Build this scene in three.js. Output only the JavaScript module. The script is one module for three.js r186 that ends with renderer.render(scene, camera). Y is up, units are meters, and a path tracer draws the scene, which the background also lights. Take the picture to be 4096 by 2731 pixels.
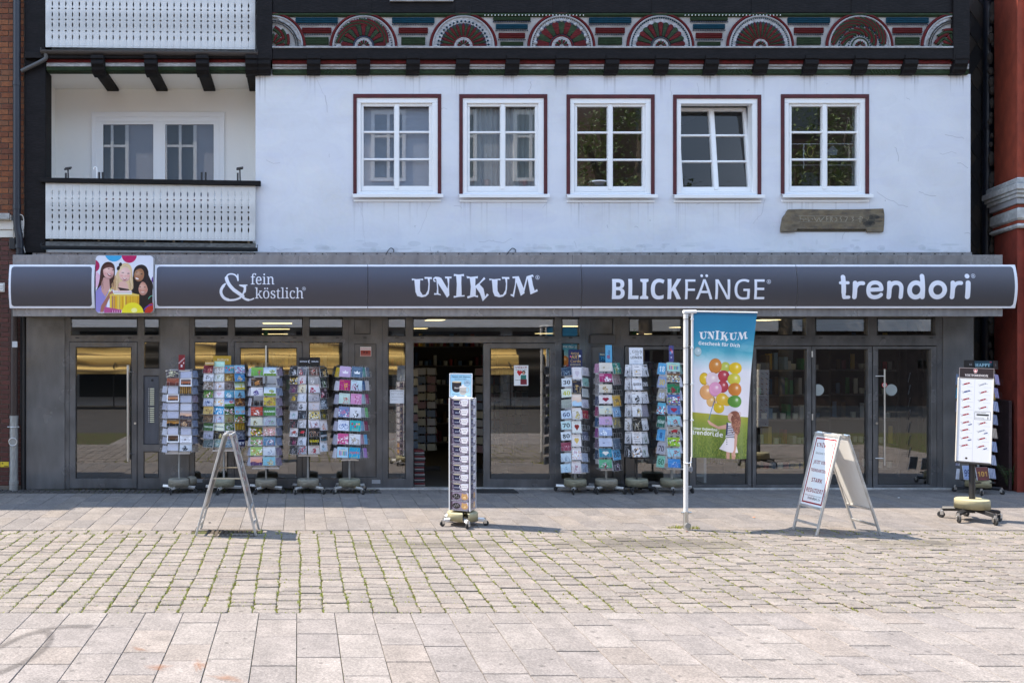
import * as THREE from 'three';
import { RoundedBoxGeometry } from 'three/addons/geometries/RoundedBoxGeometry.js';
import { mergeGeometries } from 'three/addons/utils/BufferGeometryUtils.js';
import { RectAreaLightUniformsLib } from 'three/addons/lights/RectAreaLightUniformsLib.js';

// ---------- camera, sky, sun, exposure ----------
const F = 3640, CX = 1195, CY = 1403, D = 14, H = 553 / 260;      // lens (photo pixels), principal point, metres to the facade, eye height
const scene = new THREE.Scene();
const camera = new THREE.PerspectiveCamera(2 * Math.atan(2731 / 2 / F) * 180 / Math.PI, 4096 / 2731, 0.1, 400);
camera.setViewOffset(4096, 2731, 853, -37.5, 4096, 2731);           // a shifted lens keeps the verticals upright
camera.position.set(0, H, D);
const renderer = new THREE.WebGLRenderer({ antialias: true });
renderer.toneMapping = THREE.LinearToneMapping;
renderer.toneMappingExposure = 2.5;
renderer.shadowMap.enabled = true;
RectAreaLightUniformsLib.init();

const SUN = new THREE.Vector3(-0.63, 1, -0.19).normalize();
const sun = new THREE.DirectionalLight(0xfff2e0, 4.3);
sun.position.copy(SUN).multiplyScalar(60); sun.target.position.set(3, 0, 3);
sun.position.add(sun.target.position);
sun.castShadow = true; sun.shadow.mapSize.set(4096, 4096); sun.shadow.radius = 1;
Object.assign(sun.shadow.camera, { left: -26, right: 26, top: 26, bottom: -26, near: 1, far: 130 });
scene.add(sun, sun.target);

// periodic value noise
const hash = (x, y, s) => { let h = Math.imul(x, 374761393) + Math.imul(y, 668265263) + Math.imul(s, 982451653); h = Math.imul(h ^ (h >>> 13), 1274126177); h ^= h >>> 16; return (h >>> 0) / 4294967296; };
function vn(u, v, p, s) {
  const x = u * p, y = v * p, xi = Math.floor(x), yi = Math.floor(y), fx = x - xi, fy = y - yi, m = (a) => ((a % p) + p) % p;
  const sx = fx * fx * (3 - 2 * fx), sy = fy * fy * (3 - 2 * fy), x0 = m(xi), x1 = m(xi + 1), y0 = m(yi), y1 = m(yi + 1);
  return (hash(x0, y0, s) * (1 - sx) + hash(x1, y0, s) * sx) * (1 - sy) + (hash(x0, y1, s) * (1 - sx) + hash(x1, y1, s) * sx) * sy;
}
function fbm(u, v, p, o, s) { let a = 0, w = 0.5, t = 0; for (let i = 0; i < o; i++) { a += w * vn(u, v, p, s + i); t += w; w *= 0.55; p *= 2; } return a / t; }
{
  const w = 512, h = 256, d = new Float32Array(w * h * 4);
  for (let j = 0; j < h; j++) for (let i = 0; i < w; i++) {
    const e = ((j + 0.5) / h - 0.5) * Math.PI, se = Math.sin(e), k = (j * w + i) * 4;
    let c;
    if (se >= 0) {
      const t = Math.pow(1 - se, 4), cl = Math.max(0, fbm(i / w, j / h, 8, 5, 3) - 0.5) * 1.6 * Math.min(1, se * 5);
      c = [0.34 + 0.44 * t, 0.50 + 0.40 * t, 0.785 + 0.16 * t].map((q, n) => q + cl * [1.0, 1.0, 0.97][n]);
    } else c = [0.24, 0.22, 0.21];
    d[k] = c[0]; d[k + 1] = c[1]; d[k + 2] = c[2]; d[k + 3] = 1;
  }
  const t = new THREE.DataTexture(d, w, h, THREE.RGBAFormat, THREE.FloatType);
  t.mapping = THREE.EquirectangularReflectionMapping; t.magFilter = t.minFilter = THREE.LinearFilter; t.needsUpdate = true;
  scene.background = t; scene.environment = t;
}

// ---------- helpers ----------
let seed = 7; const rnd = () => { seed = (seed + 0x6d2b79f5) | 0; let t = Math.imul(seed ^ (seed >>> 15), 1 | seed); t = (t + Math.imul(t ^ (t >>> 7), 61 | t)) ^ t; return ((t ^ (t >>> 14)) >>> 0) / 4294967296; };
const rr = (a, b) => a + (b - a) * rnd(), pick = (a) => a[Math.floor(rnd() * a.length)], PI = Math.PI;
const X = (px, z = 0) => (px - CX) * (D - z) / F, Y = (py, z = 0) => H + (CY - py) * (D - z) / F, S = (z) => (D - z) / F;
const GZ = (py) => D - F * H / (py - CY);                            // depth of the ground seen at a height in the photo
const used = {};
const numbered = (n) => { used[n] = (used[n] || 0) + 1; return used[n] === 1 ? n : n + '_' + String(used[n] - 1).padStart(3, '0'); };
function tag(o, label, category, group) { if (label) o.userData.label = label; if (category) o.userData.category = category; if (group) o.userData.group = group; return o; }
function thing(name, label, category, pos = [0, 0, 0], turn = 0, group) {
  const o = new THREE.Group(); o.name = numbered(name); o.position.set(...pos); o.rotation.y = turn; scene.add(o); return tag(o, label, category, group);
}
function uvm(g) {                                                   // uv in metres, by the dominant axis of the normal
  const p = g.attributes.position, n = g.attributes.normal, uv = new Float32Array(p.count * 2);
  for (let i = 0; i < p.count; i++) {
    const a = Math.abs(n.getX(i)), b = Math.abs(n.getY(i)), c = Math.abs(n.getZ(i));
    if (b >= a && b >= c) { uv[2 * i] = p.getX(i); uv[2 * i + 1] = p.getZ(i); } else if (a > c) { uv[2 * i] = p.getZ(i); uv[2 * i + 1] = p.getY(i); } else { uv[2 * i] = p.getX(i); uv[2 * i + 1] = p.getY(i); }
  }
  g.setAttribute('uv', new THREE.BufferAttribute(uv, 2)); return g;
}
function flat(g) { if (g.index) g = g.toNonIndexed(); for (const k of Object.keys(g.attributes)) if (!['position', 'normal', 'uv'].includes(k)) g.deleteAttribute(k); if (!g.attributes.uv) uvm(g); g.morphAttributes = {}; return g; }
const prep = (g) => uvm(flat(g));
const merge = (l) => (l.length === 1 ? l[0] : mergeGeometries(l.map(flat)));
function bx(x0, y0, z0, x1, y1, z1, b = 0) {
  const w = Math.abs(x1 - x0), h = Math.abs(y1 - y0), d = Math.abs(z1 - z0);
  const g = b ? new RoundedBoxGeometry(w, h, d, 1, Math.min(b, w / 2.1, h / 2.1, d / 2.1)) : new THREE.BoxGeometry(w, h, d);
  g.translate((x0 + x1) / 2, (y0 + y1) / 2, (z0 + z1) / 2); return prep(g);
}
const pb = (px0, py0, px1, py1, zb, zf, b = 0) => bx(X(px0, zf), Y(py1, zf), zb, X(px1, zf), Y(py0, zf), zf, b);   // box whose front face covers a rectangle of the photo at depth zf
function rod(a, b, r, n = 6, r2 = r) {
  const A = new THREE.Vector3(...a), B = new THREE.Vector3(...b), L = A.distanceTo(B), g = new THREE.CylinderGeometry(r2, r, L, n, 1);
  g.applyQuaternion(new THREE.Quaternion().setFromUnitVectors(new THREE.Vector3(0, 1, 0), B.clone().sub(A).normalize())); g.translate((A.x + B.x) / 2, (A.y + B.y) / 2, (A.z + B.z) / 2); return flat(g);
}
function bar(a, b, w, d, roll = 0) {                                // square-section bar from a to b
  const A = new THREE.Vector3(...a), B = new THREE.Vector3(...b), g = new RoundedBoxGeometry(w, A.distanceTo(B), d, 1, Math.min(w, d) * 0.15); g.rotateY(roll);
  g.applyQuaternion(new THREE.Quaternion().setFromUnitVectors(new THREE.Vector3(0, 1, 0), B.clone().sub(A).normalize())); g.translate((A.x + B.x) / 2, (A.y + B.y) / 2, (A.z + B.z) / 2); return prep(g);
}
const tube = (pts, r, n = 6, seg = 24) => flat(new THREE.TubeGeometry(new THREE.CatmullRomCurve3(pts.map((p) => new THREE.Vector3(...p))), seg, r, n));
function poly(pts, holes = []) { const s = new THREE.Shape(pts.map((p) => new THREE.Vector2(...p))); for (const h of holes) s.holes.push(new THREE.Path(h.map((p) => new THREE.Vector2(...p)))); return s; }
const rect = (x0, y0, x1, y1) => [[x0, y0], [x1, y0], [x1, y1], [x0, y1]];
function ext(shape, z0, depth, bevel = 0, seg = 12) { const g = new THREE.ExtrudeGeometry(shape, { depth: depth - 2 * bevel, bevelEnabled: bevel > 0, bevelSize: bevel, bevelThickness: bevel, bevelOffset: -bevel, bevelSegments: 1, curveSegments: seg }); g.translate(0, 0, z0 + bevel); return prep(g); }
function part(name, g, m, parent, extra) {
  const o = new THREE.Mesh(Array.isArray(g) ? merge(g) : g, m); o.name = parent === scene ? numbered(name) : name; o.castShadow = o.receiveShadow = true;
  if (extra) Object.assign(o.userData, extra); parent.add(o); return o;
}
const grp = (name, parent) => { const o = new THREE.Group(); o.name = name; parent.add(o); return o; };
const struct = (name, g, m, extra) => part(name, g, m, scene, { kind: 'structure', ...extra });

// ---------- textures and materials ----------
const clamp = (v) => Math.max(0, Math.min(255, Math.round(v * 255)));
function tex(n, fn, srgb = true, rep = 1) {
  const d = new Uint8Array(n * n * 4);
  for (let j = 0; j < n; j++) for (let i = 0; i < n; i++) { const c = fn(i / n, j / n), k = (j * n + i) * 4; d[k] = clamp(c[0]); d[k + 1] = clamp(c[1]); d[k + 2] = clamp(c[2]); d[k + 3] = 255; }
  const t = new THREE.DataTexture(d, n, n); t.wrapS = t.wrapT = THREE.RepeatWrapping; t.magFilter = THREE.LinearFilter; t.minFilter = THREE.LinearMipmapLinearFilter; t.generateMipmaps = true;
  if (srgb) t.colorSpace = THREE.SRGBColorSpace; t.repeat.set(rep, rep); t.needsUpdate = true; return t;
}
const rpt = (t, u, v = u) => { const c = t.clone(); c.repeat.set(u, v); c.needsUpdate = true; return c; };
function canvasTex(w, h, draw, srgb = true) { const c = document.createElement('canvas'); c.width = w; c.height = h; const x = c.getContext('2d'); draw(x, w, h); const t = new THREE.CanvasTexture(c); if (srgb) t.colorSpace = THREE.SRGBColorSpace; t.anisotropy = 8; return t; }
const g3 = (v) => [v, v, v];
const T = {
  granite: tex(1024, (u, v) => { let gum = 0; for (let i = 0; i < 9; i++) { const q = Math.hypot(u - hash(i, 1, 77), v - hash(i, 2, 77)); gum = Math.max(gum, (0.10 + 0.12 * hash(i, 4, 77)) * Math.max(0, Math.min(1, 2.2 - q / (0.007 + 0.006 * hash(i, 3, 77))))); } const s = hash(Math.floor(u * 1024), Math.floor(v * 1024), 5), f = vn(u, v, 110, 8), c = fbm(u, v, 6, 4, 2); const k = 0.80 + 0.17 * (f - 0.5) + 0.14 * (s - 0.5) + 0.14 * (vn(u, v, 260, 12) - 0.5) + 0.20 * (c - 0.5) - gum - (s > 0.965 ? 0.18 : 0); return [k * 1.0, k * 0.985, k * 0.965]; }),
  gritb: tex(512, (u, v) => g3(0.5 * vn(u, v, 128, 4) + 0.5 * fbm(u, v, 16, 4, 9)), false),
  plaster: tex(512, (u, v) => g3(0.6 * fbm(u, v, 40, 3, 21) + 0.4 * fbm(u, v, 5, 3, 23)), false),
  brush: tex(512, (u, v) => { const k = 0.86 + 0.16 * (vn(u, v, 6, 31) - 0.5) + 0.12 * (fbm(u, v * 0.25, 16, 3, 33) - 0.5) + 0.05 * (vn(u, v, 256, 37) - 0.5); return g3(k); }),
  streak: tex(512, (u, v) => { const k = 0.86 + 0.13 * (vn(u, v * 0.25, 28, 91) - 0.5) * (0.4 + 0.8 * vn(u, v, 8, 93)) + 0.16 * (fbm(u, v, 5, 3, 95) - 0.5); return [k, k * 0.995, k * 0.99]; }),
  concrete: tex(256, (u, v) => { const k = 0.82 + 0.3 * (fbm(u, v, 8, 5, 41) - 0.5); return [k, k * 0.99, k * 0.96]; }),
  wood: tex(512, (u, v) => { const k = 0.75 + 0.5 * (vn(u * 0.5, v, 64, 51) - 0.5) * 0.6 + 0.3 * (fbm(u, v, 6, 4, 53) - 0.5); return g3(k); }),
  rough: tex(256, (u, v) => g3(0.55 + 0.5 * (fbm(u, v, 6, 4, 61) - 0.5)), false),
};
const col = (r, g, b) => new THREE.Color().setRGB(r, g, b);
const mat = (r, g, b, rough = 0.7, o = {}) => new THREE.MeshStandardMaterial({ color: col(r, g, b), roughness: rough, ...o });
const phys = (r, g, b, rough = 0.7, o = {}) => new THREE.MeshPhysicalMaterial({ color: col(r, g, b), roughness: rough, ...o });
const glass = (r = 0.75, g = 0.8, b = 0.8, ior = 2.0) => phys(r, g, b, 0.01, { transmission: 1, thickness: 0, ior });
const M = {
  white: mat(0.80, 0.81, 0.82, 0.55), whiteRough: mat(0.74, 0.74, 0.73, 0.9, { bumpMap: rpt(T.plaster, 1), bumpScale: 0.003 }), upvc: phys(0.80, 0.81, 0.82, 0.35),
  timber: phys(0.013, 0.0105, 0.012, 0.7, { specularIntensity: 0.45, map: rpt(T.wood, 0.7, 1.4), bumpMap: rpt(T.wood, 0.7, 1.4), bumpScale: 0.003 }),
  red: phys(0.165, 0.016, 0.018, 0.7, { specularIntensity: 0.35, map: rpt(T.wood, 1, 2), bumpMap: T.gritb, bumpScale: 0.001 }), surround: mat(0.115, 0.014, 0.022, 0.7, { map: rpt(T.concrete, 1) }),
  green: phys(0.040, 0.070, 0.032, 0.7, { specularIntensity: 0.35, map: rpt(T.wood, 1, 2) }), blue: phys(0.006, 0.075, 0.13, 0.7, { specularIntensity: 0.35, map: rpt(T.wood, 1, 2) }), chalk: mat(0.60, 0.60, 0.62, 0.7, { map: rpt(T.wood, 1, 3) }),
  navy: mat(0.014, 0.022, 0.05, 0.7),
  grey: mat(0.195, 0.197, 0.205, 0.42, { metalness: 0.25, map: rpt(T.brush, 0.8), roughnessMap: rpt(T.rough, 0.6) }), frame: mat(0.16, 0.161, 0.168, 0.42, { metalness: 0.25, map: rpt(T.brush, 1.3), roughnessMap: rpt(T.rough, 0.6) }),
  fascia: mat(0.36, 0.36, 0.375, 0.45, { metalness: 0.3, map: T.streak, roughnessMap: rpt(T.rough, 0.9) }), seal: mat(0.012, 0.012, 0.013, 0.6),
  steel: phys(0.62, 0.62, 0.62, 0.28, { metalness: 1 }), alu: mat(0.72, 0.71, 0.69, 0.35, { metalness: 0.45, map: rpt(T.brush, 2) }), zinc: mat(0.48, 0.50, 0.53, 0.5, { metalness: 0.5, map: rpt(T.concrete, 2) }),
  black: mat(0.018, 0.018, 0.02, 0.45), rubber: mat(0.02, 0.02, 0.021, 0.7), pipe: mat(0.012, 0.015, 0.025, 0.4), pipeBrown: mat(0.035, 0.022, 0.02, 0.45),
  weight: mat(0.42, 0.40, 0.35, 0.9, { map: rpt(T.concrete, 3), bumpMap: rpt(T.gritb, 4), bumpScale: 0.002 }), weightGreen: mat(0.40, 0.395, 0.31, 0.9, { map: rpt(T.concrete, 3), bumpMap: rpt(T.gritb, 4), bumpScale: 0.002 }), weightCream: mat(0.58, 0.54, 0.36, 0.8, { map: rpt(T.concrete, 3) }),
  wire: mat(0.62, 0.63, 0.66, 0.35, { metalness: 0.7 }), wireBlack: mat(0.03, 0.03, 0.03, 0.4), paper: mat(0.78, 0.78, 0.8, 0.7),
  dark: mat(0.03, 0.03, 0.03, 0.9), pane: glass(0.6, 0.63, 0.63, 2.7), paneTilted: glass(0.5, 0.54, 0.58, 1.5), paneUp: glass(0.6, 0.64, 0.66, 2.5),
};

// ---------- ground ----------
function stonePiece(pts, yTop, thick, bevel, dome, tint) {           // pts: outline (x, z) seen from above, anticlockwise seen from below
  const n = pts.length, cx = pts.reduce((a, p) => a + p[0], 0) / n, cz = pts.reduce((a, p) => a + p[1], 0) / n, v = [];
  const inn = pts.map(([x, z]) => { const dx = cx - x, dz = cz - z, l = Math.hypot(dx, dz); return [x + dx / l * bevel * 1.3, z + dz / l * bevel * 1.3]; });
  for (let i = 0; i < n; i++) {
    const j = (i + 1) % n, a = pts[i], b = pts[j], c = inn[i], d = inn[j], y0 = yTop - thick, y1 = yTop - bevel;
    v.push(cx, yTop + dome, cz, c[0], yTop, c[1], d[0], yTop, d[1]);
    v.push(c[0], yTop, c[1], a[0], y1, a[1], d[0], yTop, d[1], d[0], yTop, d[1], a[0], y1, a[1], b[0], y1, b[1]);
    v.push(a[0], y1, a[1], a[0], y0, a[1], b[0], y1, b[1], b[0], y1, b[1], a[0], y0, a[1], b[0], y0, b[1]);
  }
  const g = new THREE.BufferGeometry(); g.setAttribute('position', new THREE.Float32BufferAttribute(v, 3)); g.computeVertexNormals(); uvm(g);
  const u = rnd() * 5, w = rnd() * 5, q = g.attributes.uv; for (let i = 0; i < q.count; i++) q.setXY(i, q.getX(i) * 0.9 + u, q.getY(i) * 0.9 + w);
  return g;
}
const slabPts = (x0, z0, x1, z1, j = 0.001) => [[x0 + rr(-j, j), z0 + rr(-j, j)], [x0 + rr(-j, j), z1 + rr(-j, j)], [x1 + rr(-j, j), z1 + rr(-j, j)], [x1 + rr(-j, j), z0 + rr(-j, j)]];
function cobPts(x0, z0, x1, z1, j) {
  const c = Math.min(x1 - x0, z1 - z0) * 0.10, r = () => rr(-j, j);
  return [[x0 + c + r(), z0 + r()], [x0 + r(), z0 + c + r()], [x0 + r(), (z0 + z1) / 2 + r()], [x0 + r(), z1 - c + r()], [x0 + c + r(), z1 + r()], [(x0 + x1) / 2 + r(), z1 + r()], [x1 - c + r(), z1 + r()], [x1 + r(), z1 - c + r()], [x1 + r(), (z0 + z1) / 2 + r()], [x1 + r(), z0 + c + r()], [x1 - c + r(), z0 + r()], [(x0 + x1) / 2 + r(), z0 + r()]];
}
const granite = (r, g, b) => mat(r, g, b, 0.82, { map: T.granite, bumpMap: T.gritb, bumpScale: 0.0025 });
const slabM = [[0.344, 0.315, 0.304], [0.331, 0.304, 0.296], [0.357, 0.326, 0.314], [0.322, 0.297, 0.292], [0.348, 0.311, 0.292], [0.370, 0.341, 0.329]].map((c) => granite(...c));
const walkM = [[0.304, 0.280, 0.271], [0.290, 0.269, 0.265], [0.317, 0.289, 0.274], [0.273, 0.255, 0.253], [0.312, 0.280, 0.260]].map((c) => granite(...c));
const cobM = [[0.335, 0.302, 0.283], [0.318, 0.289, 0.270], [0.353, 0.319, 0.296], [0.305, 0.277, 0.261], [0.331, 0.292, 0.270]].map((c) => granite(...c));
const oilM = [[0.20, 0.18, 0.16], [0.255, 0.23, 0.20]].map((c) => granite(...c)), darkCobM = granite(0.09, 0.082, 0.08);
const bedM = mat(0.27, 0.24, 0.16, 0.95, { map: tex(512, (u, v) => { const m = fbm(u, v, 24, 4, 71), k = 0.5 + 0.7 * (vn(u, v, 128, 73) - 0.5); return m > 0.52 ? [0.62 * k + 0.1, 0.8 * k + 0.12, 0.25 * k] : [k, k * 0.9, k * 0.75]; }) });
struct('ground', [bx(-60, -0.4, -60, 60, -0.06, 60)], mat(0.085, 0.08, 0.078, 0.95, { map: rpt(T.granite, 1) }));
const ZS = GZ(1973), ZG = GZ(2120), ZC = GZ(2133), ZF = GZ(2450), XL = -7.5, XR = 14.5;
struct('joint_bed', [bx(XL - 3, -0.055, -0.2, XR + 2, -0.012, 9.6)], bedM);

function slabField(name, x0, w, xa, xb, za, zb, lens, mats, shownX, jw, jz) {
  const f = new THREE.Group(); f.name = name; f.userData.kind = 'structure'; scene.add(f); const rest = mats.map(() => []);
  for (let k = Math.floor((xa - x0) / w); k * w + x0 < xb; k++) {
    const xs = x0 + k * w; let z = za - rnd() * 0.25;
    while (z < zb - 0.02) {
      let l = pick(lens), z1 = Math.min(zb, z + l); if (zb - z1 < 0.08) z1 = zb;
      const zz = Math.max(za, z); z = z1; if (z1 - zz < 0.05) continue;
      const g = stonePiece(slabPts(xs + jw, zz + jz, xs + w - jw, z1 - jz), rr(-0.002, 0.002), 0.05, 0.004, 0), i = Math.floor(rnd() * mats.length);
      if (shownX(xs + w / 2, (zz + z1) / 2)) part('paving_slab', g, mats[i], f); else rest[i].push(g);
    }
  }
  rest.forEach((l, i) => l.length && part('outer_paving', l, mats[i], f, { kind: 'stuff' }));
  return f;
}
const inView = (x, z) => { const d = D - z, p = CX + x * F / d; return p > -60 && p < 4156; };
slabField('pavement', 0.077, 0.2612, -6.2, 13.2, ZS, ZG, [0.36, 0.46, 0.55, 0.46, 0.62], walkM, (x, z) => inView(x, z) && z > 0.5, 0.0016, 0.0025);
slabField('front_paving', -0.015, 0.3072, -4.2, 8.2, ZF, 9.4, [0.36, 0.52, 0.52, 0.44, 0.62], slabM, (x, z) => inView(x, z) && z < 8.7, 0.0022, 0.0055);

const street = new THREE.Group(); street.name = 'cobbled_street'; street.userData.kind = 'structure'; scene.add(street);
const wob = (k, z) => 0.006 * Math.sin(z * 1.6 + k * 1.3) + 0.003 * Math.sin(z * 4.3 + k * 2.9) + 0.003 * Math.sin(z * 9.7 + k * 5.1), tufts = [];
const stain = (x, z) => Math.max(0, 1 - Math.hypot((x - 3.85) / 1.35, (z - 3.95) / 0.42)) + 0.7 * Math.max(0, 1 - Math.hypot((x - 1.4) / 1.0, (z - 4.0) / 0.3)) + 0.6 * Math.max(0, 1 - Math.hypot((x - 6.9) / 0.9, (z - 3.9) / 0.25)) + 0.6 * Math.max(0, 1 - Math.hypot((x - 9.6) / 0.9, (z - 3.9) / 0.25));
{
  const all = [], w = 0.1985;
  for (let k = -32; k < 66; k++) {
    let z = ZC + rr(0, 0.04);
    while (z < ZF - 0.05) {
      let l = rnd() < 0.14 ? rr(0.15, 0.20) : rr(0.09, 0.145); let z1 = z + l; if (ZF - z1 < 0.08) z1 = ZF - 0.004;
      const zm = (z + z1) / 2, a = 0.012 + k * w + wob(k, zm), b = 0.012 + (k + 1) * w + wob(k + 1, zm), xm = (a + b) / 2;
      if (xm > -7 && xm < 13.5) all.push({ x: xm, z: zm, a: a + rr(0.001, 0.006), b: b - rr(0.001, 0.006), z0: z + rr(0.002, 0.005), z1: z1 - rr(0.003, 0.009) });
      if (inView(xm, zm)) {
        const n = xm < 2.6 ? 10 : xm < 5 ? 6 : 3;
        for (let q = 0; q < n; q++) if (rnd() < 0.52) tufts.push([b + rr(-0.012, 0.012), rr(z, z1), rr(0.35, 1)]);
        if (rnd() < 0.55) for (let q = 0; q < 5; q++) if (rnd() < (xm < 4 ? 0.6 : 0.45)) tufts.push([rr(a, b), z1 + rr(-0.006, 0.006), rr(0.2, 0.55)]);
      }
      z = z1;
    }
  }
  const shown = all.filter((c) => inView(c.x, c.z)).sort((p, q) => q.z - p.z).slice(0, 300), near = new Set(shown), rest = {};
  for (const c of all) {
    const s = stain(c.x, c.z), m = s > 0.45 ? oilM[0] : s > 0.12 && rnd() < 0.85 ? oilM[1] : pick(cobM);
    const g = stonePiece(cobPts(c.a, c.z0, c.b, c.z1, 0.0038), rr(-0.007, 0.004), 0.05, rr(0.003, 0.007), 0.0015);
    if (near.has(c)) part('cobblestone', g, m, street); else (rest[m.uuid] = rest[m.uuid] || [m, []])[1].push(g);
  }
  for (const [m, l] of Object.values(rest)) part('far_cobblestones', l, m, street, { kind: 'stuff' });
}
{ // gutter row of setts and the drain grate let into it
  const gut = new THREE.Group(); gut.name = 'gutter_row'; gut.userData.kind = 'structure'; scene.add(gut);
  const gx0 = X(826, 3.35), gx1 = X(1026, 3.35);
  for (let x = -7.2; x < 13.4; x += 0.205) {
    const zz = (ZG + ZC) / 2;
    if (x + 0.2 > gx0 && x < gx1) continue;
    part('gutter_sett', stonePiece(cobPts(x + 0.006, ZG + 0.006, x + 0.199, ZC - 0.004, 0.004), -0.004 + rr(-0.003, 0.002), 0.05, 0.008, 0), pick(cobM), gut);
    if (inView(x, zz)) { for (let q = 0; q < 9; q++) if (rnd() < 0.5) tufts.push([x + rr(-0.01, 0.01), rr(ZG, ZC), rr(0.4, 1)]); for (let q = 0; q < 6; q++) if (rnd() < (x < 3 ? 0.5 : 0.3)) tufts.push([x + rr(0, 0.2), ZC + rr(-0.012, 0.012), rr(0.4, 0.9)]); }
  }
  const dg = thing('drain_grate', 'slotted iron drain grate in the gutter under the edge-on folding sign', 'drain', [(gx0 + gx1) / 2, 0, 3.36]);
  const w = (gx1 - gx0) / 2, iron = mat(0.10, 0.08, 0.065, 0.7, { map: rpt(T.concrete, 4) });
  part('frame', [bx(-w, -0.03, -0.19, w, 0.002, -0.165), bx(-w, -0.03, 0.165, w, 0.002, 0.19), bx(-w, -0.03, -0.165, -w + 0.03, 0.002, 0.165), bx(w - 0.03, -0.03, -0.165, w, 0.002, 0.165)], iron, dg);
  for (let i = 0; i < 9; i++) part('slat', bx(-w + 0.05 + i * (2 * w - 0.1) / 9, -0.02, -0.165, -w + 0.05 + i * (2 * w - 0.1) / 9 + 0.033, 0, 0.165, 0.003), iron, dg);
  part('slat', bx(-w + 0.03, -0.021, -0.015, w - 0.03, -0.0015, 0.015), iron, dg);
}
{ // strip of small dark setts against the house
  const l = []; for (let x = -6.4; x < 1.2; x += 0.085) for (let z = 0.03; z < ZS - 0.03; z += 0.083) l.push(stonePiece(cobPts(x + rr(0.003, 0.008), z + rr(0.003, 0.01), x + 0.08, z + 0.076, 0.006), rr(-0.008, 0.006), 0.04, 0.01, 0.004));
  struct('sett_strip', l, darkCobM, { kind: 'stuff' });
  struct('threshold', [bx(X(1300), -0.01, -0.1, X(3800), 0.022, 0.06, 0.004)], M.alu);
  const l2 = []; for (let x = 1.2; x < 12.4; x += 0.31) l2.push(stonePiece(slabPts(x + 0.003, 0.07, x + 0.307, ZS - 0.004), rr(-0.002, 0.001), 0.04, 0.004, 0)); struct('edge_paving', l2, walkM[3]);
}
{ // grass and moss in the joints, a few weeds
  const v = [], c1 = [];
  const blade = (x, z, a, h, w, lean) => { const dx = Math.cos(a), dz = Math.sin(a), lx = Math.cos(a + 1.4) * lean, lz = Math.sin(a + 1.4) * lean; v.push(x - dx * w, -0.014, z - dz * w, x + dx * w, -0.014, z + dz * w, x + lx, h, z + lz); const k = rr(0.5, 1.25), y = rnd(); for (let i = 0; i < 3; i++) c1.push(0.34 * k + 0.16 * y, 0.41 * k + 0.05 * y, 0.09 * k); };
  for (const [x, z, s] of tufts) for (let i = 0; i < 5; i++) blade(x + rr(-0.008, 0.008), z + rr(-0.008, 0.008), rnd() * PI, 0.002 + rr(0.004, 0.014) * s, rr(0.003, 0.006), rr(0.004, 0.016));
  for (const [px, py] of [[2700, 2112], [2732, 2110], [2775, 2114]]) { const z = GZ(py), x = X(px, z); for (let i = 0; i < 70; i++) blade(x + rr(-0.08, 0.08), z + rr(-0.03, 0.03), rnd() * PI, rr(0.01, 0.04), rr(0.004, 0.008), rr(0.005, 0.03)); }
  const g = new THREE.BufferGeometry(); g.setAttribute('position', new THREE.Float32BufferAttribute(v, 3)); g.setAttribute('color', new THREE.Float32BufferAttribute(c1, 3)); g.computeVertexNormals();
  part('joint_grass', g, new THREE.MeshStandardMaterial({ vertexColors: true, roughness: 0.8, side: THREE.DoubleSide }), scene, { kind: 'stuff', label: 'short green grass and moss growing in the cobble joints', category: 'grass' });
  const am = canvasTex(512, 512, (x) => {   // damp S-shaped stain on the front slabs
    x.fillStyle = '#000'; x.fillRect(0, 0, 512, 512); x.filter = 'blur(5px)'; x.strokeStyle = '#fff'; x.lineCap = 'round'; x.lineJoin = 'round';
    x.lineWidth = 34; x.beginPath(); x.moveTo(20, 500); x.bezierCurveTo(250, 420, 330, 250, 250, 130); x.bezierCurveTo(220, 90, 140, 100, 90, 200); x.bezierCurveTo(60, 250, 30, 270, 0, 290); x.stroke();
    x.lineWidth = 26; x.beginPath(); x.moveTo(180, 95); x.bezierCurveTo(280, 60, 330, 60, 420, 62); x.stroke(); x.lineWidth = 12; x.beginPath(); x.moveTo(440, 90); x.lineTo(500, 66); x.stroke();
  }, false);
  const z0 = GZ(2480), z1 = GZ(2731) + 0.1, gS = new THREE.PlaneGeometry(0.78, z1 - z0); gS.rotateX(-PI / 2); gS.translate(X(0, 7.4) - 0.05 + 0.36, 0.0055, (z0 + z1) / 2);
  part('damp_stain', gS, mat(0.06, 0.052, 0.048, 0.6, { transparent: true, opacity: 0.32, alphaMap: am, polygonOffset: true, polygonOffsetFactor: -1 }), scene, { kind: 'stuff', label: 'dark curved damp stain on the pale front paving slabs', category: 'stain' });
}

{ const am = canvasTex(256, 256, (x) => { x.fillStyle = '#000'; x.fillRect(0, 0, 256, 256); x.filter = 'blur(6px)'; x.fillStyle = '#fff'; for (let i = 0; i < 60; i++) { x.globalAlpha = rr(0.1, 0.5); x.beginPath(); x.ellipse(128 + rr(-80, 80) * rnd(), 128 + rr(-80, 80) * rnd(), rr(4, 26), rr(3, 12), rr(-0.3, 0.3), 0, 7); x.fill(); } }, false), rm = mat(0.32, 0.13, 0.05, 0.9, { transparent: true, opacity: 0.5, alphaMap: am });
  for (const [px, py, w, d] of [[640, 2672, 0.35, 0.22], [800, 2660, 0.45, 0.16], [900, 2712, 0.5, 0.18], [560, 2600, 0.3, 0.1]]) { const z = GZ(py), g = new THREE.PlaneGeometry(w, d); g.rotateX(-PI / 2); g.rotateY(px * 0.01); g.translate(X(px, z), 0.0045 + px * 1e-6, z); part('rust_stain', g, rm, scene, { kind: 'stuff', label: 'faint orange rust stain on the pale front paving slabs', category: 'stain' }); } }

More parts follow.
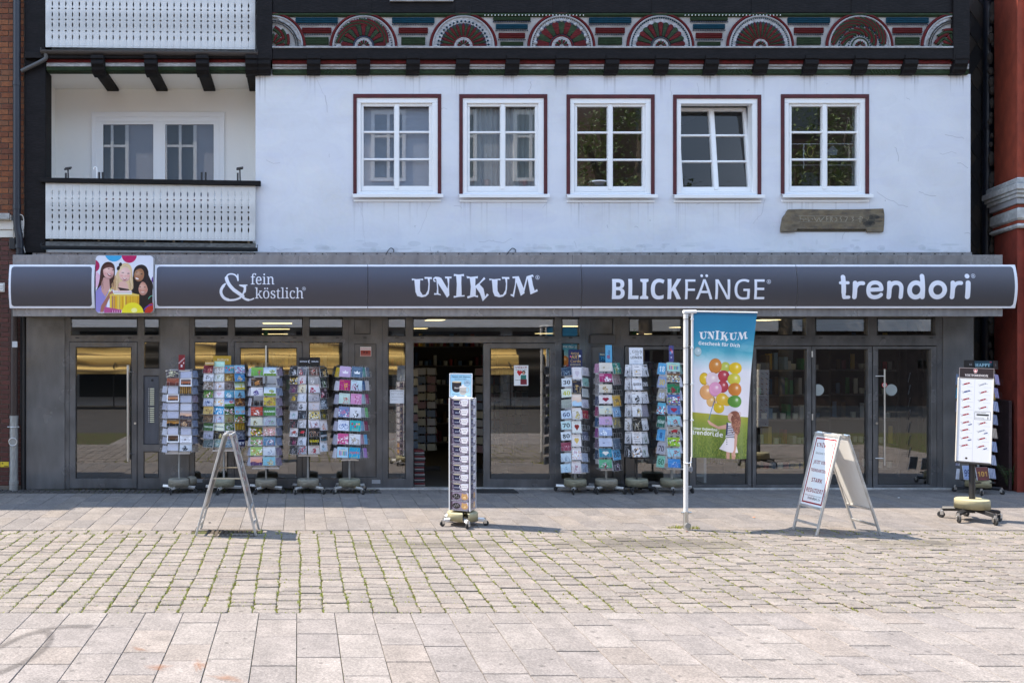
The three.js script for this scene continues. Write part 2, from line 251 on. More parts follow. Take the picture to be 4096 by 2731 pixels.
// ---------- the half-timbered house ----------
const house = thing('timbered_shop_house', 'white rendered half-timbered house with carved frieze above a grey shopfront', 'building');
const wallTex = canvasTex(2048, 512, (x, w, h) => {
  x.fillStyle = '#e4e6ea'; x.fillRect(0, 0, w, h);
  for (let i = 0; i < 900; i++) { const k = rnd() * 0.018; x.fillStyle = rnd() < 0.5 ? `rgba(120,125,140,${k})` : `rgba(255,252,245,${k})`; x.beginPath(); x.ellipse(rnd() * w, rnd() * h, rr(10, 120), rr(6, 40), 0, 0, 7); x.fill(); }
  for (let i = 0; i < 15; i++) { const px = 14 + i * 143 + rr(-10, 10); for (let q = 0; q < 7; q++) { const l = rr(20, 90), a = x.createLinearGradient(0, 0, 0, l); a.addColorStop(0, 'rgba(95,95,100,.20)'); a.addColorStop(1, 'rgba(95,95,100,0)'); x.fillStyle = a; x.fillRect(px + rr(-22, 22), 0, rr(1, 6), l); } }
  for (let i = 0; i < 500; i++) { x.fillStyle = `rgba(90,100,100,${rnd() * 0.09})`; x.beginPath(); x.ellipse(rnd() * w, h - rnd() * rnd() * 50, rr(3, 30), rr(2, 8), 0, 0, 7); x.fill(); }
  for (const c of [330, 640, 950, 1255, 1565]) for (let q = 0; q < 16; q++) { const l = rr(25, 130), a = x.createLinearGradient(0, 352, 0, 352 + l); a.addColorStop(0, 'rgba(105,105,108,.14)'); a.addColorStop(1, 'rgba(110,110,112,0)'); x.fillStyle = a; x.fillRect(c - 50 + rr(-6, 255) * (q % 3 ? 1 : 0.1), 352, rr(1, 5), l); }
  for (let i = 0; i < 220; i++) { const px = rnd() * w, py = rnd() * h, r = rr(20, 110), g = x.createRadialGradient(px, py, 0, px, py, r); g.addColorStop(0, rnd() < 0.5 ? 'rgba(150,150,156,.07)' : 'rgba(255,250,238,.10)'); g.addColorStop(1, 'rgba(200,200,200,0)'); x.fillStyle = g; x.fillRect(px - r, py - r, 2 * r, 2 * r); }
  const crack = (cx, cy, n, dx, dy) => { x.strokeStyle = `rgba(70,70,80,${rr(0.28, 0.5)})`; x.lineWidth = rr(0.5, 1.0); x.beginPath(); x.moveTo(cx, cy); for (let i = 0; i < n; i++) { cx += dx + rr(-4, 4); cy += dy + rr(-4, 4); x.lineTo(cx, cy); } x.stroke(); };
  for (const [a, b, n, dx, dy] of [[175, 12, 9, 3, 8], [200, 60, 5, 1, 9], [290, 360, 14, 2, 9], [500, 355, 12, -3, 8], [790, 20, 7, -1, 7], [1190, 15, 8, 1, 6], [1265, 25, 6, 1, 6], [1460, 350, 10, -4, 7], [1975, 170, 6, 9, 1], [1960, 222, 7, 8, 0], [1830, 205, 6, 3, 7], [1780, 330, 12, 7, 4], [1900, 330, 8, 5, 3], [600, 190, 5, 7, 0], [1000, 330, 9, 5, 0], [640, 470, 18, 5, 0], [930, 330, 6, 2, 7], [2010, 250, 4, 8, 2], [30, 240, 5, 8, 2], [40, 485, 7, 8, 1], [1700, 400, 8, -3, 7], [520, 100, 5, 6, 1]]) crack(a, b, n, dx, dy);
  for (let i = 0; i < 26; i++) crack(rnd() * w, rnd() * h, 3, rr(-4, 7), rr(-3, 6));
});
const wallM = mat(0.86, 0.87, 0.90, 0.9, { map: wallTex, bumpMap: rpt(T.plaster, 2.2, 0.55), bumpScale: 0.006 });
const WX = [1413, 1838, 2268, 2695, 3127], WY = [0, 1, 2, 3, 1];
{
  const x0 = X(1022), x1 = X(3885), y0 = Y(1026), y1 = Y(296);
  const holes = WX.map((w, i) => rect(X(w + 14), Y(772 + WY[i]), X(w + 338), Y(390 + WY[i])));
  const g = ext(poly(rect(x0, y0, x1, y1), holes), -0.35, 0.35), p = g.attributes.position, uv = g.attributes.uv;
  for (let i = 0; i < p.count; i++) uv.setXY(i, (p.getX(i) - x0) / (x1 - x0), (p.getY(i) - y0) / (y1 - y0));
  part('plaster_wall', g, wallM, house);
  // what closes the house behind the wall: floor, back and side walls of the rooms, storey above, roof
  const inner = mat(0.22, 0.20, 0.18, 0.9);
  part('room_wall', [bx(x0 + 0.01, y0 - 0.2, -3.1, x1 - 0.2, y0 - 0.02, -0.36), bx(x0 + 0.01, y0, -3.2, x1 - 0.2, y1 + 0.1, -3.1), bx(x0 + 0.01, y1, -3.1, x1 - 0.2, y1 + 0.1, -0.36), bx(x1 - 0.2, y0, -3.1, x1 - 0.01, y1, -0.36), ...[1802, 2230, 2658, 3088].map((p) => bx(X(p) - 0.05, y0, -3.1, X(p) + 0.05, y1 - 0.01, -0.37))], inner, house);
  part('plaster_wall', [bx(x1 - 0.36, y0, -7, x1 - 0.02, y1, -0.36)], M.whiteRough, house);
  part('upper_wall', [bx(-4.3, 7.75, -7, 10.45, 8.25, 0.06), bx(-4.3, Y(300), -7, 10.4, 7.75, -1.3)], M.whiteRough, house);
  const roof = poly([[0.12, 8.25], [-7, 8.25], [-3.4, 12.5]]); const rg = new THREE.ExtrudeGeometry(roof, { depth: 14.8, bevelEnabled: false }); rg.rotateY(-PI / 2); rg.scale(1, 1, 1); rg.translate(10.5, 0, 0);
  part('roof', prep(rg), mat(0.30, 0.10, 0.06, 0.8), house);
}
// windows: red surround, white casing, sash with six panes
const curtainM = phys(0.50, 0.52, 0.50, 0.95, { transmission: 0.2, thickness: 0, side: THREE.DoubleSide }), blindM = mat(0.62, 0.66, 0.76, 0.7);
WX.forEach((r, i) => {
  const dy = WY[i], w = grp('window', house), q = (a, b, c, d, zb, zf, bv = 0) => pb(r + a, b + dy, r + c, d + dy, zb, zf, bv);
  part('surround', [q(0, 375, 353, 390, -0.02, 0.014, 0.004), q(0, 390, 14, 778, -0.02, 0.014, 0.004), q(339, 390, 353, 778, -0.02, 0.014, 0.004)], M.surround, w);
  part('casing', [q(14.5, 390.5, 338.5, 411, -0.16, -0.004, 0.004), q(14.5, 411, 31, 777, -0.16, -0.004, 0.004), q(317, 411, 338.5, 777, -0.16, -0.004, 0.004), q(31, 765, 317, 778, -0.16, -0.006, 0.004)], M.upvc, w);
  const sill = ext(poly([[0.075, -0.03], [0.075, -0.075], [0.068, -0.075], [0.068, -0.036], [-0.05, -0.004], [-0.05, 0.004]]), 0, X(r + 358) - X(r - 3)); sill.rotateY(-PI / 2); sill.rotateX(0); sill.translate(X(r + 358), Y(772 + dy), 0);
  part('sill', [prep(sill), pb(r + 2, 798 + dy, r + 352, 806 + dy, -0.01, 0.02)], M.white, w);
  const sash = [q(31.5, 411.5, 317, 424, -0.10, -0.035, 0.006), q(31.5, 743, 317, 764.5, -0.10, -0.035, 0.006), q(31.5, 424, 42, 743, -0.10, -0.035, 0.006), q(304, 424, 317, 743, -0.10, -0.035, 0.006)];
  const mull = [q(164, 424, 185, 743, -0.10, -0.037, 0.004), q(167, 414, 182, 755, -0.04, -0.022, 0.006)];
  const bars = [523.5, 632.5].map((y) => [q(42, y, 164, y + 8, -0.10, -0.042, 0.006), q(185, y, 304, y + 8, -0.10, -0.042, 0.006)]).flat();
  const panes = []; for (const [a, c] of [[42, 164], [185, 304]]) for (const [b, d] of [[424, 523.5], [531.5, 632.5], [640.5, 743]]) { const g = new THREE.PlaneGeometry(X(c) - X(a), Y(b) - Y(d)); g.translate(X(r + (a + c) / 2), Y((b + d) / 2 + dy), -0.07); g.rotateZ(0); panes.push(flat(g)); }
  const move = (g) => { if (i === 3) { const y = Y(764 + dy), m = new THREE.Matrix4().makeTranslation(X(r + 31), y, -0.05).multiply(new THREE.Matrix4().makeRotationX(-0.13)).multiply(new THREE.Matrix4().makeTranslation(-X(r + 31), -y, 0.04)); g.applyMatrix4(m); } return g; };
  part('sash_frame', sash.map(move), M.upvc, w); part('mullion', mull.map(move), M.upvc, w);
  bars.forEach((g) => part('glazing_bar', move(g), M.upvc, w)); panes.forEach((g) => part('pane', move(g), i === 3 ? M.paneTilted : M.paneUp, w));
  if (i === 0) { const l = []; for (let y = 426; y < 738; y += 5.2) { const g = bx(X(r + 40), -0.0006, -0.012, X(r + 306), 0.0006, 0.012); g.rotateX(1.05); g.translate(0, Y(y), -0.13); l.push(g); } part('venetian_blind', [...l, q(40, 732, 306, 740, -0.18, -0.14)], blindM, w); }
  if (i === 1) { const g = new THREE.PlaneGeometry(X(r + 308) - X(r + 38), Y(424) - Y(748), 90, 1); const p = g.attributes.position; for (let k = 0; k < p.count; k++) p.setZ(k, 0.02 * Math.sin(p.getX(k) * 75) + 0.012 * Math.sin(p.getX(k) * 31)); g.computeVertexNormals(); g.translate(X(r + 173), Y(586), -0.15); part('curtain', flat(g), curtainM, w); }
});
// things on the window sills inside
for (const [px, py, n, c] of [[1948, 722, 'ornate little vase behind the first curtained pane', [0.55, 0.4, 0.36]], [2099, 722, 'ornate little vase behind the second curtained pane', [0.5, 0.3, 0.28]]]) {
  const t = thing('vase', n, 'vase', [X(px, -0.14), Y(744, -0.14), -0.14]); part('bowl', flat(new THREE.LatheGeometry([[0.0, 0], [0.03, 0], [0.02, 0.02], [0.035, 0.05], [0.028, 0.07], [0.045, 0.095], [0.04, 0.095], [0, 0.06]].map((p) => new THREE.Vector2(...p)), 14)), mat(...c, 0.3), t); for (const s of [-1, 1]) part('handle', tube([[s * 0.03, 0.04, 0], [s * 0.06, 0.06, 0], [s * 0.045, 0.09, 0]], 0.004), mat(...c, 0.3), t);
}
{ const t = thing('bowl', 'white rimmed bowl on the inner sill of the middle window', 'bowl', [X(2391, -0.15), Y(745, -0.15), -0.15]); part('body', flat(new THREE.LatheGeometry([[0, 0], [0.1, 0], [0.125, 0.06], [0.12, 0.06], [0, 0.02]].map((p) => new THREE.Vector2(...p)), 24)), mat(0.1, 0.1, 0.1, 0.4), t); const rim = new THREE.TorusGeometry(0.128, 0.009, 8, 28); rim.rotateX(PI / 2); rim.translate(0, 0.066, 0); part('rim', flat(rim), M.white, t); }
{ const t = thing('wooden_block', 'tan wooden block on the inner sill of the middle window', 'block', [X(2324, -0.15), Y(745, -0.15), -0.15]); part('body', bx(-0.07, 0, -0.03, 0.05, 0.14, 0.03, 0.004), mat(0.4, 0.26, 0.12, 0.7, { map: rpt(T.wood, 3) }), t); }
{ const z = -0.16, sM = mat(0.85, 0.85, 0.88, 0.4), gold = mat(0.65, 0.5, 0.15, 0.35, { metalness: 0.6 }), rope = mat(0.55, 0.42, 0.32, 0.9);
  const th = (px, py) => [X(px, z), Y(py, z), z];
  tag(part('curtain_rod', [rod(th(3168, 576), th(3430, 575), 0.006), rod(th(3168, 661), th(3430, 660), 0.004)], sM, scene), 'two thin white rods across the panes of the rightmost upper window'.replace('rightmost upper', 'last upper'), 'rod');
  const b = thing('bead_chain', 'string of white beads hanging in the last upper window', 'bead chain'); for (let i = 0; i < 26; i++) { const g = new THREE.SphereGeometry(0.009, 6, 5); g.translate(X(3217 + 1.2 * Math.sin(i), z), Y(578 + i * 3.8, z), z); part('bead', flat(g), sM, b); }
  const h = thing('gold_hoop', 'gold ring ornament hanging in the last upper window', 'ornament', th(3243, 606)); part('ring', flat(new THREE.TorusGeometry(0.06, 0.006, 6, 24).scale(0.75, 1.3, 1)), gold, h); part('thread', rod([0, 0.08, 0], [0, 0.125, 0], 0.002), sM, h);
  const m = thing('plant_hanger', 'knotted rope plant hanger in the last upper window', 'plant hanger', th(3397, 466)); for (const s of [-1, 1]) part('cord', tube([[0, 0, 0], [s * 0.05, -0.25, 0], [s * 0.075, -0.38, 0], [0, -0.62, 0]], 0.004, 5), rope, m); part('tassel', rod([0, -0.46, 0.01], [0, -0.68, 0.01], 0.012, 7, 0.018), rope, m); part('ring', flat(new THREE.TorusGeometry(0.06, 0.005, 6, 20).rotateX(1.3).translate(0, -0.46, 0)), rope, m);
  const w = thing('wooden_house_ornament', 'small gabled house ornament hanging in the last upper window', 'ornament', th(3331, 606)); part('body', ext(poly([[-0.06, -0.06], [0.06, -0.06], [0.08, 0.02], [0, 0.09], [-0.08, 0.02]]), 0, 0.012), mat(0.2, 0.22, 0.26, 0.6), w);
}

// loggia on the left
{
  const xl = -4.017, xr = X(1022), yt = Y(281) + 0.0, yb = Y(985), zb = -1.0;
  part('loggia_wall', [ext(poly(rect(xl, yb, xr, yt + 0.1), [rect(X(385, zb), yb + 0.005, X(878, zb), Y(469, zb))]), zb - 0.2, 0.2), bx(xl - 0.14, yb, zb, xl, yt + 0.1, 0), bx(xr - 0.004, yb, zb, xr + 0.2, yt + 0.1, -0.36), bx(xl, yt, zb, xr, yt + 0.1, 0), bx(xl, yb - 0.15, zb, xr, yb, 0.02)], mat(0.84, 0.83, 0.80, 0.9, { bumpMap: rpt(T.plaster, 1), bumpScale: 0.002 }), house);
  const dw = grp('balcony_door', house), z = zb, q = (a, b, c, d, k0, k1, bv = 0.004) => pb(a, b, c, d, z + k0, z + k1, bv), px = (a) => a;
  part('outer_frame', [q(365, 447, 897, 468, 0, 0.03), q(365, 468, 384, 1000, 0, 0.03), q(879, 468, 897, 1000, 0, 0.03)], M.upvc, dw);
  part('frame', [q(384, 468, 879, 486, -0.01, 0.02), q(384, 486, 400, 1000, -0.01, 0.02), q(863, 486, 879, 1000, -0.01, 0.02), q(621, 486, 648, 1000, -0.01, 0.016)], M.upvc, dw);
  for (const [a, c] of [[400, 621], [648, 863]]) {
    part('sash_frame', [q(a, 486, c, 497, -0.01, 0.012), q(a, 497, a + 12, 990, -0.01, 0.012), q(c - 9, 497, c, 990, -0.01, 0.012)], M.upvc, dw);
    const g = new THREE.PlaneGeometry(X(c - 9, z) - X(a + 12, z), Y(497, z) - Y(990, z)); g.translate((X(c - 9, z) + X(a + 12, z)) / 2, (Y(497, z) + Y(990, z)) / 2, z + 0.004); part('pane', flat(g), M.paneUp, dw);
    const l = []; for (let y = 500; y < 990; y += 5.4) { const b = bx(X(a + 14, z), -0.0005, -0.012, X(c - 11, z), 0.0005, 0.012); b.rotateX(1.25); b.translate(0, Y(y, z), z - 0.03); l.push(b); } part('venetian_blind', l, mat(0.30, 0.33, 0.38, 0.7), dw);
  }
  part('wall_recess', bx(X(380, z), yb, z - 0.5, X(883, z), Y(460, z), z - 0.21), mat(0.08, 0.08, 0.09, 0.9), house);
}
// timber posts, beams, brackets and painted mouldings
part('corner_post', [pb(97, -200, 181, 1010, -0.3, 0.05, 0.01)], M.timber, house);
part('corner_post', [pb(1025, -200, 1089, 240, -0.3, 0.16, 0.01)], M.timber, house);
part('corner_post', [pb(3817, -200, 3883, 240, -0.3, 0.16, 0.01)], M.timber, house);
part('beam', [pb(1090, 190, 3883, 236, -0.3, 0.15, 0.012)], M.timber, house);
part('beam', [pb(1090, -180, 3816, 51, -0.3, 0.13, 0.01)], M.timber, house);
part('beam', [pb(97, 205, 1024, 232, -0.3, 0.12, 0.01)], M.timber, house);
for (const p of [1455, 1853, 2245, 2640, 3040, 3440]) part('stud', pb(p - 32, -180, p + 32, 62, -0.2, 0.138, 0.008), M.timber, house);
part('window_sill_moulding', pb(1560, -8, 1815, 3, -0.1, 0.17, 0.004), M.chalk, house);
part('frieze_board', pb(1089, 51, 3817, 190, -0.2, 0.10), mat(0.58, 0.58, 0.61, 0.8, { map: rpt(T.concrete, 0.7), bumpMap: rpt(T.wood, 1), bumpScale: 0.003 }), house);
part('painted_ledge', pb(1089, 184, 3817, 191, 0.1, 0.165, 0.004), M.chalk, house);
part('painted_moulding', [pb(1089, 52, 3817, 60, 0.1, 0.14, 0.006), pb(1089, 60, 3817, 66, 0.1, 0.125, 0.004)], M.green, house);
{ const l = []; for (let i = 0; i < 160; i++) { const px = 1560 + i * 13.6; if (px < 3400 && (Math.floor(px / 396 + 0.1) % 2)) { const g = new THREE.SphereGeometry(0.010, 6, 5); g.translate(X(px, 0.14), Y(60, 0.14), 0.135); l.push(flat(g)); } } part('painted_dots', l, M.white, house); }
part('painted_moulding', [pb(1089, 237, 3880, 254, -0.1, 0.10, 0.008)], M.red, house);
part('painted_moulding', [pb(1089, 254, 3880, 264, -0.1, 0.075, 0.006), pb(1089, 264, 3880, 276, -0.1, 0.05, 0.006)], M.chalk, house);
part('painted_moulding', [pb(1089, 276, 3880, 297, -0.1, 0.045, 0.016)], M.green, house);
part('painted_moulding', [pb(184, 230, 1025, 249, -0.15, 0.06, 0.006)], M.red, house);
part('painted_moulding', [pb(184, 249, 1025, 265, -0.15, 0.045, 0.006)], M.chalk, house);
part('painted_moulding', [pb(184, 265, 1025, 282, -0.15, 0.035, 0.01)], M.green, house);
const brk = (() => { const w = 0.215; const g = ext(poly([[0, 0.15], [0.26, 0.15], [0.26, 0.10], [0.235, 0.085], [0.25, 0.055], [0.25, 0.02], [0.21, -0.02], [0.20, -0.06], [0.15, -0.11], [0, -0.12]]), -w / 2, w, 0.006); g.rotateY(-PI / 2); return prep(g); })();
for (let i = 0; i < 15; i++) { const o = part('bracket', brk, M.timber, house); o.position.set(X(1055 + i * 199.7, 0.16), Y(259, 0.16), -0.02); o.scale.z = 0.72; o.scale.x = 0.96; }
for (const i of [1, 4, 6, 7, 9, 12]) { const l = [], a = 1055 + i * 199.7 + 30; for (let k = 0; k < 11; k++) { const s = i === 1 || i === 9 ? (k < 5 ? 1 : -1) : i % 2 ? 1 : -1; const p = a + 6 + k * 13; l.push(rod([X(p - s * 7, 0.04), Y(295, 0.04), 0.043], [X(p + s * 7, 0.04), Y(278, 0.04), 0.043], 0.012, 6)); } part('rope_carving', l, M.green, house); }
{ // joists over the loggia
  for (const [a, b] of [[364, 415], [577, 627], [783, 834], [981, 1028]]) {
    const z = 0.16, w = (b - a) * S(z), xc = X((a + b) / 2, z);
    part('joist', [bx(xc - w / 2, Y(283, 0.1), -1.0, xc + w / 2, Y(262, 0.1) + 0.0, 0.08, 0.006)], M.timber, house);
    const o = part('bracket', brk, M.timber, house); o.position.set(xc, Y(258, 0.2), -0.06); o.scale.x = w / 0.215;
  }
}
const halfRing = (r, t, a0, a1, z, seg = 40) => { const g = new THREE.TorusGeometry(r, t, 6, seg, a1 - a0); g.rotateZ(a0); g.translate(0, 0, z); return flat(g); };
const lensPetal = (r0, r1, w0, w1, kind) => { const s = new THREE.Shape(); s.moveTo(r0, -w0); s.lineTo(r1 - (kind ? 0.06 : w1), -w1); if (kind) s.lineTo(r1, 0); else s.absarc(r1 - w1, 0, w1, -PI / 2, PI / 2, false); s.lineTo(r1 - (kind ? 0.06 : w1), w1); s.lineTo(r0, w0); s.closePath(); return ext(s, 0, 0.022, 0.006, 6); };
function rosette(px, type, a0 = 0, a1 = PI) {
  const R = 0.523, r = grp('rosette', house); r.position.set(X(px, 0.1), Y(188, 0.1), 0.1);
  const disc = new THREE.Shape(); disc.moveTo(0, 0); disc.absarc(0, 0, R * 0.98, a0, a1, false); disc.closePath(); part('disc', ext(disc, 0, 0.02, 0.004, 40), M.chalk, r);
  part('rim', [halfRing(R * 0.955, 0.022, a0, a1, 0.02)], M.red, r); part('rim', [halfRing(R * 0.885, 0.016, a0, a1, 0.022)], M.chalk, r);
  const ang = (n, i) => a0 + (a1 - a0) * (i + 0.5) / n, ball = (rad, n, s, m, name, sq) => { const l = []; for (let i = 0; i < n; i++) { const a = ang(n, i), g = sq ? new THREE.OctahedronGeometry(s * 1.25) : new THREE.SphereGeometry(s, 8, 6); g.translate(rad * Math.cos(a), rad * Math.sin(a), 0.024); l.push(flat(g)); } part(name, l, m, r); };
  const half = (a1 - a0) / PI;
  const petals = (n, r0, r1, kind, fill = 0.86) => { n = Math.round(n * half); { const s = new THREE.Shape(); s.moveTo(0, 0); s.absarc(0, 0, r1 * 0.97, a0, a1, false); s.closePath(); part('petal_bed', ext(s, 0.004, 0.0185, 0.001, 40), kind === 0 && r0 < 0.1 ? M.chalk : M.navy, r); } for (let i = 0; i < n; i++) { const a = ang(n, i), g = lensPetal(r0, r1, Math.max(0.006, PI / n * half * r0 * 0.42), PI / n * half * r1 * 0.47 * fill, kind); g.rotateZ(a); g.translate(0, 0, 0.016); part('petal', prep(g), i % 2 ? M.green : M.red, r); } };
  const swirl = (n, r0, r1, tw) => { n = Math.round(n * half); for (let i = 0; i < n; i++) { const pts = []; for (let k = 0; k <= 8; k++) { const t = k / 8, a = ang(n, i) + tw * (t - 0.5), rad = r0 + (r1 - r0) * t; if (a > a0 + 0.02 && a < a1 - 0.02) pts.push([rad * Math.cos(a), rad * Math.sin(a), 0.02]); } if (pts.length > 2) part('petal', tube(pts, 0.024, 6, 14), i % 2 ? M.green : M.red, r); } };
  const hub = (rad, m2) => { const s = new THREE.Shape(); s.moveTo(0, 0); s.absarc(0, 0, rad, a0, a1, false); s.closePath(); part('hub', ext(s, 0.018, 0.016, 0.004, 24), M.chalk, r); part('hub_ring', [halfRing(rad * 0.97, 0.012, a0, a1, 0.034, 24)], m2, r); for (let i = 0; i < 7 * half; i++) { const g = lensPetal(rad * 0.2, rad * 0.62, 0.004, rad * 0.1, 0); g.rotateZ(ang(7 * half, i)); g.translate(0, 0, 0.03); part('petal', prep(g), i % 2 ? M.green : M.red, r); } };
  if (type === 0) { ball(R * 0.82, 34, 0.011, M.navy, 'beads'); swirl(10, R * 0.62, R * 0.8, 1.3); petals(13, R * 0.32, R * 0.66, 0); hub(R * 0.29, M.navy); }
  if (type === 1) { ball(R * 0.74, 20, 0.016, M.blue, 'beads', 1); petals(21, R * 0.3, R * 0.7, 1); hub(R * 0.30, M.red); ball(R * 0.22, 11, 0.011, M.blue, 'beads'); }
  if (type === 2) { ball(R * 0.84, 44, 0.008, M.black, 'beads'); petals(11, R * 0.36, R * 0.78, 1, 1.05); ball(R * 0.76, 11, 0.03, M.chalk, 'scallops'); hub(R * 0.32, M.red); }
  if (type === 3) { ball(R * 0.84, 40, 0.013, M.blue, 'beads'); petals(13, R * 0.3, R * 0.72, 0); hub(R * 0.26, M.black); }
  if (type === 4) { ball(R * 0.83, 44, 0.010, M.blue, 'beads'); petals(25, R * 0.26, R * 0.74, 1); hub(R * 0.25, M.red); ball(R * 0.2, 13, 0.008, M.blue, 'beads'); }
  if (type === 5) { swirl(16, R * 0.62, R * 0.84, 1.0); ball(R * 0.6, 24, 0.014, M.blue, 'beads'); swirl(10, R * 0.36, R * 0.56, 1.0); ball(R * 0.32, 14, 0.012, M.blue, 'beads'); hub(R * 0.25, M.green); }
  if (type === 6) { ball(R * 0.76, 26, 0.012, M.black, 'beads'); ball(R * 0.70, 26, 0.010, M.black, 'beads'); swirl(9, R * 0.4, R * 0.58, 0.9); petals(12, R * 0.12, R * 0.38, 0); }
}
[[1454, 0], [1853, 1], [2245, 2], [2641, 3], [3040, 4], [3437, 5]].forEach((a) => rosette(...a)); rosette(1088, 6, 0.02, PI / 2); rosette(3818, 6, PI / 2, PI - 0.02);
for (let i = 0; i < 7; i++) {
  const c = [1267, 1654, 2049, 2443, 2839, 3239, 3634][i], four = i === 2 || i === 4;
  const st = (y0, y1, w, m) => { const g = [pb(c - w / 2, y0, c + w / 2, y1, 0.1, 0.125, 0.008)]; for (let k = 0; k < 3; k++) { const y = y0 + (y1 - y0) * (0.22 + 0.28 * k); g.push(rod([X(c - w / 2 + 2, 0.12), Y(y, 0.12), 0.127], [X(c + w / 2 - 2, 0.12), Y(y, 0.12), 0.127], 0.008, 6)); } part('carved_strip', g, m, house); };
  const rope = (y, w) => { const l = []; for (let k = 0; k * 7 < w; k++) { const g = new THREE.SphereGeometry(0.012, 6, 5); g.scale(1.1, 0.8, 1); g.translate(X(c - w / 2 + k * 7, 0.12), Y(y, 0.12), 0.122); l.push(flat(g)); } part('carved_rope', l, M.navy, house); };
  if (four) { st(68, 82, 150, M.green); rope(87, 148); st(95, 115, 128, M.blue); rope(121, 128); st(130, 152, 106, M.red); rope(159, 106); st(166, 182, 92, M.green); } else { st(69, 92, 170, M.blue); rope(98, 166); st(109, 132, 118, M.red); rope(138, 118); st(147, 178, 96, M.green); }
}
// balcony boards with sawn cut-outs along their joints
function boardShape(w, y0, y1, dia, cir, L, R) {
  const edge = (sx, up) => { const pts = []; const notches = [...dia.map((y) => [y, 0]), ...cir.map((y) => [y, 1])].sort((a, b) => a[0] - b[0]); for (const [y, c] of notches) { const hl = c ? 0.0155 : 0.043, hw = c ? 0.0155 : 0.0115; for (let k = 0; k <= 6; k++) { const t = -1 + k / 3; pts.push([sx > 0 ? w - hw * (c ? Math.sqrt(1 - t * t) : 1 - t * t) : hw * (c ? Math.sqrt(1 - t * t) : 1 - t * t), y + hl * t]); } } return up ? pts : pts.reverse(); };
  return poly([[0, y0], [w, y0], ...(R ? edge(1, true) : []), [w, y1], [0, y1], ...(L ? edge(-1, false) : [])]);
}
const boardM = mat(0.80, 0.82, 0.87, 0.55, { map: rpt(T.concrete, 0.4), bumpMap: rpt(T.wood, 0.5, 1.5), bumpScale: 0.0008 });
function railing(pyTop, pyBot, dia, cir, slope) {
  const r = grp('balcony_railing', house), z = 0.08, n = 31, x0 = X(181, z), x1 = X(1021, z), w = (x1 - x0) / n, yb = Y(pyBot, z), f = (l) => l.map((y) => Y(y, z) - yb);
  const mk = (L, R) => ext(boardShape(w - 0.0018, 0, Y(pyTop, z) - yb, f(dia), f(cir), L, R), -0.022, 0.022);
  const gm = mk(1, 1), gl = mk(0, 1), gr = mk(1, 0), nails = [];
  for (let i = 0; i < n; i++) { const o = part('board', i === 0 ? gl : i === n - 1 ? gr : gm, boardM, r); o.position.set(x0 + i * w, yb - slope * i * w, z + rr(-0.0012, 0.0012)); for (const k of [0.25, 0.75]) { const g = new THREE.SphereGeometry(0.007, 5, 4); g.translate(x0 + (i + k) * w, yb - slope * i * w + 0.035, z); nails.push(flat(g)); } }
  part('nails', nails, M.white, r); return r;
}
{ const r = railing(730, 954, [771, 817, 864, 911], [793, 840, 888], 0.0115);
  part('handrail', [bar([X(160, 0.1), Y(720, 0.1), 0.07], [X(1043, 0.1), Y(733, 0.1), 0.07], 0.075, 0.10)], M.timber, r);
  part('rail_beam', [bar([X(180, 0.08), Y(962, 0.1), 0.02], [X(1022, 0.08), Y(974, 0.1), 0.02], 0.02, 0.03)], M.timber, r);
  for (const p of [200, 390, 575, 690, 840, 990]) part('rail_bracket', pb(p, 955, p + 8, 974, 0, 0.03), mat(0.3, 0.25, 0.18, 0.8), r);
  railing(-40, 188, [14, 56, 98, 147], [33, 77, 122], 0.0115);
  part('floor_beam', [bar([X(178, 0.08), Y(976, 0.08), 0.02], [X(1022, 0.08), Y(984, 0.08), 0.02], 0.09, 0.055)], mat(0.23, 0.23, 0.22, 0.9, { map: rpt(T.wood, 1, 2) }), house);
  const gutter = (a, b, ya, yb, r) => { const g = new THREE.CylinderGeometry(r, r, X(b, 0.12) - X(a, 0.12), 18, 1, true, 0, PI); g.rotateZ(PI / 2); g.rotateX(PI); const f = flat(g); f.rotateZ(-Math.atan2(Y(ya) - Y(yb), X(b) - X(a))); f.translate((X(a, 0.12) + X(b, 0.12)) / 2, (Y(ya, 0.12) + Y(yb, 0.12)) / 2, 0.13); return [f, ...[a, b].map((p, i) => { const c = new THREE.CylinderGeometry(r * 0.99, r * 0.99, 0.006, 18); c.rotateZ(PI / 2); c.translate(X(p, 0.12), Y(i ? yb : ya, 0.12) , 0.13); return flat(c); })]; };
  part('gutter', gutter(165, 1031, 204, 212, 0.055), mat(0.05, 0.042, 0.04, 0.5, { side: THREE.DoubleSide }), house);
  part('gutter', gutter(167, 1030, 984, 992, 0.055), mat(0.012, 0.012, 0.014, 0.4, { side: THREE.DoubleSide }), house);
  part('gutter_spout', [tube([[X(184, 0.1), Y(215, 0.1), 0.13], [X(184, 0.1), Y(234, 0.1), 0.12], [X(172, 0.1), Y(243, 0.1), 0.12], [X(84, 0.1), Y(284, 0.1), 0.1]], 0.033, 10)], mat(0.12, 0.12, 0.13, 0.5, { map: rpt(T.concrete, 4) }), house);
}
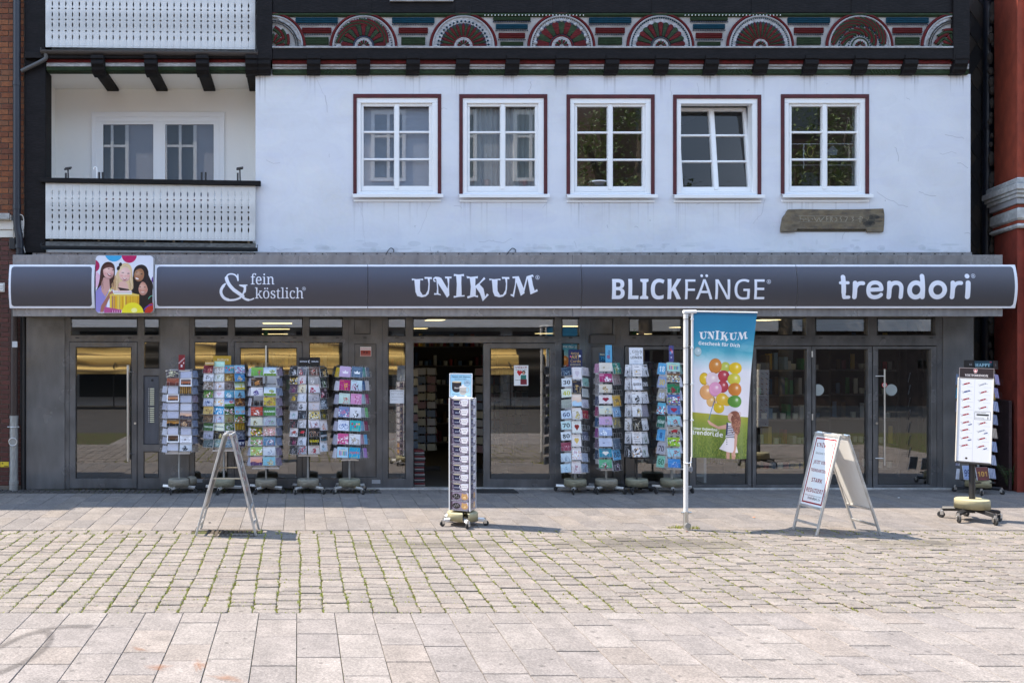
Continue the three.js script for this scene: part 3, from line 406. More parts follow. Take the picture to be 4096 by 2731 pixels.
// clip-on lamps and holders on the handrail
function railLamp(px, label, kind) {
  const t = thing(kind ? 'rail_holder' : 'solar_lamp', label, kind ? 'holder' : 'lamp', [X(px, 0.07), Y(722, 0.07), 0.05], 0, 'gadgets clamped to the balcony handrail');
  if (kind) { part('clamp', [bx(-0.014, -0.02, -0.01, 0.014, 0.13, 0.02, 0.003)], M.black, t); return; }
  part('clamp', [bx(-0.03, -0.02, -0.01, -0.004, 0.12, 0.02, 0.003)], M.black, t); part('stem', [rod([0.02, 0, 0], [0.014, 0.17, 0], 0.012)], M.black, t); const g = bx(-0.052, -0.012, -0.04, 0.052, 0.012, 0.04, 0.006); g.rotateZ(0.15); g.rotateX(0.5); g.translate(0.014, 0.19, 0); part('head', g, M.black, t);
}
for (const [a, b, h, c, l] of [[200, 470, 0.62, [0.10, 0.085, 0.06], 'brown planter box behind the perforated balcony boards, near the timber post'], [490, 720, 0.66, [0.09, 0.10, 0.12], 'grey storage box behind the middle of the perforated balcony boards'], [740, 1010, 0.6, [0.14, 0.11, 0.07], 'tan planter box behind the perforated boards, near the white facade']]) { const t = thing('balcony_box', l, 'box', [X((a + b) / 2, -0.3), Y(985), -0.2]), w = (b - a) / 2 * S(-0.3); part('body', bx(-w, 0, -0.2, w, h, 0.15, 0.01), mat(...c, 0.8, { map: rpt(T.wood, 1) }), t); part('rim', bx(-w - 0.01, h + 0.001, -0.21, w + 0.01, h + 0.02, 0.16, 0.005), mat(...c, 0.7), t); }
railLamp(266, 'black clip lamp on the handrail in front of the plain loggia wall'); railLamp(955, 'black clip lamp on the handrail beside the white facade corner');
railLamp(395, 'black upright holder standing under the white hook', 1); railLamp(409, 'black upright holder just beside the white hook', 1); railLamp(806, 'black upright holder before the second balcony pane, tilted one', 1); railLamp(822, 'black upright holder before the second balcony pane, straight one', 1);
{ const t = thing('white_hook', 'white plastic hook standing on the balcony handrail', 'hook', [X(387, 0.05), Y(700, 0.05), 0.05]); part('tube', tube([[0, -0.06, 0], [0, 0.06, 0], [-0.01, 0.115, 0], [-0.045, 0.118, 0], [-0.05, 0.085, 0]], 0.012), M.white, t); }

// canopy
const cz = 0.6, cano = thing('shop_canopy', 'long grey metal canopy over the shopfront that carries the signs', 'canopy');
const yT = Y(1019, cz), yB = Y(1265, cz), xs = [49, 623, 1193, 1761, 2291, 2860, 3433, 4014].map((p) => X(p, cz));
for (let i = 0; i < 7; i++) part('fascia_panel', bx(xs[i] + 0.002, yB, cz - 0.04, xs[i + 1] - 0.002, yT, cz, 0.003), M.fascia, cano);
part('soffit', bx(xs[0] + 0.003, yB + 0.012, 0.001, xs[7] - 0.003, yB + 0.03, cz - 0.041), mat(0.2, 0.19, 0.19, 0.6), cano);
part('cover_sheet', [bx(xs[0] + 0.003, yT - 0.02, 0.003, xs[7] - 0.003, yT - 0.005, cz - 0.041), bx(xs[0] + 0.003, yB + 0.031, 0.003, xs[0] + 0.02, yT - 0.021, cz - 0.041), bx(xs[7] - 0.02, yB + 0.031, 0.003, xs[7] - 0.003, yT - 0.021, cz - 0.041)], M.zinc, cano);
part('flashing', [bx(X(130), Y(1022), 0.002, X(3887), Y(1009), 0.022, 0.003)], M.fascia, cano);
{ const l = []; for (let p = 148; p < 3880; p += 54.4) { const g = new THREE.CylinderGeometry(0.011, 0.011, 0.006, 10); g.rotateX(PI / 2); g.translate(X(p), Y(1015.5), 0.024); l.push(flat(g)); } part('rivets', l, M.black, cano); }
part('backing_strip', bx(X(130), Y(1032), -0.02, X(3887), Y(1022.5), 0.006), M.seal, cano);
for (const [a, b, h, lb] of [[1540, 1575, 33, 'black cable loop above the canopy, under the first window'], [1742, 1752, 18, 'pale short cable above the canopy, between first and second windows'], [2022, 2062, 32, 'black cable loop above the canopy, under the second window']]) tag(part('cable', tube([[X(a), Y(1026), 0.03], [X(a + (b - a) * 0.35), Y(1026 - h * 0.7), 0.06], [X(a + (b - a) * 0.7), Y(1026 - h), 0.03], [X(b), Y(1010 - h * 0.3), 0.02], [X(b - 2), Y(1012), 0.01]], 0.007, 6), h < 20 ? M.zinc : M.black, scene), lb, 'cable');

// shopfront: grey sheets, frames, doors, glass
const sheet = (a, b, c, d, z0 = -0.4, z1 = 0, bv = 0.004) => part('cladding_sheet', pb(a, b, c, d, z0, z1, bv), M.grey, house);
const TOP = 1262, BOT = 1957;
sheet(103, 1255, 258, 1957); sheet(641, 1255, 756, 1957); sheet(3776, 1255, 3897, 1957);
function fixed(x0, x1, holes, name = 'shop_frame', z0 = -0.10, z1 = -0.012, y0 = TOP - 6, y1 = BOT) {
  const u = grp(name, house); part('frame', ext(poly(rect(X(x0), Y(y1), X(x1), Y(y0)), holes.map((h) => rect(X(h[0]), Y(h[3]), X(h[2]), Y(h[1])))), z0, z1 - z0, 0.003), M.frame, u);
  for (const h of holes) { if (h[4] === 'door') continue; glaze(u, h, z0 + 0.03); } return u;
}
function glaze(u, h, z) { const [a, b, c, d] = h, g = new THREE.PlaneGeometry(X(c) - X(a) - 0.002, Y(b) - Y(d) - 0.002); g.translate((X(a) + X(c)) / 2, (Y(b) + Y(d)) / 2, z); if (h[4] === 'panel') part('infill_panel', bx(X(a) + 0.002, Y(d) + 0.002, z - 0.02, X(c) - 0.002, Y(b) - 0.002, z + 0.03, 0.004), h[5] || M.frame, u); else { part('pane', flat(g), M.pane, u); const k = 2.6; part('seal', [pb(a, b, c, b + k, z - 0.004, z + 0.012), pb(a, d - k, c, d, z - 0.004, z + 0.012), pb(a, b + k, a + k, d - k, z - 0.004, z + 0.012), pb(c - k, b + k, c, d - k, z - 0.004, z + 0.012)], M.seal, u); } }
function leaf(x0, y0, x1, y1, gx0, gy0, gx1, gy1, opt = {}) {
  const u = grp('shop_door', house), z0 = -0.085, z1 = opt.z1 ?? 0.004; part('frame', ext(poly(rect(X(x0) + 0.004, Y(y1) + 0.012, X(x1) - 0.004, Y(y0) - 0.004), [rect(X(gx0), Y(gy1), X(gx1), Y(gy0))]), z0, z1 - z0, 0.004), M.frame, u); glaze(u, [gx0, gy0, gx1, gy1], z0 + 0.035);
  if (opt.bar) { const [bxp, t, b, r] = opt.bar, z = 0.075; part('handle', [rod([X(bxp, z), Y(t, z), z], [X(bxp, z), Y(b, z), z], r, 16), ...opt.pins.map((y) => rod([X(bxp, z), Y(y, z), z], [X(opt.pinx), Y(y), -0.001], 0.009, 10))], M.steel, u); }
  if (opt.lock) { const g = new THREE.CylinderGeometry(0.017, 0.017, 0.012, 16); g.rotateX(PI / 2); g.translate(X(opt.lock[0]), Y(opt.lock[1]), z1 + 0.004); part('lock', flat(g), M.steel, u); }
  for (const h of opt.hinges || []) part('hinge', rod([X(h[0]), Y(h[1]), z1 + 0.01], [X(h[0]), Y(h[2]), z1 + 0.01], 0.011, 10), M.steel, u);
  return u;
}
const panelM = mat(0.115, 0.125, 0.15, 0.5, { metalness: 0.2, map: rpt(T.brush, 1) });
{ // first bay: house door, bell panel
  const u = fixed(258, 641, [[280, 1268, 549, 1340], [575, 1268, 636, 1340], [276, 1366, 548, 1954, 'door'], [575, 1367, 636, 1474], [573, 1502, 634, 1778, 'panel', panelM], [573, 1806, 634, 1913]]);
  leaf(276, 1366, 548, 1956, 301, 1388, 526, 1914, { bar: [511, 1460, 1845, 0.019], pins: [1487, 1815], pinx: 532, lock: [540, 1693] });
  const l = [], n = []; [0, 1].forEach((k) => { for (let i = 0; i < 9 - k; i++) { const y = 1555 + k * 77 + i * 7.9; l.push(pb(599, y - 2.2, 616, y + 2.2, -0.04, -0.030, 0.002)); const g = new THREE.SphereGeometry(0.008, 8, 6); g.scale(1, 1, 0.5); g.translate(X(593), Y(y), -0.034); n.push(flat(g)); } });
  l.forEach((g) => part('name_plate', g, mat(0.7, 0.68, 0.5, 0.5), u)); n.forEach((g) => part('bell_button', g, M.steel, u));
  { const g = new THREE.CylinderGeometry(0.02, 0.02, 0.006, 16); g.rotateX(PI / 2); g.translate(X(607), Y(1521), -0.036); part('speaker_hole', flat(g), M.seal, u); }
}
fixed(756, 1395, [[777, 1268, 912, 1342], [938, 1268, 1210, 1343], [1237, 1268, 1371, 1343], [777, 1368, 911, 1916], [937, 1367, 1209, 1954, 'door'], [1237, 1370, 1371, 1916]]);
leaf(937, 1367, 1209, 1956, 960, 1391, 1188, 1915);
fixed(1395, 1530, [[1418, 1275, 1482, 1336, 'panel'], [1418, 1375, 1506, 1910, 'panel']]);
fixed(1530, 2345, [[1553, 1270, 1624, 1344], [1653, 1270, 2221, 1345], [1553, 1370, 1624, 1916], [1655, 1371, 2222, 1954, 'door'], [2249, 1270, 2321, 1346], [2249, 1373, 2320, 1916]]);
leaf(1935, 1372, 2224, 1957, 1962, 1393, 2202, 1917, { z1: -0.02 });
fixed(2345, 2484, [[2366, 1275, 2456, 1336, 'panel'], [2366, 1385, 2456, 1910, 'panel']]);
part('roller_box', pb(2363, 1340, 2463, 1374, -0.02, 0.05, 0.008), mat(0.07, 0.065, 0.065, 0.5), house);
fixed(2484, 3776, [[2518, 1268, 2735, 1341], [2765, 1268, 3229, 1341], [3265, 1268, 3477, 1341], [3512, 1268, 3748, 1341], [2500, 1382, 3752, 1954, 'door']]);
leaf(2502, 1384, 2756, 1958, 2540, 1398, 2735, 1938); leaf(2758, 1384, 3009, 1958, 2785, 1397, 2994, 1938, { hinges: [[2764, 1860, 1890]] });
leaf(3011, 1384, 3249, 1958, 3026, 1396, 3231, 1938, { hinges: [[3249, 1404, 1428], [3250, 1655, 1680]] }); leaf(3251, 1384, 3492, 1958, 3264, 1396, 3475, 1938);
leaf(3494, 1384, 3750, 1958, 3514, 1396, 3727, 1939, { bar: [3541, 1476, 1862, 0.013], pins: [1504, 1833], pinx: 3505, lock: [3508, 1693] });
{ const v = []; for (const p of [308, 518, 604, 795, 890, 958, 1180, 1258, 1350, 1460, 1588, 1690, 2187, 2284, 2538, 2720, 3040, 3212, 3286, 3455, 3535, 3728]) v.push(pb(p - 7, 1348, p + 7, 1353, -0.02, -0.009)); part('drain_cap', v, M.seal, house); }

// ---------- brick house on the left edge ----------
const brickHouse = thing('brick_house', 'brick house with a white painted cornice beside the timbered corner post', 'building');
{
  const mortar = mat(0.20, 0.17, 0.15, 0.95, { map: rpt(T.concrete, 2) }), x1 = X(96), x0 = -5.2; part('edge_filler', bx(X(90), 0, -8, X(101), 8.3, -0.02), M.dark, brickHouse);
  part('wall', [bx(-9, 0, -8, x1, 8.0, -0.012)], mortar, brickHouse); part('wall', [bx(-22, 0, -8, -9.02, 9.5, 0.05)], mortar, brickHouse);
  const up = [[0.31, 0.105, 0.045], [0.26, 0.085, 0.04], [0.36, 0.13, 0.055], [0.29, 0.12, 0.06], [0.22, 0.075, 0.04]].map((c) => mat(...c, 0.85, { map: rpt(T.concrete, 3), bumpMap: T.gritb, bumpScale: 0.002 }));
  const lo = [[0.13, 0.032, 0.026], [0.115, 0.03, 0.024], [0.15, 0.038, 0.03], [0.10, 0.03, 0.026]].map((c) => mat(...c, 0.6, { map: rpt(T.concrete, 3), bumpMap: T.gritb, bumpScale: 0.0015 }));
  const lay = (ya, yb, h, len, mats) => { const full = bx(0, 0, -0.05, len - 0.012, h - 0.012, 0, 0.003); let row = 0; for (let y = ya; y < yb - h * 0.6; y += h, row++) { for (let x = x1 - (row % 2 ? len / 2 : 0) - len; x > x0; x -= len) { const o = part('brick', full, pick(mats), brickHouse); o.position.set(x, y, rr(-0.002, 0.002)); } if (row % 2) { const o = part('brick', full, pick(mats), brickHouse); o.scale.x = 0.5; o.position.set(x1 - len / 2, y, 0); } } };
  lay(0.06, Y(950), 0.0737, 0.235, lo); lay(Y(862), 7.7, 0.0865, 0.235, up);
  part('plinth', bx(x0, -0.02, -0.05, x1, 0.05, 0.012, 0.006), mortar, brickHouse);
  part('cornice', [bx(x0, Y(950), -0.05, x1, Y(920), 0.03, 0.004), bx(x0, Y(919), -0.05, x1, Y(884), 0.05, 0.004), bx(x0, Y(883), -0.05, X(50), Y(862), 0.09, 0.004)], mat(0.66, 0.63, 0.58, 0.8), brickHouse);
  part('flashing', [bx(x0, Y(881), 0.02, X(47), Y(857), 0.13, 0.004)], M.zinc, brickHouse);
  const rg = new THREE.ExtrudeGeometry(poly([[0.12, 8], [-8, 8], [-4, 12]]), { depth: 4.5, bevelEnabled: false }); rg.rotateY(-PI / 2); rg.translate(-4.3, 0, 0); part('roof', prep(rg), mat(0.3, 0.1, 0.06, 0.8), brickHouse);
}
{ const t = thing('vent_grille', 'white slatted vent grille on the dark brick wall', 'vent', [X(-8), Y(1150), 0.004]); part('frame', bx(-0.11, -0.07, -0.02, 0.105, 0.07, 0.02, 0.006), mat(0.62, 0.6, 0.56, 0.6), t); for (let i = 0; i < 4; i++) { const g = bx(-0.09, -0.003, 0.004, 0.085, 0.012, 0.028, 0.002); g.translate(0, -0.045 + i * 0.026, 0.004); part('slat', g, M.white, t); } }
{ const t = thing('hydrant_plate', 'small yellow hydrant marker plate low on the brick wall', 'plate', [X(16), Y(1857), 0.006]); part('plate', bx(-0.06, -0.04, -0.006, 0.072, 0.04, 0.004, 0.003), mat(0.72, 0.52, 0.03, 0.5), t); part('print', [bx(-0.03, 0.006, 0.004, -0.02, 0.03, 0.006), bx(-0.045, 0.012, 0.004, -0.01, 0.018, 0.0055), bx(0.0, -0.03, 0.004, 0.06, -0.02, 0.006)], M.black, t); }
{ const t = thing('water_plate', 'small blue water marker plate beside the yellow one', 'plate', [X(44.5), Y(1857), 0.006]); part('plate', bx(-0.035, -0.04, -0.006, 0.035, 0.04, 0.004, 0.003), mat(0.02, 0.07, 0.18, 0.5), t); part('print', [bx(-0.022, 0.008, 0.004, 0.022, 0.016, 0.006), bx(-0.004, -0.016, 0.004, 0.004, 0.008, 0.006)], M.white, t); }
{ const t = thing('junction_box', 'black cable junction box on the brick wall beside the pipe', 'box', [X(49, 0.05), Y(975, 0.05), 0.03]); part('body', bx(-0.045, -0.085, -0.03, 0.045, 0.085, 0.05, 0.01), M.black, t); part('cable', [tube([[0.02, 0.08, 0.03], [0.015, 0.2, 0.05], [0.02, 0.36, 0.03], [0.0, 0.42, 0.0]], 0.008)], mat(0.6, 0.57, 0.5, 0.7), t); }
tag(part('wall_cable', [tube([[X(82), Y(862), 0.12], [X(97), Y(866), 0.11], [X(101), Y(900), 0.09], [X(92), Y(950), 0.08], [X(104), Y(1012), 0.06]], 0.007)], mat(0.55, 0.53, 0.5, 0.7), scene), 'white cable hanging between black pipe and timbered corner post', 'cable');
{ // downpipes
  const t = thing('downpipe', 'dark painted downpipe running down the brick wall edge above the canopy', 'pipe'), z = 0.1;
  part('pipe', [rod([X(66, z), 8, z], [X(66, z), Y(870, z), z], 0.058, 20), tube([[X(66, z), Y(868, z), z], [X(68, z), Y(905, z), z], [X(76, z), Y(955, z), z], [X(76, z), Y(1020, z), z - 0.02], [X(72, z), Y(1060, z), z - 0.03]], 0.058, 18)], M.pipe, t);
  for (const y of [335, 828, 985]) part('socket', rod([X(66 + (y > 900 ? 10 : 0), z), Y(y + 8, z), z], [X(66 + (y > 900 ? 10 : 0), z), Y(y - 8, z), z], 0.065, 20), M.pipe, t);
  const l = thing('lower_downpipe', 'galvanised and brown downpipe standing before the dark brick wall', 'pipe');
  part('brown_pipe', rod([X(57, z), Y(1150, z), z], [X(55, z), Y(1662, z), z], 0.055, 20), M.pipeBrown, l);
  part('zinc_pipe', [rod([X(55, z), Y(1662, z), z], [X(54, z), Y(1925, z), z], 0.062, 20), rod([X(55, z), Y(1662, z), z], [X(55, z), Y(1672, z), z], 0.068, 20), rod([X(54, z), Y(1922, z), z], [X(53, z), -0.01, z], 0.068, 20, 0.064), rod([X(54, z), Y(1928, z), z], [X(54, z), Y(1934, z), z], 0.073, 20)], M.zinc, l);
  const cl = new THREE.TorusGeometry(0.064, 0.008, 8, 24); cl.rotateX(PI / 2); cl.translate(X(54.5, z), Y(1707, z), z); part('clamp', [flat(cl), rod([X(54, z) - 0.09, Y(1707, z), z + 0.02], [X(54, z) + 0.09, Y(1707, z), z + 0.02], 0.01)], M.steel, l);
  const cap = new THREE.CylinderGeometry(0.056, 0.056, 0.03, 24); cap.rotateX(PI / 2); cap.translate(X(51, 0.17), Y(1767, 0.17), 0.165); const rim = new THREE.TorusGeometry(0.06, 0.008, 8, 28); rim.translate(X(51, 0.17), Y(1767, 0.17), 0.18); part('access_cap', flat(cap), M.zinc, l); part('cap_ring', [flat(rim)], M.steel, l);
  part('sticker', bx(X(47, 0.16), Y(1389, 0.16), 0.148, X(68, 0.16), Y(1365, 0.16), 0.157, 0.002), mat(0.5, 0.52, 0.55, 0.6), l);
  const c = thing('black_conduit', 'peeling black conduit between dark brick wall and grey cladding', 'conduit'); part('pipe', [rod([X(92), -0.01, 0.02], [X(93), Y(1262), 0.02], 0.03, 12), rod([X(84), Y(1700), 0.03], [X(85), Y(1262), 0.03], 0.012, 8)], M.black, c);
  const p2 = thing('alley_downpipe', 'dark blue downpipe in the shadowed gap before the red building', 'pipe'); part('pipe', rod([X(3958, -0.93), 8, -0.93], [X(3946, -0.93), 0, -0.93], 0.075, 20), M.pipe, p2); for (const y of [520, 690]) part('socket', rod([X(3955, -0.93), Y(y, -0.93), -0.93], [X(3955, -0.93), Y(y - 14, -0.93), -0.93], 0.085, 20), M.pipe, p2);
}

// ---------- slate wall in the gap and the red building ----------
{
  const s = thing('slate_wall', 'dark diamond-slated wall in the narrow gap beside the white facade', 'wall'), z = -1.1, dark = mat(0.022, 0.022, 0.024, 0.6);
  part('backing', bx(10.3, 0, z - 0.3, 12.6, 8, z - 0.02), mat(0.015, 0.015, 0.016, 0.9), s);
  const g = ext(poly([[0, -0.2], [0.135, 0], [0, 0.2], [-0.135, 0]]), 0, 0.012, 0.003), sl = [mat(0.030, 0.029, 0.028, 0.65), mat(0.022, 0.022, 0.024, 0.6), mat(0.05, 0.042, 0.034, 0.7)];
  for (let j = 0; j < 44; j++) for (let i = 0; i < 5; i++) { const o = part('slate', g, pick(sl), s); o.position.set(10.48 + i * 0.26 + (j % 2) * 0.13, 0.2 + j * 0.19, z - 0.01 + rr(-0.002, 0.002) + (j % 3) * 0.004); o.rotation.x = -0.05; }
}
const redHouse = thing('red_building', 'red painted building with white corner capital beside the dark gap', 'building');
{
  const foot = (o) => poly([[10.83 - o * 0.85, -0.3 - o], [16, -0.3 - o], [16, 8], [11.6, 8], [11.6, 0.95], [11.3, 0.72 + o * 0.6], [11.18 - o * 0.9, 0.61 + o * 0.6]]);
  const band = (ya, yb, o, m, name, bev = 0.008) => { const g = new THREE.ExtrudeGeometry(foot(o), { depth: yb - ya - 2 * bev, bevelEnabled: true, bevelSize: bev, bevelThickness: bev, bevelOffset: -bev, bevelSegments: 1 }); g.rotateX(-PI / 2); g.translate(0, ya + bev, 0); part(name, prep(g), m, redHouse); };
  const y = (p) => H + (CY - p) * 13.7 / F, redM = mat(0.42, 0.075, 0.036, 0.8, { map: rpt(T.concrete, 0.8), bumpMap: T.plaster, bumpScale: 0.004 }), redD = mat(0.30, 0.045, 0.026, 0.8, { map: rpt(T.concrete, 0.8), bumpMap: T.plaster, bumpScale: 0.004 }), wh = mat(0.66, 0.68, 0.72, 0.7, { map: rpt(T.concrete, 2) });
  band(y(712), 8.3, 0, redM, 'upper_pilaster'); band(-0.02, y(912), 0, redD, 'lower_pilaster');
  band(y(738), y(713), 0.10, wh, 'capital', 0.02); band(y(762), y(738.5), 0.15, wh, 'capital'); band(y(776), y(762.5), 0.12, wh, 'capital'); band(y(792), y(776.5), 0.09, wh, 'capital');
  band(y(816), y(792.5), 0.06, mat(0.33, 0.33, 0.35, 0.8), 'capital'); band(y(830), y(816.5), 0.02, redM, 'capital'); band(y(880), y(830.5), 0.055, wh, 'capital', 0.03); band(y(894), y(880.5), 0.02, redM, 'capital'); band(y(912), y(894.5), 0.06, wh, 'capital', 0.024);
  part('pilaster', [bx(10.95, -0.01, 0.3, 16, y(913), 0.36, 0.01), bx(10.95, y(700), 0.3, 16, 8.2, 0.36, 0.01)], mat(0.52, 0.115, 0.045, 0.8, { map: rpt(T.concrete, 0.8) }), redHouse);
  const jag = []; for (let k = 0; k < 60; k++) { const g = new THREE.DodecahedronGeometry(rr(0.03, 0.075), 0); g.scale(0.8, rr(1, 2.2), 0.6); g.translate(11.22 + rr(-0.03, 0.03), k * 0.14 + rr(-0.1, 0.1), -0.72); jag.push(flat(g)); } part('broken_edge', jag, mat(0.05, 0.042, 0.035, 0.95), redHouse);
  const b = thing('leaning_board', 'dark brown board standing against the red wall behind the racks', 'board', [10.83, 0, 0.3], 1.203); part('board', bx(0.1, -0.01, -0.075, 0.68, 1.37, -0.035, 0.006), mat(0.06, 0.03, 0.035, 0.7, { map: rpt(T.wood, 1) }), b);
}
{ // weed by the red wall
  const t = thing('wild_shrub', 'leafy green weed growing at the foot of the red wall', 'plant', [X(4045, 0.15), 0, 0.12]); const v = [], st = [];
  for (let s = 0; s < 16; s++) { const a = rnd() * 6.28, l = rr(0.25, 0.62), tx = Math.cos(a) * rr(0.1, 0.36), tz = Math.abs(Math.sin(a)) * 0.14; st.push(tube([[0, 0, 0], [tx * 0.4, l * 0.6, tz * 0.5], [tx, l, tz]], 0.004, 4, 8)); for (let k = 2; k < 16; k++) { const f = k / 15, cx = tx * f * f * 0.5 + tx * 0.5 * f, cy = l * f * (1.25 - 0.25 * f), czz = tz * f; for (const sd of [-1, 1]) { const b = a + sd * 1.3 + rr(-0.4, 0.4), w = rr(0.025, 0.055); const dx = Math.cos(b) * w, dz = Math.sin(b) * w * 0.7, px = -Math.sin(b) * w * 0.3, up = rr(-0.01, 0.025); v.push(cx, cy, czz, cx + dx * 0.5 + px, cy + up, czz + dz * 0.5, cx + dx, cy + up * 1.4, czz + dz, cx, cy, czz, cx + dx, cy + up * 1.4, czz + dz, cx + dx * 0.5 - px, cy + up * 0.6, czz + dz * 0.5 + 0.01); } } }
  const g = new THREE.BufferGeometry(); g.setAttribute('position', new THREE.Float32BufferAttribute(v, 3)); g.computeVertexNormals(); part('foliage', g, phys(0.05, 0.11, 0.03, 0.7, { side: THREE.DoubleSide, transmission: 0.3, thickness: 0 }), t); part('stems', st, mat(0.08, 0.09, 0.04, 0.8), t);
}

// ---------- the far side of the street: seen only in the glass ----------
{
  const wallA = mat(0.62, 0.62, 0.63, 0.85), tile = mat(0.25, 0.10, 0.07, 0.85, { map: rpt(T.wood, 0.6, 2.5) }), winD = phys(0.05, 0.06, 0.07, 0.1);
  const o = thing('white_house_opposite', 'pale house across the street mirrored in the shop windows', 'building');
  part('wall', bx(-26, -0.05, 22, 11.9, 6.6, 30), wallA, o); part('upper_wall', bx(-26, 9.0, 25.5, 11.9, 12.7, 30), mat(0.42, 0.44, 0.5, 0.85), o);
  part('roof', prep(ext(poly([[21.7, 6.6], [25.5, 9.2], [26, 9.2], [26, 6.6]]), 0, 37.9).rotateY(-PI / 2).translate(11.9, 0, 0)), tile, o);
  part('roof', prep(ext(poly([[25.2, 12.7], [30, 14.2], [30, 12.7]]), 0, 37.9).rotateY(-PI / 2).translate(11.9, 0, 0)), tile, o);
  for (let x = -24; x < 11; x += 3.1) { const w = grp('window', o); part('frame', [bx(x - 0.75, 9.5, 25.4, x + 0.75, 9.65, 25.5), bx(x - 0.75, 12.4, 25.4, x + 0.75, 12.6, 25.5), bx(x - 0.75, 9.65, 25.4, x - 0.6, 12.4, 25.5), bx(x + 0.6, 9.65, 25.4, x + 0.75, 12.4, 25.5), bx(x - 0.06, 9.65, 25.4, x + 0.06, 12.4, 25.5), bx(x - 0.6, 11.4, 25.41, x - 0.06, 11.5, 25.49), bx(x + 0.06, 11.4, 25.41, x + 0.6, 11.5, 25.49)], mat(0.85, 0.85, 0.85, 0.5), w); part('pane', bx(x - 0.6, 9.65, 25.46, x + 0.6, 12.4, 25.49), winD, w); }
  for (let x = -24; x < 11; x += 3.1) part('window', bx(x - 0.7, 3.9, 21.96, x + 0.7, 5.6, 22.02), winD, o);
  for (let x = -24; x < 11.5; x += 4.3) part('shop_window', bx(x - 1.9, 0.3, 21.95, x + 1.9, 2.9, 22.02), winD, o);
  part('shop_sign', bx(-25, 3.05, 21.4, 11.8, 3.75, 22.0), mat(0.72, 0.72, 0.74, 0.6), o);
  const aw = thing('yellow_awning', 'ochre awning across the street mirrored as golden bands in the shop glass', 'awning'); const ag = new THREE.PlaneGeometry(31, 1.9, 8, 60); const p = ag.attributes.position; for (let i = 0; i < p.count; i++) { const t = p.getY(i) / 1.9 + 0.5; p.setZ(i, 0.09 * Math.sin(t * 6.283 * 3.1 + 0.12 * p.getX(i) * 0.3)); } ag.computeVertexNormals(); ag.rotateX(-0.72); ag.rotateY(PI); ag.translate(-3.5, 1.98, 20.3); part('canvas', flat(ag), mat(0.80, 0.70, 0.46, 0.75, { side: THREE.DoubleSide, map: canvasTex(1024, 256, (x) => { x.fillStyle = '#f6dca0'; x.fillRect(0, 0, 1024, 256); for (let c = 0; c < 1024; c += 4) { for (const [a, h] of [[0, 22], [56, 34], [116, 26], [172, 38], [226, 30]]) { const o = a + 7 * Math.sin(c * 0.031 + a) + 5 * Math.sin(c * 0.083 + a * 2), k = 0.45 + 0.5 * vn(c / 1024, a / 256, 24, 5), g = x.createLinearGradient(0, o, 0, o + h); g.addColorStop(0, 'rgba(60,40,12,0)'); g.addColorStop(0.5, `rgba(40,28,12,${k})`); g.addColorStop(1, 'rgba(60,40,12,0)'); x.fillStyle = g; x.fillRect(c, o, 4, h); } } for (const c of [90, 236, 330, 470, 560, 700, 820, 930]) { x.fillStyle = 'rgba(18,14,10,.92)'; x.fillRect(c, 0, rr(12, 34), 256); } }) }), aw); for (let x = -18; x < 12; x += 3.7) part('strut', [rod([x, 0, 19.8], [x, 1.6, 19.8], 0.03), rod([x, 2.6, 22], [x, 1.5, 19.7], 0.02)], M.black, aw);
  const b = thing('brick_house_opposite', 'tall brick house across the street mirrored in the last upper window', 'building'); part('wall', bx(12, -0.05, 22, 34, 12.6, 30), mat(0.085, 0.055, 0.045, 0.9, { map: rpt(T.concrete, 0.6) }), b); for (let x = 14; x < 32; x += 3) for (const y of [4, 7.4, 10.8]) part('window', bx(x - 0.6, y, 21.95, x + 0.6, y + 1.8, 22.02), winD, b); part('shop_sign', bx(12, 2.9, 21.5, 34, 3.6, 22), mat(0.55, 0.55, 0.56, 0.6), b);
  const tr = thing('street_tree', 'tall street tree across the street mirrored in the upper windows', 'tree', [11.7, 0, 16.8]); part('trunk', [tube([[0, 0, 0], [0.1, 3, 0], [-0.1, 6, 0.1], [0.1, 10, 0]], 0.22, 10), tube([[0, 4.5, 0], [1.2, 6.5, 0.3], [2.2, 8.6, 0.2]], 0.1, 7), tube([[0, 5, 0], [-1.2, 7, -0.3], [-2, 9, -0.4]], 0.1, 7), tube([[0, 6, 0], [0.4, 7.5, 1.2], [0.8, 9.4, 1.8]], 0.08, 7)], mat(0.09, 0.07, 0.05, 0.9), tr);
  const v = [], c = []; for (let i = 0; i < 9000; i++) { const cl = Math.floor(rnd() * 60); const q = [hash(cl, 1, 3) * 6.28, hash(cl, 2, 3), hash(cl, 3, 3)]; const R = 3.0 * Math.cbrt(q[1]); let x = Math.cos(q[0]) * R + rr(-0.8, 0.8), z = Math.sin(q[0]) * R * 0.8 + rr(-0.8, 0.8), y = 5.2 + 6.6 * q[2] + rr(-0.7, 0.7); const a = rnd() * 6.28, e = rr(-0.9, 0.6), s = rr(0.10, 0.2), dx = Math.cos(a) * s, dz = Math.sin(a) * s, dy = e * s, wx = -Math.sin(a) * s * 0.3, wz = Math.cos(a) * s * 0.3; v.push(x - wx, y, z - wz, x + wx, y, z + wz, x + dx, y + dy, z + dz); const k = rr(0.6, 1.5); for (let n = 0; n < 3; n++) c.push(0.15 * k, 0.21 * k, 0.06 * k); }
  const g = new THREE.BufferGeometry(); g.setAttribute('position', new THREE.Float32BufferAttribute(v, 3)); g.setAttribute('color', new THREE.Float32BufferAttribute(c, 3)); g.computeVertexNormals(); part('crown', g, new THREE.MeshPhysicalMaterial({ vertexColors: true, roughness: 0.8, side: THREE.DoubleSide, transmission: 0.3, thickness: 0 }), tr);
  const tr2 = tr.clone(); tr2.name = numbered('street_tree'); tr2.position.set(17.2, 0, 18); tr2.rotation.y = 2; scene.add(tr2); tag(tr2, 'second street tree across the street mirrored in the last upper window', 'tree');
}

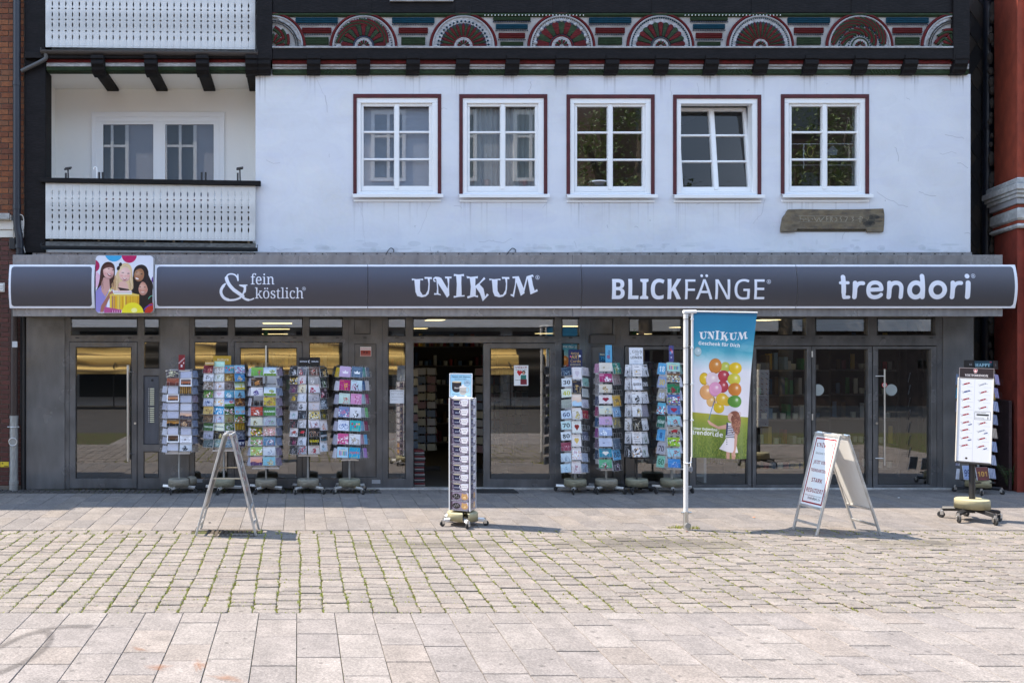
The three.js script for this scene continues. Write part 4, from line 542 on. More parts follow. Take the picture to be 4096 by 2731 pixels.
// ---------- shop interior ----------
{
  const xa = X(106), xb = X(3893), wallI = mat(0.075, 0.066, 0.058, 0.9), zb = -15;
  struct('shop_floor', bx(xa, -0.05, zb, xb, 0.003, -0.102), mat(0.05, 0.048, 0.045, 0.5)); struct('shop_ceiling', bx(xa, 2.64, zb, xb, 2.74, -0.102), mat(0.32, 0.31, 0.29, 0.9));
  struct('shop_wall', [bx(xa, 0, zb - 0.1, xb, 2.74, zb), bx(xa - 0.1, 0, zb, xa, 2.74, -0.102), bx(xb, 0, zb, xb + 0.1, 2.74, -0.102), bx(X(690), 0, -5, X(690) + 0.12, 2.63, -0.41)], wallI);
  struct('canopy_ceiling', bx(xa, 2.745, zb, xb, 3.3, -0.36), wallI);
  const lampM = new THREE.MeshStandardMaterial({ color: 0xffffff, emissive: 0xffe2a0, emissiveIntensity: 1.5 });
  const strips = [[1110, 1292, 60], [1104, 1315, 56], [1100, 1335, 52], [1740, 1279, 36], [1680, 1313, 28], [2180, 1333, 34], [2285, 1304, 40], [2600, 1335, 65], [2722, 1308, 30], [3062, 1279, 40]];
  strips.forEach(([px, py, w], i) => { const d = (2.63 - H) / ((CY - py) / F), z = D - d, x = (px - CX) * d / F, hw = w * d / F; if (z < zb + 0.3) return; const t = thing('ceiling_lamp', ['flat warm ceiling lamp, upper of three in the first transom', 'flat warm ceiling lamp, middle of three in the first transom', 'flat warm ceiling lamp, lower of three in the first transom', 'warm ceiling lamp cut by the canopy above the open doorway', 'short warm ceiling lamp seen over the open doorway', 'warm ceiling lamp seen over the sliding glass door', 'warm ceiling lamp in the narrow transom before the navy rack', 'long warm ceiling lamp in the transom over the white topped rack', 'small warm ceiling lamp in the transom beside the flag pole', 'warm ceiling lamp just past the top of the flag'][i], 'lamp', [x, 2.632, z], 0, 'ceiling lamps in the shop'); part('housing', bx(-hw, -0.004, -0.22, hw, 0.006, 0.22), M.white, t); part('diffuser', bx(-hw + 0.01, -0.012, -0.2, hw - 0.01, -0.0045, 0.2), lampM, t); const l = new THREE.RectAreaLight(0xffdf9c, 0.35, hw * 1.9, 0.38); l.position.set(x, 2.612, z); l.lookAt(x, 0, z); scene.add(l); });
  const goodsC = ['a33', '357', 'ccc', '653', 'db5', '284', '734', '8ac', 'eed', '222'].map((h) => mat(...new THREE.Color('#' + h).toArray(), 0.6));
  const shelf = (x, z, w, turn, label, white) => { const t = thing('shelf_unit', label, 'shelf', [x, 0, z], turn, 'shelves of goods inside the shop'); part('back_panel', bx(-w / 2, 0, -0.2, w / 2, 2.3, -0.17), white ? M.white : wallI, t); for (const s of [-1, 1]) part('side', bx(s * w / 2 - 0.02, 0, -0.17, s * w / 2 + 0.02, 2.3, 0.2), white ? M.white : wallI, t); const by = goodsC.map(() => []); for (let y = 0.1; y < 2.2; y += 0.42) { part('shelf_board', bx(-w / 2 + 0.021, y, -0.169, w / 2 - 0.021, y + 0.025, 0.2), white ? M.white : mat(0.16, 0.15, 0.14, 0.7), t); for (let q = -w / 2 + 0.08; q < w / 2 - 0.08; q += rr(0.07, 0.15)) { const k = Math.floor(rnd() * 10), hh = rr(0.08, 0.3); if (rnd() < 0.45) { const c = new THREE.CylinderGeometry(0.045, 0.04, 0.1, 12); c.translate(q, y + 0.075, rr(0, 0.12)); by[rnd() < 0.6 ? 8 : k].push(flat(c)); } else by[k].push(bx(q - 0.03, y + 0.025, -0.05, q + 0.03, y + 0.025 + hh, rr(0.02, 0.15))); } } by.forEach((l, k) => l.length && part('goods', l, goodsC[k], t, { kind: 'stuff' })); };
  shelf(6.6, -2.2, 2.2, 0, 'shelf of mugs behind the glass beside the flag'); shelf(8.2, -1.6, 1.6, 0, 'shelf of mugs behind the glass doors over the folding price sign'); shelf(9.7, -1.9, 1.3, -0.5, 'shelf of goods behind the last glass door with long handle'); shelf(3.2, -6.2, 2.4, 0, 'shelf deep in the shop behind the sliding glass door'); shelf(-0.3, -3.4, 1.9, 0.2, 'shelf behind the glass between the card racks'); shelf(6.3, -0.85, 0.5, 0, 'white shelf post standing close behind the glass beside the flag', 1);
  // books piled just inside the doorway
  const bk = thing('book_pile', 'tall pile of red and black calendars inside the open doorway', 'books', [X(1682, -0.3), 0, -0.3]); for (let i = 0; i < 20; i++) part('calendar', bx(-0.11, 0.02 + i * 0.028, -0.14, 0.05 + rr(-0.01, 0.01), 0.04 + i * 0.028, 0.13, 0.003), i % 3 === 1 ? mat(0.12, 0.01, 0.015, 0.5) : i % 3 ? mat(0.03, 0.03, 0.035, 0.5) : mat(0.22, 0.21, 0.2, 0.6), bk);
}

// ---------- signs on the canopy ----------
const pl = (s) => s.split(' ').map((q) => q.split(',').map(Number));
const UN = [
  '25,238 110,250 220,240 222,270 170,262 165,380 170,455 215,525 265,515 305,440 315,330 300,240 250,245 245,210 375,213 375,250 338,245 332,420 318,505 268,550 200,563 120,542 88,470 68,262 28,272',
  '395,250 405,225 435,205 500,212 540,230 590,320 645,412 655,340 640,235 608,238 603,203 720,205 715,237 680,230 672,400 680,530 640,572 560,445 478,320 490,495 530,512 528,530 470,518 413,522 415,490 455,495 465,410 452,255 430,240 412,260 428,275 443,280 435,300 405,290',
  '762,158 845,168 935,158 938,200 892,192 886,320 895,530 945,525 948,548 850,557 757,572 755,540 800,540 808,330 798,192 757,195',
  '978,195 1050,210 1180,196 1172,240 1135,232 1130,365 1200,310 1285,212 1308,243 1250,295 1205,338 1272,410 1305,552 1335,495 1368,523 1265,632 1210,490 1140,395 1140,532 1180,530 1180,567 1115,550 1000,583 988,548 1040,535 1052,380 1035,230 990,237',
  '1375,238 1460,250 1570,240 1572,270 1520,262 1515,380 1520,455 1565,525 1615,515 1655,440 1665,330 1650,240 1600,245 1595,210 1725,213 1725,250 1688,245 1682,420 1668,505 1618,550 1550,563 1470,542 1438,470 1418,262 1378,272',
  '1780,205 1890,197 1970,405 2028,200 2135,167 2155,210 2112,205 2135,350 2165,448 2207,420 2220,460 2092,515 2040,240 1985,470 1995,490 1925,540 1845,305 1808,562 1745,530 1750,507 1785,515 1822,340 1828,232 1782,235'].map(pl);
function unikum(x, ox, oy, k, c) { x.fillStyle = c; for (const l of UN) { x.beginPath(); l.forEach(([a, b], i) => x[i ? 'lineTo' : 'moveTo'](ox + a * k, oy + b * k)); x.closePath(); x.fill(); } }   // jagged lettering traced as outlines
function strokes(x, list) { x.lineCap = x.lineJoin = 'round'; for (const [w, d] of list) { x.lineWidth = w; const p = new Path2D(d); x.stroke(p); } }
function trendori(x, ox, oy, k, c) { x.save(); x.translate(ox, oy); x.scale(k, k); x.strokeStyle = c; strokes(x, [[74, 'M150 155 L158 400'], [62, 'M157 380 Q158 474 178 474'], [54, 'M172 478 L243 474'], [50, 'M104 246 L226 246'], [74, 'M338 250 L334 470'], [62, 'M345 330 Q372 236 468 254'], [64, 'M590 357 L758 350 Q756 242 655 242 Q548 246 548 360 Q552 474 658 474 Q720 472 755 436'], [74, 'M886 250 L882 470'], [68, 'M890 340 Q905 246 990 246 Q1076 248 1076 340 L1072 470'], [74, 'M1412 140 L1420 470'], [74, 'M1310 245 A104 114 0 1 0 1311 245'], [74, 'M1657 245 A110 113 0 1 0 1658 245'], [74, 'M1897 247 L1892 470'], [62, 'M1905 330 Q1932 236 2030 250'], [80, 'M2140 248 L2137 465'], [76, 'M2130 140 L2131 140']]); x.restore(); }
function regMark(x, cx, cy, r, c) { x.strokeStyle = x.fillStyle = c; x.lineWidth = r * 0.2; x.beginPath(); x.arc(cx, cy, r, 0, 7); x.stroke(); x.font = `bold ${r * 1.35}px sans-serif`; x.textAlign = 'center'; x.fillText('R', cx, cy + r * 0.48); x.textAlign = 'left'; }
function fitText(x, s, font, px0, px1, base, c, h, cap = 0.714) { x.font = font.replace('$', '100'); const w = x.measureText(s).width; x.save(); x.translate(px0, base); x.scale((px1 - px0) / w, h / (100 * cap)); x.fillStyle = c; x.fillText(s, 0, 0); x.restore(); }
const LET = '#dfe3f0';
function signPanel(name, label, px0, px1, ends, draw) {
  const z = 0.65, ya = 1058.5, yb = 1232.5, W = 1024, Hh = 256, nm = numbered(name);
  const run = (x, ink, edge, face) => { x.fillStyle = edge; x.fillRect(0, 0, W, Hh); x.save(); x.scale(W / (px1 - px0), Hh / (yb - ya)); x.translate(-px0, -ya); x.fillStyle = face; x.beginPath(); x.roundRect(px0 + (ends[0] ? 8.5 : -30), ya + 7.5, px1 - px0 - (ends[0] ? 8.5 : -30) - (ends[1] ? 11 : -30), yb - ya - 15, 12); x.fill(); draw(x, ink); x.restore(); };
  const map = canvasTex(W, Hh, (x) => run(x, LET, '#dfe2ec', '#5a5a63')), rm = canvasTex(W, Hh, (x) => run(x, '#00b000', '#009000', '#0078d0'), false);   // green: roughness, blue: metalness
  const m = new THREE.MeshStandardMaterial({ map, roughnessMap: rm, metalnessMap: rm, roughness: 1, metalness: 1 });
  const n = 20, x0 = X(px0, z) + 0.004, x1 = X(px1, z) - 0.004, y0 = Y(yb, z), y1 = Y(ya, z), pos = [], uv = [], cap = [[0, 0]];
  const prof = (t) => 0.645 + 0.052 * (1 - (2 * t - 1) ** 2);
  for (let i = 0; i < n; i++) { const t = i / n, s = (i + 1) / n, a = y0 + (y1 - y0) * t, b = y0 + (y1 - y0) * s; pos.push(x0, a, prof(t), x1, a, prof(t), x1, b, prof(s), x0, a, prof(t), x1, b, prof(s), x0, b, prof(s)); uv.push(0, t, 1, t, 1, s, 0, t, 1, s, 0, s); }
  const g = new THREE.BufferGeometry(); g.setAttribute('position', new THREE.Float32BufferAttribute(pos, 3)); g.setAttribute('uv', new THREE.Float32BufferAttribute(uv, 2));
  const nv = []; for (let i = 0; i < pos.length; i += 3) { const t = (pos[i + 1] - y0) / (y1 - y0), dz = -0.052 * 2 * (2 * t - 1) * 2 / (y1 - y0), v = new THREE.Vector3(0, -dz, 1).normalize(); nv.push(v.x, v.y, v.z); } g.setAttribute('normal', new THREE.Float32BufferAttribute(nv, 3));
  const o = new THREE.Group(); o.name = nm; scene.add(o); tag(o, label, 'shop sign', 'curved sign panels along the canopy');
  part('face', g, m, o); const s = poly([[0.601, y0], ...Array.from({ length: n + 1 }, (_, i) => [prof(i / n) - 0.001, y0 + (y1 - y0) * i / n]), [0.601, y1]].map(([zz, y]) => [zz, y])); const bg = new THREE.ExtrudeGeometry(s, { depth: x1 - x0 - 0.004, bevelEnabled: false }); bg.rotateY(-PI / 2); bg.translate(x1 - 0.002, 0, 0); part('housing', prep(bg), M.alu, o);
}
signPanel('shop_sign', 'blank dark grey curved sign panel at the brick house end of the canopy', 36, 380, [1, 1], () => {});
signPanel('shop_sign', 'dark curved sign with white ampersand and two serif words', 618, 1471, [1, 0], (x, c) => {
  x.save(); x.translate(860, 1070); x.scale(380 / 2352, 380 / 2352); x.strokeStyle = c;
  strokes(x, [[34, 'M572 325 Q548 160 395 160 Q285 165 277 280'], [30, 'M565 178 L574 300'], [86, 'M285 262 Q300 400 470 560 L690 712'], [58, 'M640 690 Q740 800 830 803'], [34, 'M820 806 Q890 806 955 770'], [70, 'M215 455 Q140 540 150 620 Q180 770 330 800'], [44, 'M255 412 Q200 440 170 500'], [50, 'M300 800 Q470 830 620 752'], [44, 'M610 755 Q700 690 730 560'], [60, 'M735 600 Q748 520 742 455'], [30, 'M610 442 L792 442'], [48, 'M640 448 Q740 470 742 520']]); x.restore();
  fitText(x, 'fein', '$px serif', 1002, 1099, 1138, c, 41, 0.714); fitText(x, 'köstlich', '$px serif', 1019, 1216, 1193.5, c, 41, 0.714); regMark(x, 1216, 1155.5, 6.6, c);
});
signPanel('shop_sign', 'dark curved sign with jagged white dancing capitals', 1471, 2325.5, [0, 0], (x, c) => { unikum(x, 1640, 1060, 540 / 2352, c); regMark(x, 2149, 1110, 7.6, c); });
signPanel('shop_sign', 'dark curved sign with bold and thin white sans capitals', 2325.5, 3185.5, [0, 0], (x, c) => { fitText(x, 'BLICK', 'bold $px sans-serif', 2436, 2722, 1196, c, 80); fitText(x, 'FÄNGE', '$px sans-serif', 2727, 3062, 1197, c, 79); regMark(x, 3072, 1127, 7.6, c); });
signPanel('shop_sign', 'dark curved sign with rounded white lowercase letters', 3185.5, 4065, [0, 1], (x, c) => { trendori(x, 3330, 1070, 590 / 2352, c); regMark(x, 3889, 1104, 7.6, c); });
{ // square photo sign
  const z = 0.74, t = thing('photo_sign', 'square lit photo sign of four smiling women with gifts and balloons', 'photo sign');
  const E = (x, a, b, rx, ry, c, r = 0) => { x.fillStyle = c; x.beginPath(); x.ellipse(a, b, rx, ry, r, 0, 7); x.fill(); };
  const map = canvasTex(720, 720, (x) => {
    x.scale(0.5, 0.5); x.translate(-10, -75); const g = x.createLinearGradient(0, 75, 0, 1500); g.addColorStop(0, '#d6dcec'); g.addColorStop(1, '#e6e8f2'); x.fillStyle = g; x.fillRect(0, 0, 1500, 1600);
    const bal = (a, b, r, c, hx) => { E(x, a, b, r, r * 1.05, c); E(x, hx ?? a + r * 0.2, b - r * 0.3 + (hx ? 0 : 0), r * 0.18, r * 0.14, 'rgba(255,255,255,.5)'); };
    bal(465, -20, 235, '#35a3d8'); bal(850, 60, 190, '#b5125c'); bal(-40, 335, 148, '#a80f55'); bal(-60, 680, 205, '#e0b4d0'); bal(1500, 680, 90, '#5b2d8a');
    const hair = (c, d) => { x.fillStyle = c; x.fill(new Path2D(d)); };
    hair('#3a1d1a', 'M120 560 Q130 240 330 232 Q490 250 492 420 Q495 640 440 800 L380 920 L330 700 L215 640 L130 880 L60 1000 L20 960 Q110 760 120 560Z');
    hair('#8f86c8', 'M10 980 L140 820 L360 1000 L250 1500 L10 1500Z'); hair('#c99a94', 'M140 800 L210 620 L350 660 L370 900 L250 1110 L160 980Z'); E(x, 330, 480, 135, 185, '#d9aaa6', -0.12); hair('#4a2420', 'M195 420 Q230 270 380 290 Q480 300 490 460 Q430 360 360 370 Q260 380 195 430Z');
    E(x, 335, 405, 28, 10, '#3b2626'); E(x, 445, 440, 26, 10, '#3b2626'); hair('#7c2a34', 'M300 515 Q350 540 412 550 Q390 610 340 590 Q305 560 300 515Z'); hair('#f4eef0', 'M308 520 Q355 545 405 555 Q380 572 340 560Z');
    hair('#1a1012', 'M950 560 Q950 310 1160 302 Q1330 320 1335 560 L1440 800 L1440 1500 L880 1500 L900 900Z'); E(x, 1100, 560, 125, 170, '#9a6a48', 0.12); hair('#1a1016', 'M965 480 Q1000 330 1160 320 Q1260 350 1240 520 Q1230 400 1190 390 Q1040 400 965 500Z'); E(x, 1040, 495, 26, 11, '#140c0c'); E(x, 1160, 540, 26, 11, '#140c0c'); hair('#f6f0f0', 'M1005 620 Q1060 640 1100 660 Q1060 690 1020 665Z'); E(x, 1075, 590, 26, 16, '#8a5c3e');
    E(x, 1300, 860, 150, 220, '#1a0f14'); E(x, 1200, 900, 118, 178, '#c08a78', 0.05); hair('#1a0f14', 'M1085 900 Q1080 700 1250 690 Q1400 720 1380 1000 Q1330 1000 1310 900 Q1270 740 1180 730 Q1110 780 1085 900Z'); E(x, 1125, 860, 22, 10, '#1c1010'); E(x, 1240, 870, 22, 10, '#1c1010'); hair('#f6f0f0', 'M1130 980 Q1180 1000 1235 985 Q1190 1025 1130 980Z');
    hair('#d8bc92', 'M620 330 Q700 240 820 270 Q940 340 930 560 Q960 800 950 900 L900 960 L470 960 L400 800 Q480 700 540 500Z'); hair('#c9a078', 'M400 820 Q470 700 500 560 L560 700 L520 950 L420 930Z'); E(x, 690, 880, 140, 160, '#dcb0a6'); E(x, 745, 530, 148, 200, '#e4bab4', -0.05); hair('#e2cda6', 'M590 520 Q610 330 740 310 Q880 330 890 520 Q850 380 760 370 Q660 380 590 520Z'); E(x, 690, 505, 34, 11, '#403038'); E(x, 830, 525, 32, 11, '#403038'); hair('#a84a52', 'M675 620 Q740 650 800 640 Q770 710 715 690Z'); hair('#f8f2f2', 'M685 628 Q740 652 792 645 Q760 672 715 662Z'); E(x, 755, 590, 30, 20, '#d8a49c'); E(x, 580, 390, 38, 58, '#1c141c', 0.4); E(x, 630, 300, 40, 50, '#1c141c', 0.3);
    hair('#e8d830', 'M400 880 L430 880 L160 1360 L130 1400Z'); hair('#a56b5c', 'M360 1000 L430 940 L460 1060 L380 1100 L230 1400 L200 1500 L120 1500 L150 1330Z'); hair('#20161c', 'M560 870 L620 950 L860 950 L840 920Z');
    x.fillStyle = '#d9a820'; x.fillRect(360, 1050, 740, 395); for (let i = 0; i < 60; i++) { x.fillStyle = ['#f2d93a', '#c07a1c', '#e9c42c', '#8a4f7c', '#f7ea6a', '#d08a1e'][i % 6]; x.fillRect(365 + rnd() * 725, 1060, rr(3, 16), 385); } hair('#e0c060', 'M360 1050 L470 1020 L920 1015 L1100 1060 L1095 1090 L380 1090Z');
    x.fillStyle = '#efe6ea'; x.fillRect(465, 970, 455, 40); x.fillStyle = '#a8506a'; x.fillRect(465, 995, 455, 14); x.fillStyle = '#e4ecdc'; x.fillRect(470, 1010, 450, 38); hair('#b04a86', 'M230 1360 L660 1440 L650 1510 L220 1510Z'); for (let i = 0; i < 9; i++) { x.fillStyle = i % 2 ? '#e8c0dc' : '#7a2a60'; x.fillRect(400 + i * 28, 1450, 12, 60); }
    E(x, 935, 1530, 275, 275, '#e9dc2c'); E(x, 975, 1450, 75, 60, 'rgba(255,255,230,.6)'); E(x, 1440, 1560, 210, 290, '#b8301f'); const strand = (n, a0, a1, b0, b1, cs, dx) => { for (let i = 0; i < n; i++) { x.strokeStyle = pick(cs); x.lineWidth = rr(2, 7); const a = rr(a0, a1), b = rr(b0, b1); x.beginPath(); x.moveTo(a, b); x.bezierCurveTo(a + rr(-18, 18) + dx, b + 70, a + rr(-18, 18) - dx, b + 130, a + rr(-25, 25) + dx, b + rr(160, 240)); x.stroke(); } };
    strand(46, 470, 590, 560, 760, ['rgba(160,120,80,.6)', 'rgba(240,226,190,.6)', 'rgba(200,165,120,.6)'], -14); strand(40, 850, 935, 520, 740, ['rgba(160,120,80,.6)', 'rgba(240,226,190,.6)', 'rgba(200,165,120,.6)'], 14); strand(26, 130, 200, 420, 760, ['rgba(20,8,8,.6)', 'rgba(110,60,50,.5)'], -8); strand(20, 380, 460, 520, 760, ['rgba(20,8,8,.6)', 'rgba(90,50,42,.5)'], 4); strand(22, 1280, 1330, 420, 620, ['rgba(70,60,80,.5)', 'rgba(5,2,4,.6)'], 4); strand(22, 1320, 1420, 760, 1000, ['rgba(70,50,60,.5)', 'rgba(5,2,4,.6)'], 8);
    for (const [a, b, r] of [[330, 480, 185], [745, 530, 200], [1100, 560, 170], [1200, 900, 175]]) { const g2 = x.createRadialGradient(a - r * 0.25, b - r * 0.3, r * 0.1, a, b, r); g2.addColorStop(0, 'rgba(255,235,225,.35)'); g2.addColorStop(0.6, 'rgba(255,235,225,0)'); g2.addColorStop(1, 'rgba(60,15,20,.35)'); x.fillStyle = g2; x.beginPath(); x.ellipse(a, b, r * 0.74, r, 0, 0, 7); x.fill(); E(x, a - r * 0.4, b + r * 0.25, r * 0.2, r * 0.14, 'rgba(200,90,90,.22)'); E(x, a + r * 0.4, b + r * 0.28, r * 0.2, r * 0.14, 'rgba(200,90,90,.22)'); } x.strokeStyle = '#4a35a0'; x.lineWidth = 26; x.beginPath(); x.arc(1440, 1560, 250, 3.6, 4.7); x.stroke(); x.strokeStyle = '#58c0a0'; x.lineWidth = 14; x.beginPath(); x.arc(1450, 1200, 120, 3.4, 4.6); x.stroke();
  });
  const x0 = X(382, z), x1 = X(612, z), y0 = Y(1251, z), y1 = Y(1022, z), r = 0.055, sh = new THREE.Shape(); const rrp = (s, a, b, c, d, q) => { s.moveTo(a + q, b); s.lineTo(c - q, b); s.absarc(c - q, b + q, q, -PI / 2, 0); s.lineTo(c, d - q); s.absarc(c - q, d - q, q, 0, PI / 2); s.lineTo(a + q, d); s.absarc(a + q, d - q, q, PI / 2, PI); s.lineTo(a, b + q); s.absarc(a + q, b + q, q, PI, PI * 1.5); }; rrp(sh, x0, y0, x1, y1, r);
  part('housing', ext(sh, 0.604, z - 0.604, 0.006, 8), mat(0.55, 0.55, 0.57, 0.4), t); const fg = new THREE.ShapeGeometry(sh, 8), uv = fg.attributes.uv; for (let i = 0; i < uv.count; i++) uv.setXY(i, (uv.getX(i) - x0) / (x1 - x0), (uv.getY(i) - y0) / (y1 - y0)); fg.translate(0, 0, z + 0.002); part('photo_print', fg, phys(0.95, 0.95, 0.95, 0.3, { map, color: 0xffffff }), t);
}
{ // old inscribed stone in the wall
  const t = thing('inscribed_stone', 'weathered sandstone slab with carved letters set below the last window', 'stone'), sx = (a) => X(3100 + a * 460 / 2352), sy = (b) => Y(820 + b * 460 / 2352);
  const cm = canvasTex(1024, 256, (x) => { x.fillStyle = '#8f8470'; x.fillRect(0, 0, 1024, 256); for (let i = 0; i < 700; i++) { x.fillStyle = pick(['rgba(70,66,62,.10)', 'rgba(150,125,80,.10)', 'rgba(60,60,66,.12)', 'rgba(160,155,140,.10)']); x.beginPath(); x.ellipse(rnd() * 1024, rnd() * 256, rr(4, 50), rr(3, 22), 0, 0, 7); x.fill(); } x.fillStyle = 'rgba(40,42,46,.35)'; for (let i = 0; i < 14; i++) { x.beginPath(); x.ellipse(rr(820, 960), rr(90, 200), rr(15, 50), rr(10, 30), 0, 0, 7); x.fill(); } });
  const shape = poly([[115, 560], [112, 470], [150, 270], [180, 220], [215, 180], [235, 130], [265, 97], [500, 90], [1100, 98], [1700, 92], [2200, 78], [2220, 200], [2215, 400], [2200, 555], [1870, 560], [1860, 525], [1840, 500], [440, 500], [425, 548]].map(([a, b]) => [sx(a), sy(b)]));
  const g = ext(shape, -0.03, 0.075, 0.008), p = g.attributes.position, uv = g.attributes.uv; for (let i = 0; i < p.count; i++) uv.setXY(i, (p.getX(i) - sx(112)) / (sx(2220) - sx(112)), (p.getY(i) - sy(560)) / (sy(78) - sy(560))); part('slab', g, mat(0.62, 0.60, 0.56, 0.95, { map: cm, bumpMap: T.plaster, bumpScale: 0.004 }), t);
  part('lower_edge', bx(sx(445), sy(548), -0.02, sx(1850), sy(505), 0.012, 0.004), mat(0.10, 0.085, 0.06, 0.95), t);
  const lm = mat(0.30, 0.265, 0.20, 0.95), tl = (w, d) => { const pts = d.map(([a, b]) => [sx(a), sy(b), 0.046]); const l = []; for (let i = 1; i < pts.length; i++) l.push(rod(pts[i - 1], pts[i], w, 5)); part('carved_letter', l, lm, t); };
  [[[490, 250], [490, 345], [490, 300], [565, 300], [565, 250], [565, 345]], [[645, 250], [660, 345], [690, 310]], [[775, 250], [825, 345], [880, 265], [900, 345], [985, 250]], [[1060, 250], [1025, 250], [1030, 345], [1068, 345], [1030, 345], [1029, 298], [1058, 298]], [[1110, 345], [1108, 250], [1150, 262], [1112, 300], [1160, 345]], [[1195, 260], [1240, 270], [1240, 330], [1200, 345]], [[1335, 255], [1310, 262], [1305, 292], [1338, 310], [1318, 345]], [[1395, 260], [1460, 258], [1420, 345]], [[1535, 262], [1580, 258], [1552, 290], [1585, 312], [1545, 345]], [[1712, 240], [1710, 360], [1690, 360], [1735, 360]], [[1668, 290], [1760, 282], [1760, 262], [1712, 240], [1712, 320], [1756, 322]]].forEach((d) => tl(0.006, d));
  for (const a of [610, 740]) { const g2 = new THREE.OctahedronGeometry(0.013); g2.translate(sx(a), sy(300), 0.046); part('carved_letter', flat(g2), lm, t); }
  part('letter_panel_edge', [rod([sx(460), sy(235), 0.046], [sx(1590), sy(240), 0.046], 0.004, 4), rod([sx(460), sy(355), 0.046], [sx(1600), sy(362), 0.046], 0.003, 4)], lm, t);
}
// stickers, notices and posters on the glass and panels
function paperOn(name, label, cat, a, b, c, d, z, draw, w = 256, h = 320) { const m = mat(0.92, 0.92, 0.92, 0.6, { map: canvasTex(w, h, draw) }); const g = bx(X(a, z), Y(d, z), z - 0.002, X(c, z), Y(b, z), z), uv = g.attributes.uv, p = g.attributes.position; for (let i = 0; i < p.count; i++) uv.setXY(i, (p.getX(i) - X(a, z)) / (X(c, z) - X(a, z)), (p.getY(i) - Y(d, z)) / (Y(b, z) - Y(d, z))); return tag(part(name, g, m, scene), label, cat); }
const lines = (x, x0, x1, y0, n, dy, c, h) => { x.fillStyle = c; for (let i = 0; i < n; i++) { let p = x0; while (p < x1 - 8) { const w = rr(6, 26); x.fillRect(p, y0 + i * dy, Math.min(w, x1 - p), h); p += w + 5; } } };
paperOn('panel_sticker', 'red and white square sticker on the grey panel above the pastel rack', 'sticker', 1441, 1387, 1485, 1425, -0.005, (x) => { x.fillStyle = '#e9ddd6'; x.fillRect(0, 0, 256, 256); x.fillStyle = '#9a3420'; x.fillRect(8, 92, 240, 156); x.fillStyle = '#9a2c20'; x.font = 'bold 40px sans-serif'; x.fillText('#GEMEINSAM', 6, 72, 244); x.font = 'bold 20px sans-serif'; x.fillText('AUCH WIR SIND RINTELN', 10, 28, 236); x.fillStyle = '#5a1c12'; x.fillRect(70, 120, 44, 50); x.fillRect(134, 130, 44, 44); lines(x, 20, 236, 200, 3, 15, '#d8b0a0', 5); }, 256, 256);
paperOn('opening_notice', 'white opening hours notice on the narrow pane beside the open doorway', 'notice', 1560, 1559, 1617, 1613, -0.055, (x) => { x.fillStyle = '#e6e9ee'; x.fillRect(0, 0, 256, 256); x.fillStyle = '#222'; x.font = 'bold 17px sans-serif'; x.fillText('Wir haben durchgehend geöffnet.', 14, 30, 228); x.font = '15px sans-serif'; x.fillText('Montag - Freitag    9:30 - 18:00 Uhr', 18, 70, 220); x.fillText('Samstag              9:30 - 16:00 Uhr', 18, 92, 220); x.fillText('Online rund um die Uhr unter:', 34, 140, 200); x.fillText('https://trendori.de', 26, 190, 110); }, 256, 256);
paperOn('glass_poster', 'small white poster with a heart on the sliding glass door', 'poster', 2057, 1461, 2114, 1542, -0.038, (x) => { x.fillStyle = '#eef0f2'; x.fillRect(0, 0, 256, 364); unikum(x, 22, 0, 0.095, '#8c1420'); x.fillStyle = '#222'; x.font = 'bold 24px sans-serif'; x.fillText('Geschenk für Dich', 30, 84, 196); x.fillStyle = '#c8222c'; x.beginPath(); x.ellipse(80, 118, 26, 28, 0, 0, 7); x.ellipse(122, 122, 24, 28, 0, 0, 7); x.fill(); x.beginPath(); x.moveTo(55, 130); x.lineTo(146, 134); x.lineTo(96, 190); x.fill(); x.fillStyle = '#3a2018'; x.beginPath(); x.ellipse(174, 128, 32, 36, 0, 0, 7); x.fill(); x.fillStyle = '#d0a088'; x.beginPath(); x.ellipse(172, 138, 20, 26, 0, 0, 7); x.fill(); x.fillStyle = '#2a7a70'; x.fillRect(120, 172, 100, 80); x.fillStyle = '#7a2030'; x.fillRect(115, 250, 115, 96); x.fillStyle = '#222'; x.font = 'bold 20px sans-serif'; x.fillText('trendori.de', 20, 270, 92); }, 256, 364);
for (const [a, l] of [[3282, 'round white translucent sticker on the third glass door from the end'.replace('third', 'middle'), ], [3576, 'round white translucent sticker beside the long door handle']]) { const g = new THREE.CylinderGeometry(0.088, 0.088, 0.002, 32); g.rotateX(PI / 2); g.translate(X(a), Y(1560), -0.046); tag(part('round_sticker', flat(g), phys(0.6, 0.66, 0.66, 0.8, { transmission: 0.6, thickness: 0 }), scene), l, 'sticker'); }
{ const t = thing('ban_sticker', 'small round red ringed sticker beside the long door handle', 'sticker', [X(3548), Y(1540), -0.045]); const g = new THREE.CylinderGeometry(0.04, 0.04, 0.002, 24); g.rotateX(PI / 2); part('disc', flat(g), M.white, t); part('ring', flat(new THREE.TorusGeometry(0.036, 0.006, 6, 24)), mat(0.5, 0.02, 0.02, 0.5), t); part('print', [bx(-0.02, -0.012, 0.001, 0.02, 0.012, 0.002)], M.black, t); }
tag(part('glass_label', bx(X(1488), Y(1934), -0.011, X(1522), Y(1919), -0.008), mat(0.32, 0.33, 0.35, 0.5), scene), 'faded grey stickers low on the panel behind the pastel rack', 'sticker'); tag(part('glass_label', bx(X(778), Y(1930), -0.011, X(809), Y(1916), -0.008), mat(0.3, 0.31, 0.33, 0.5), scene), 'faded grey sticker on the frame beside the red topped rack base', 'sticker');
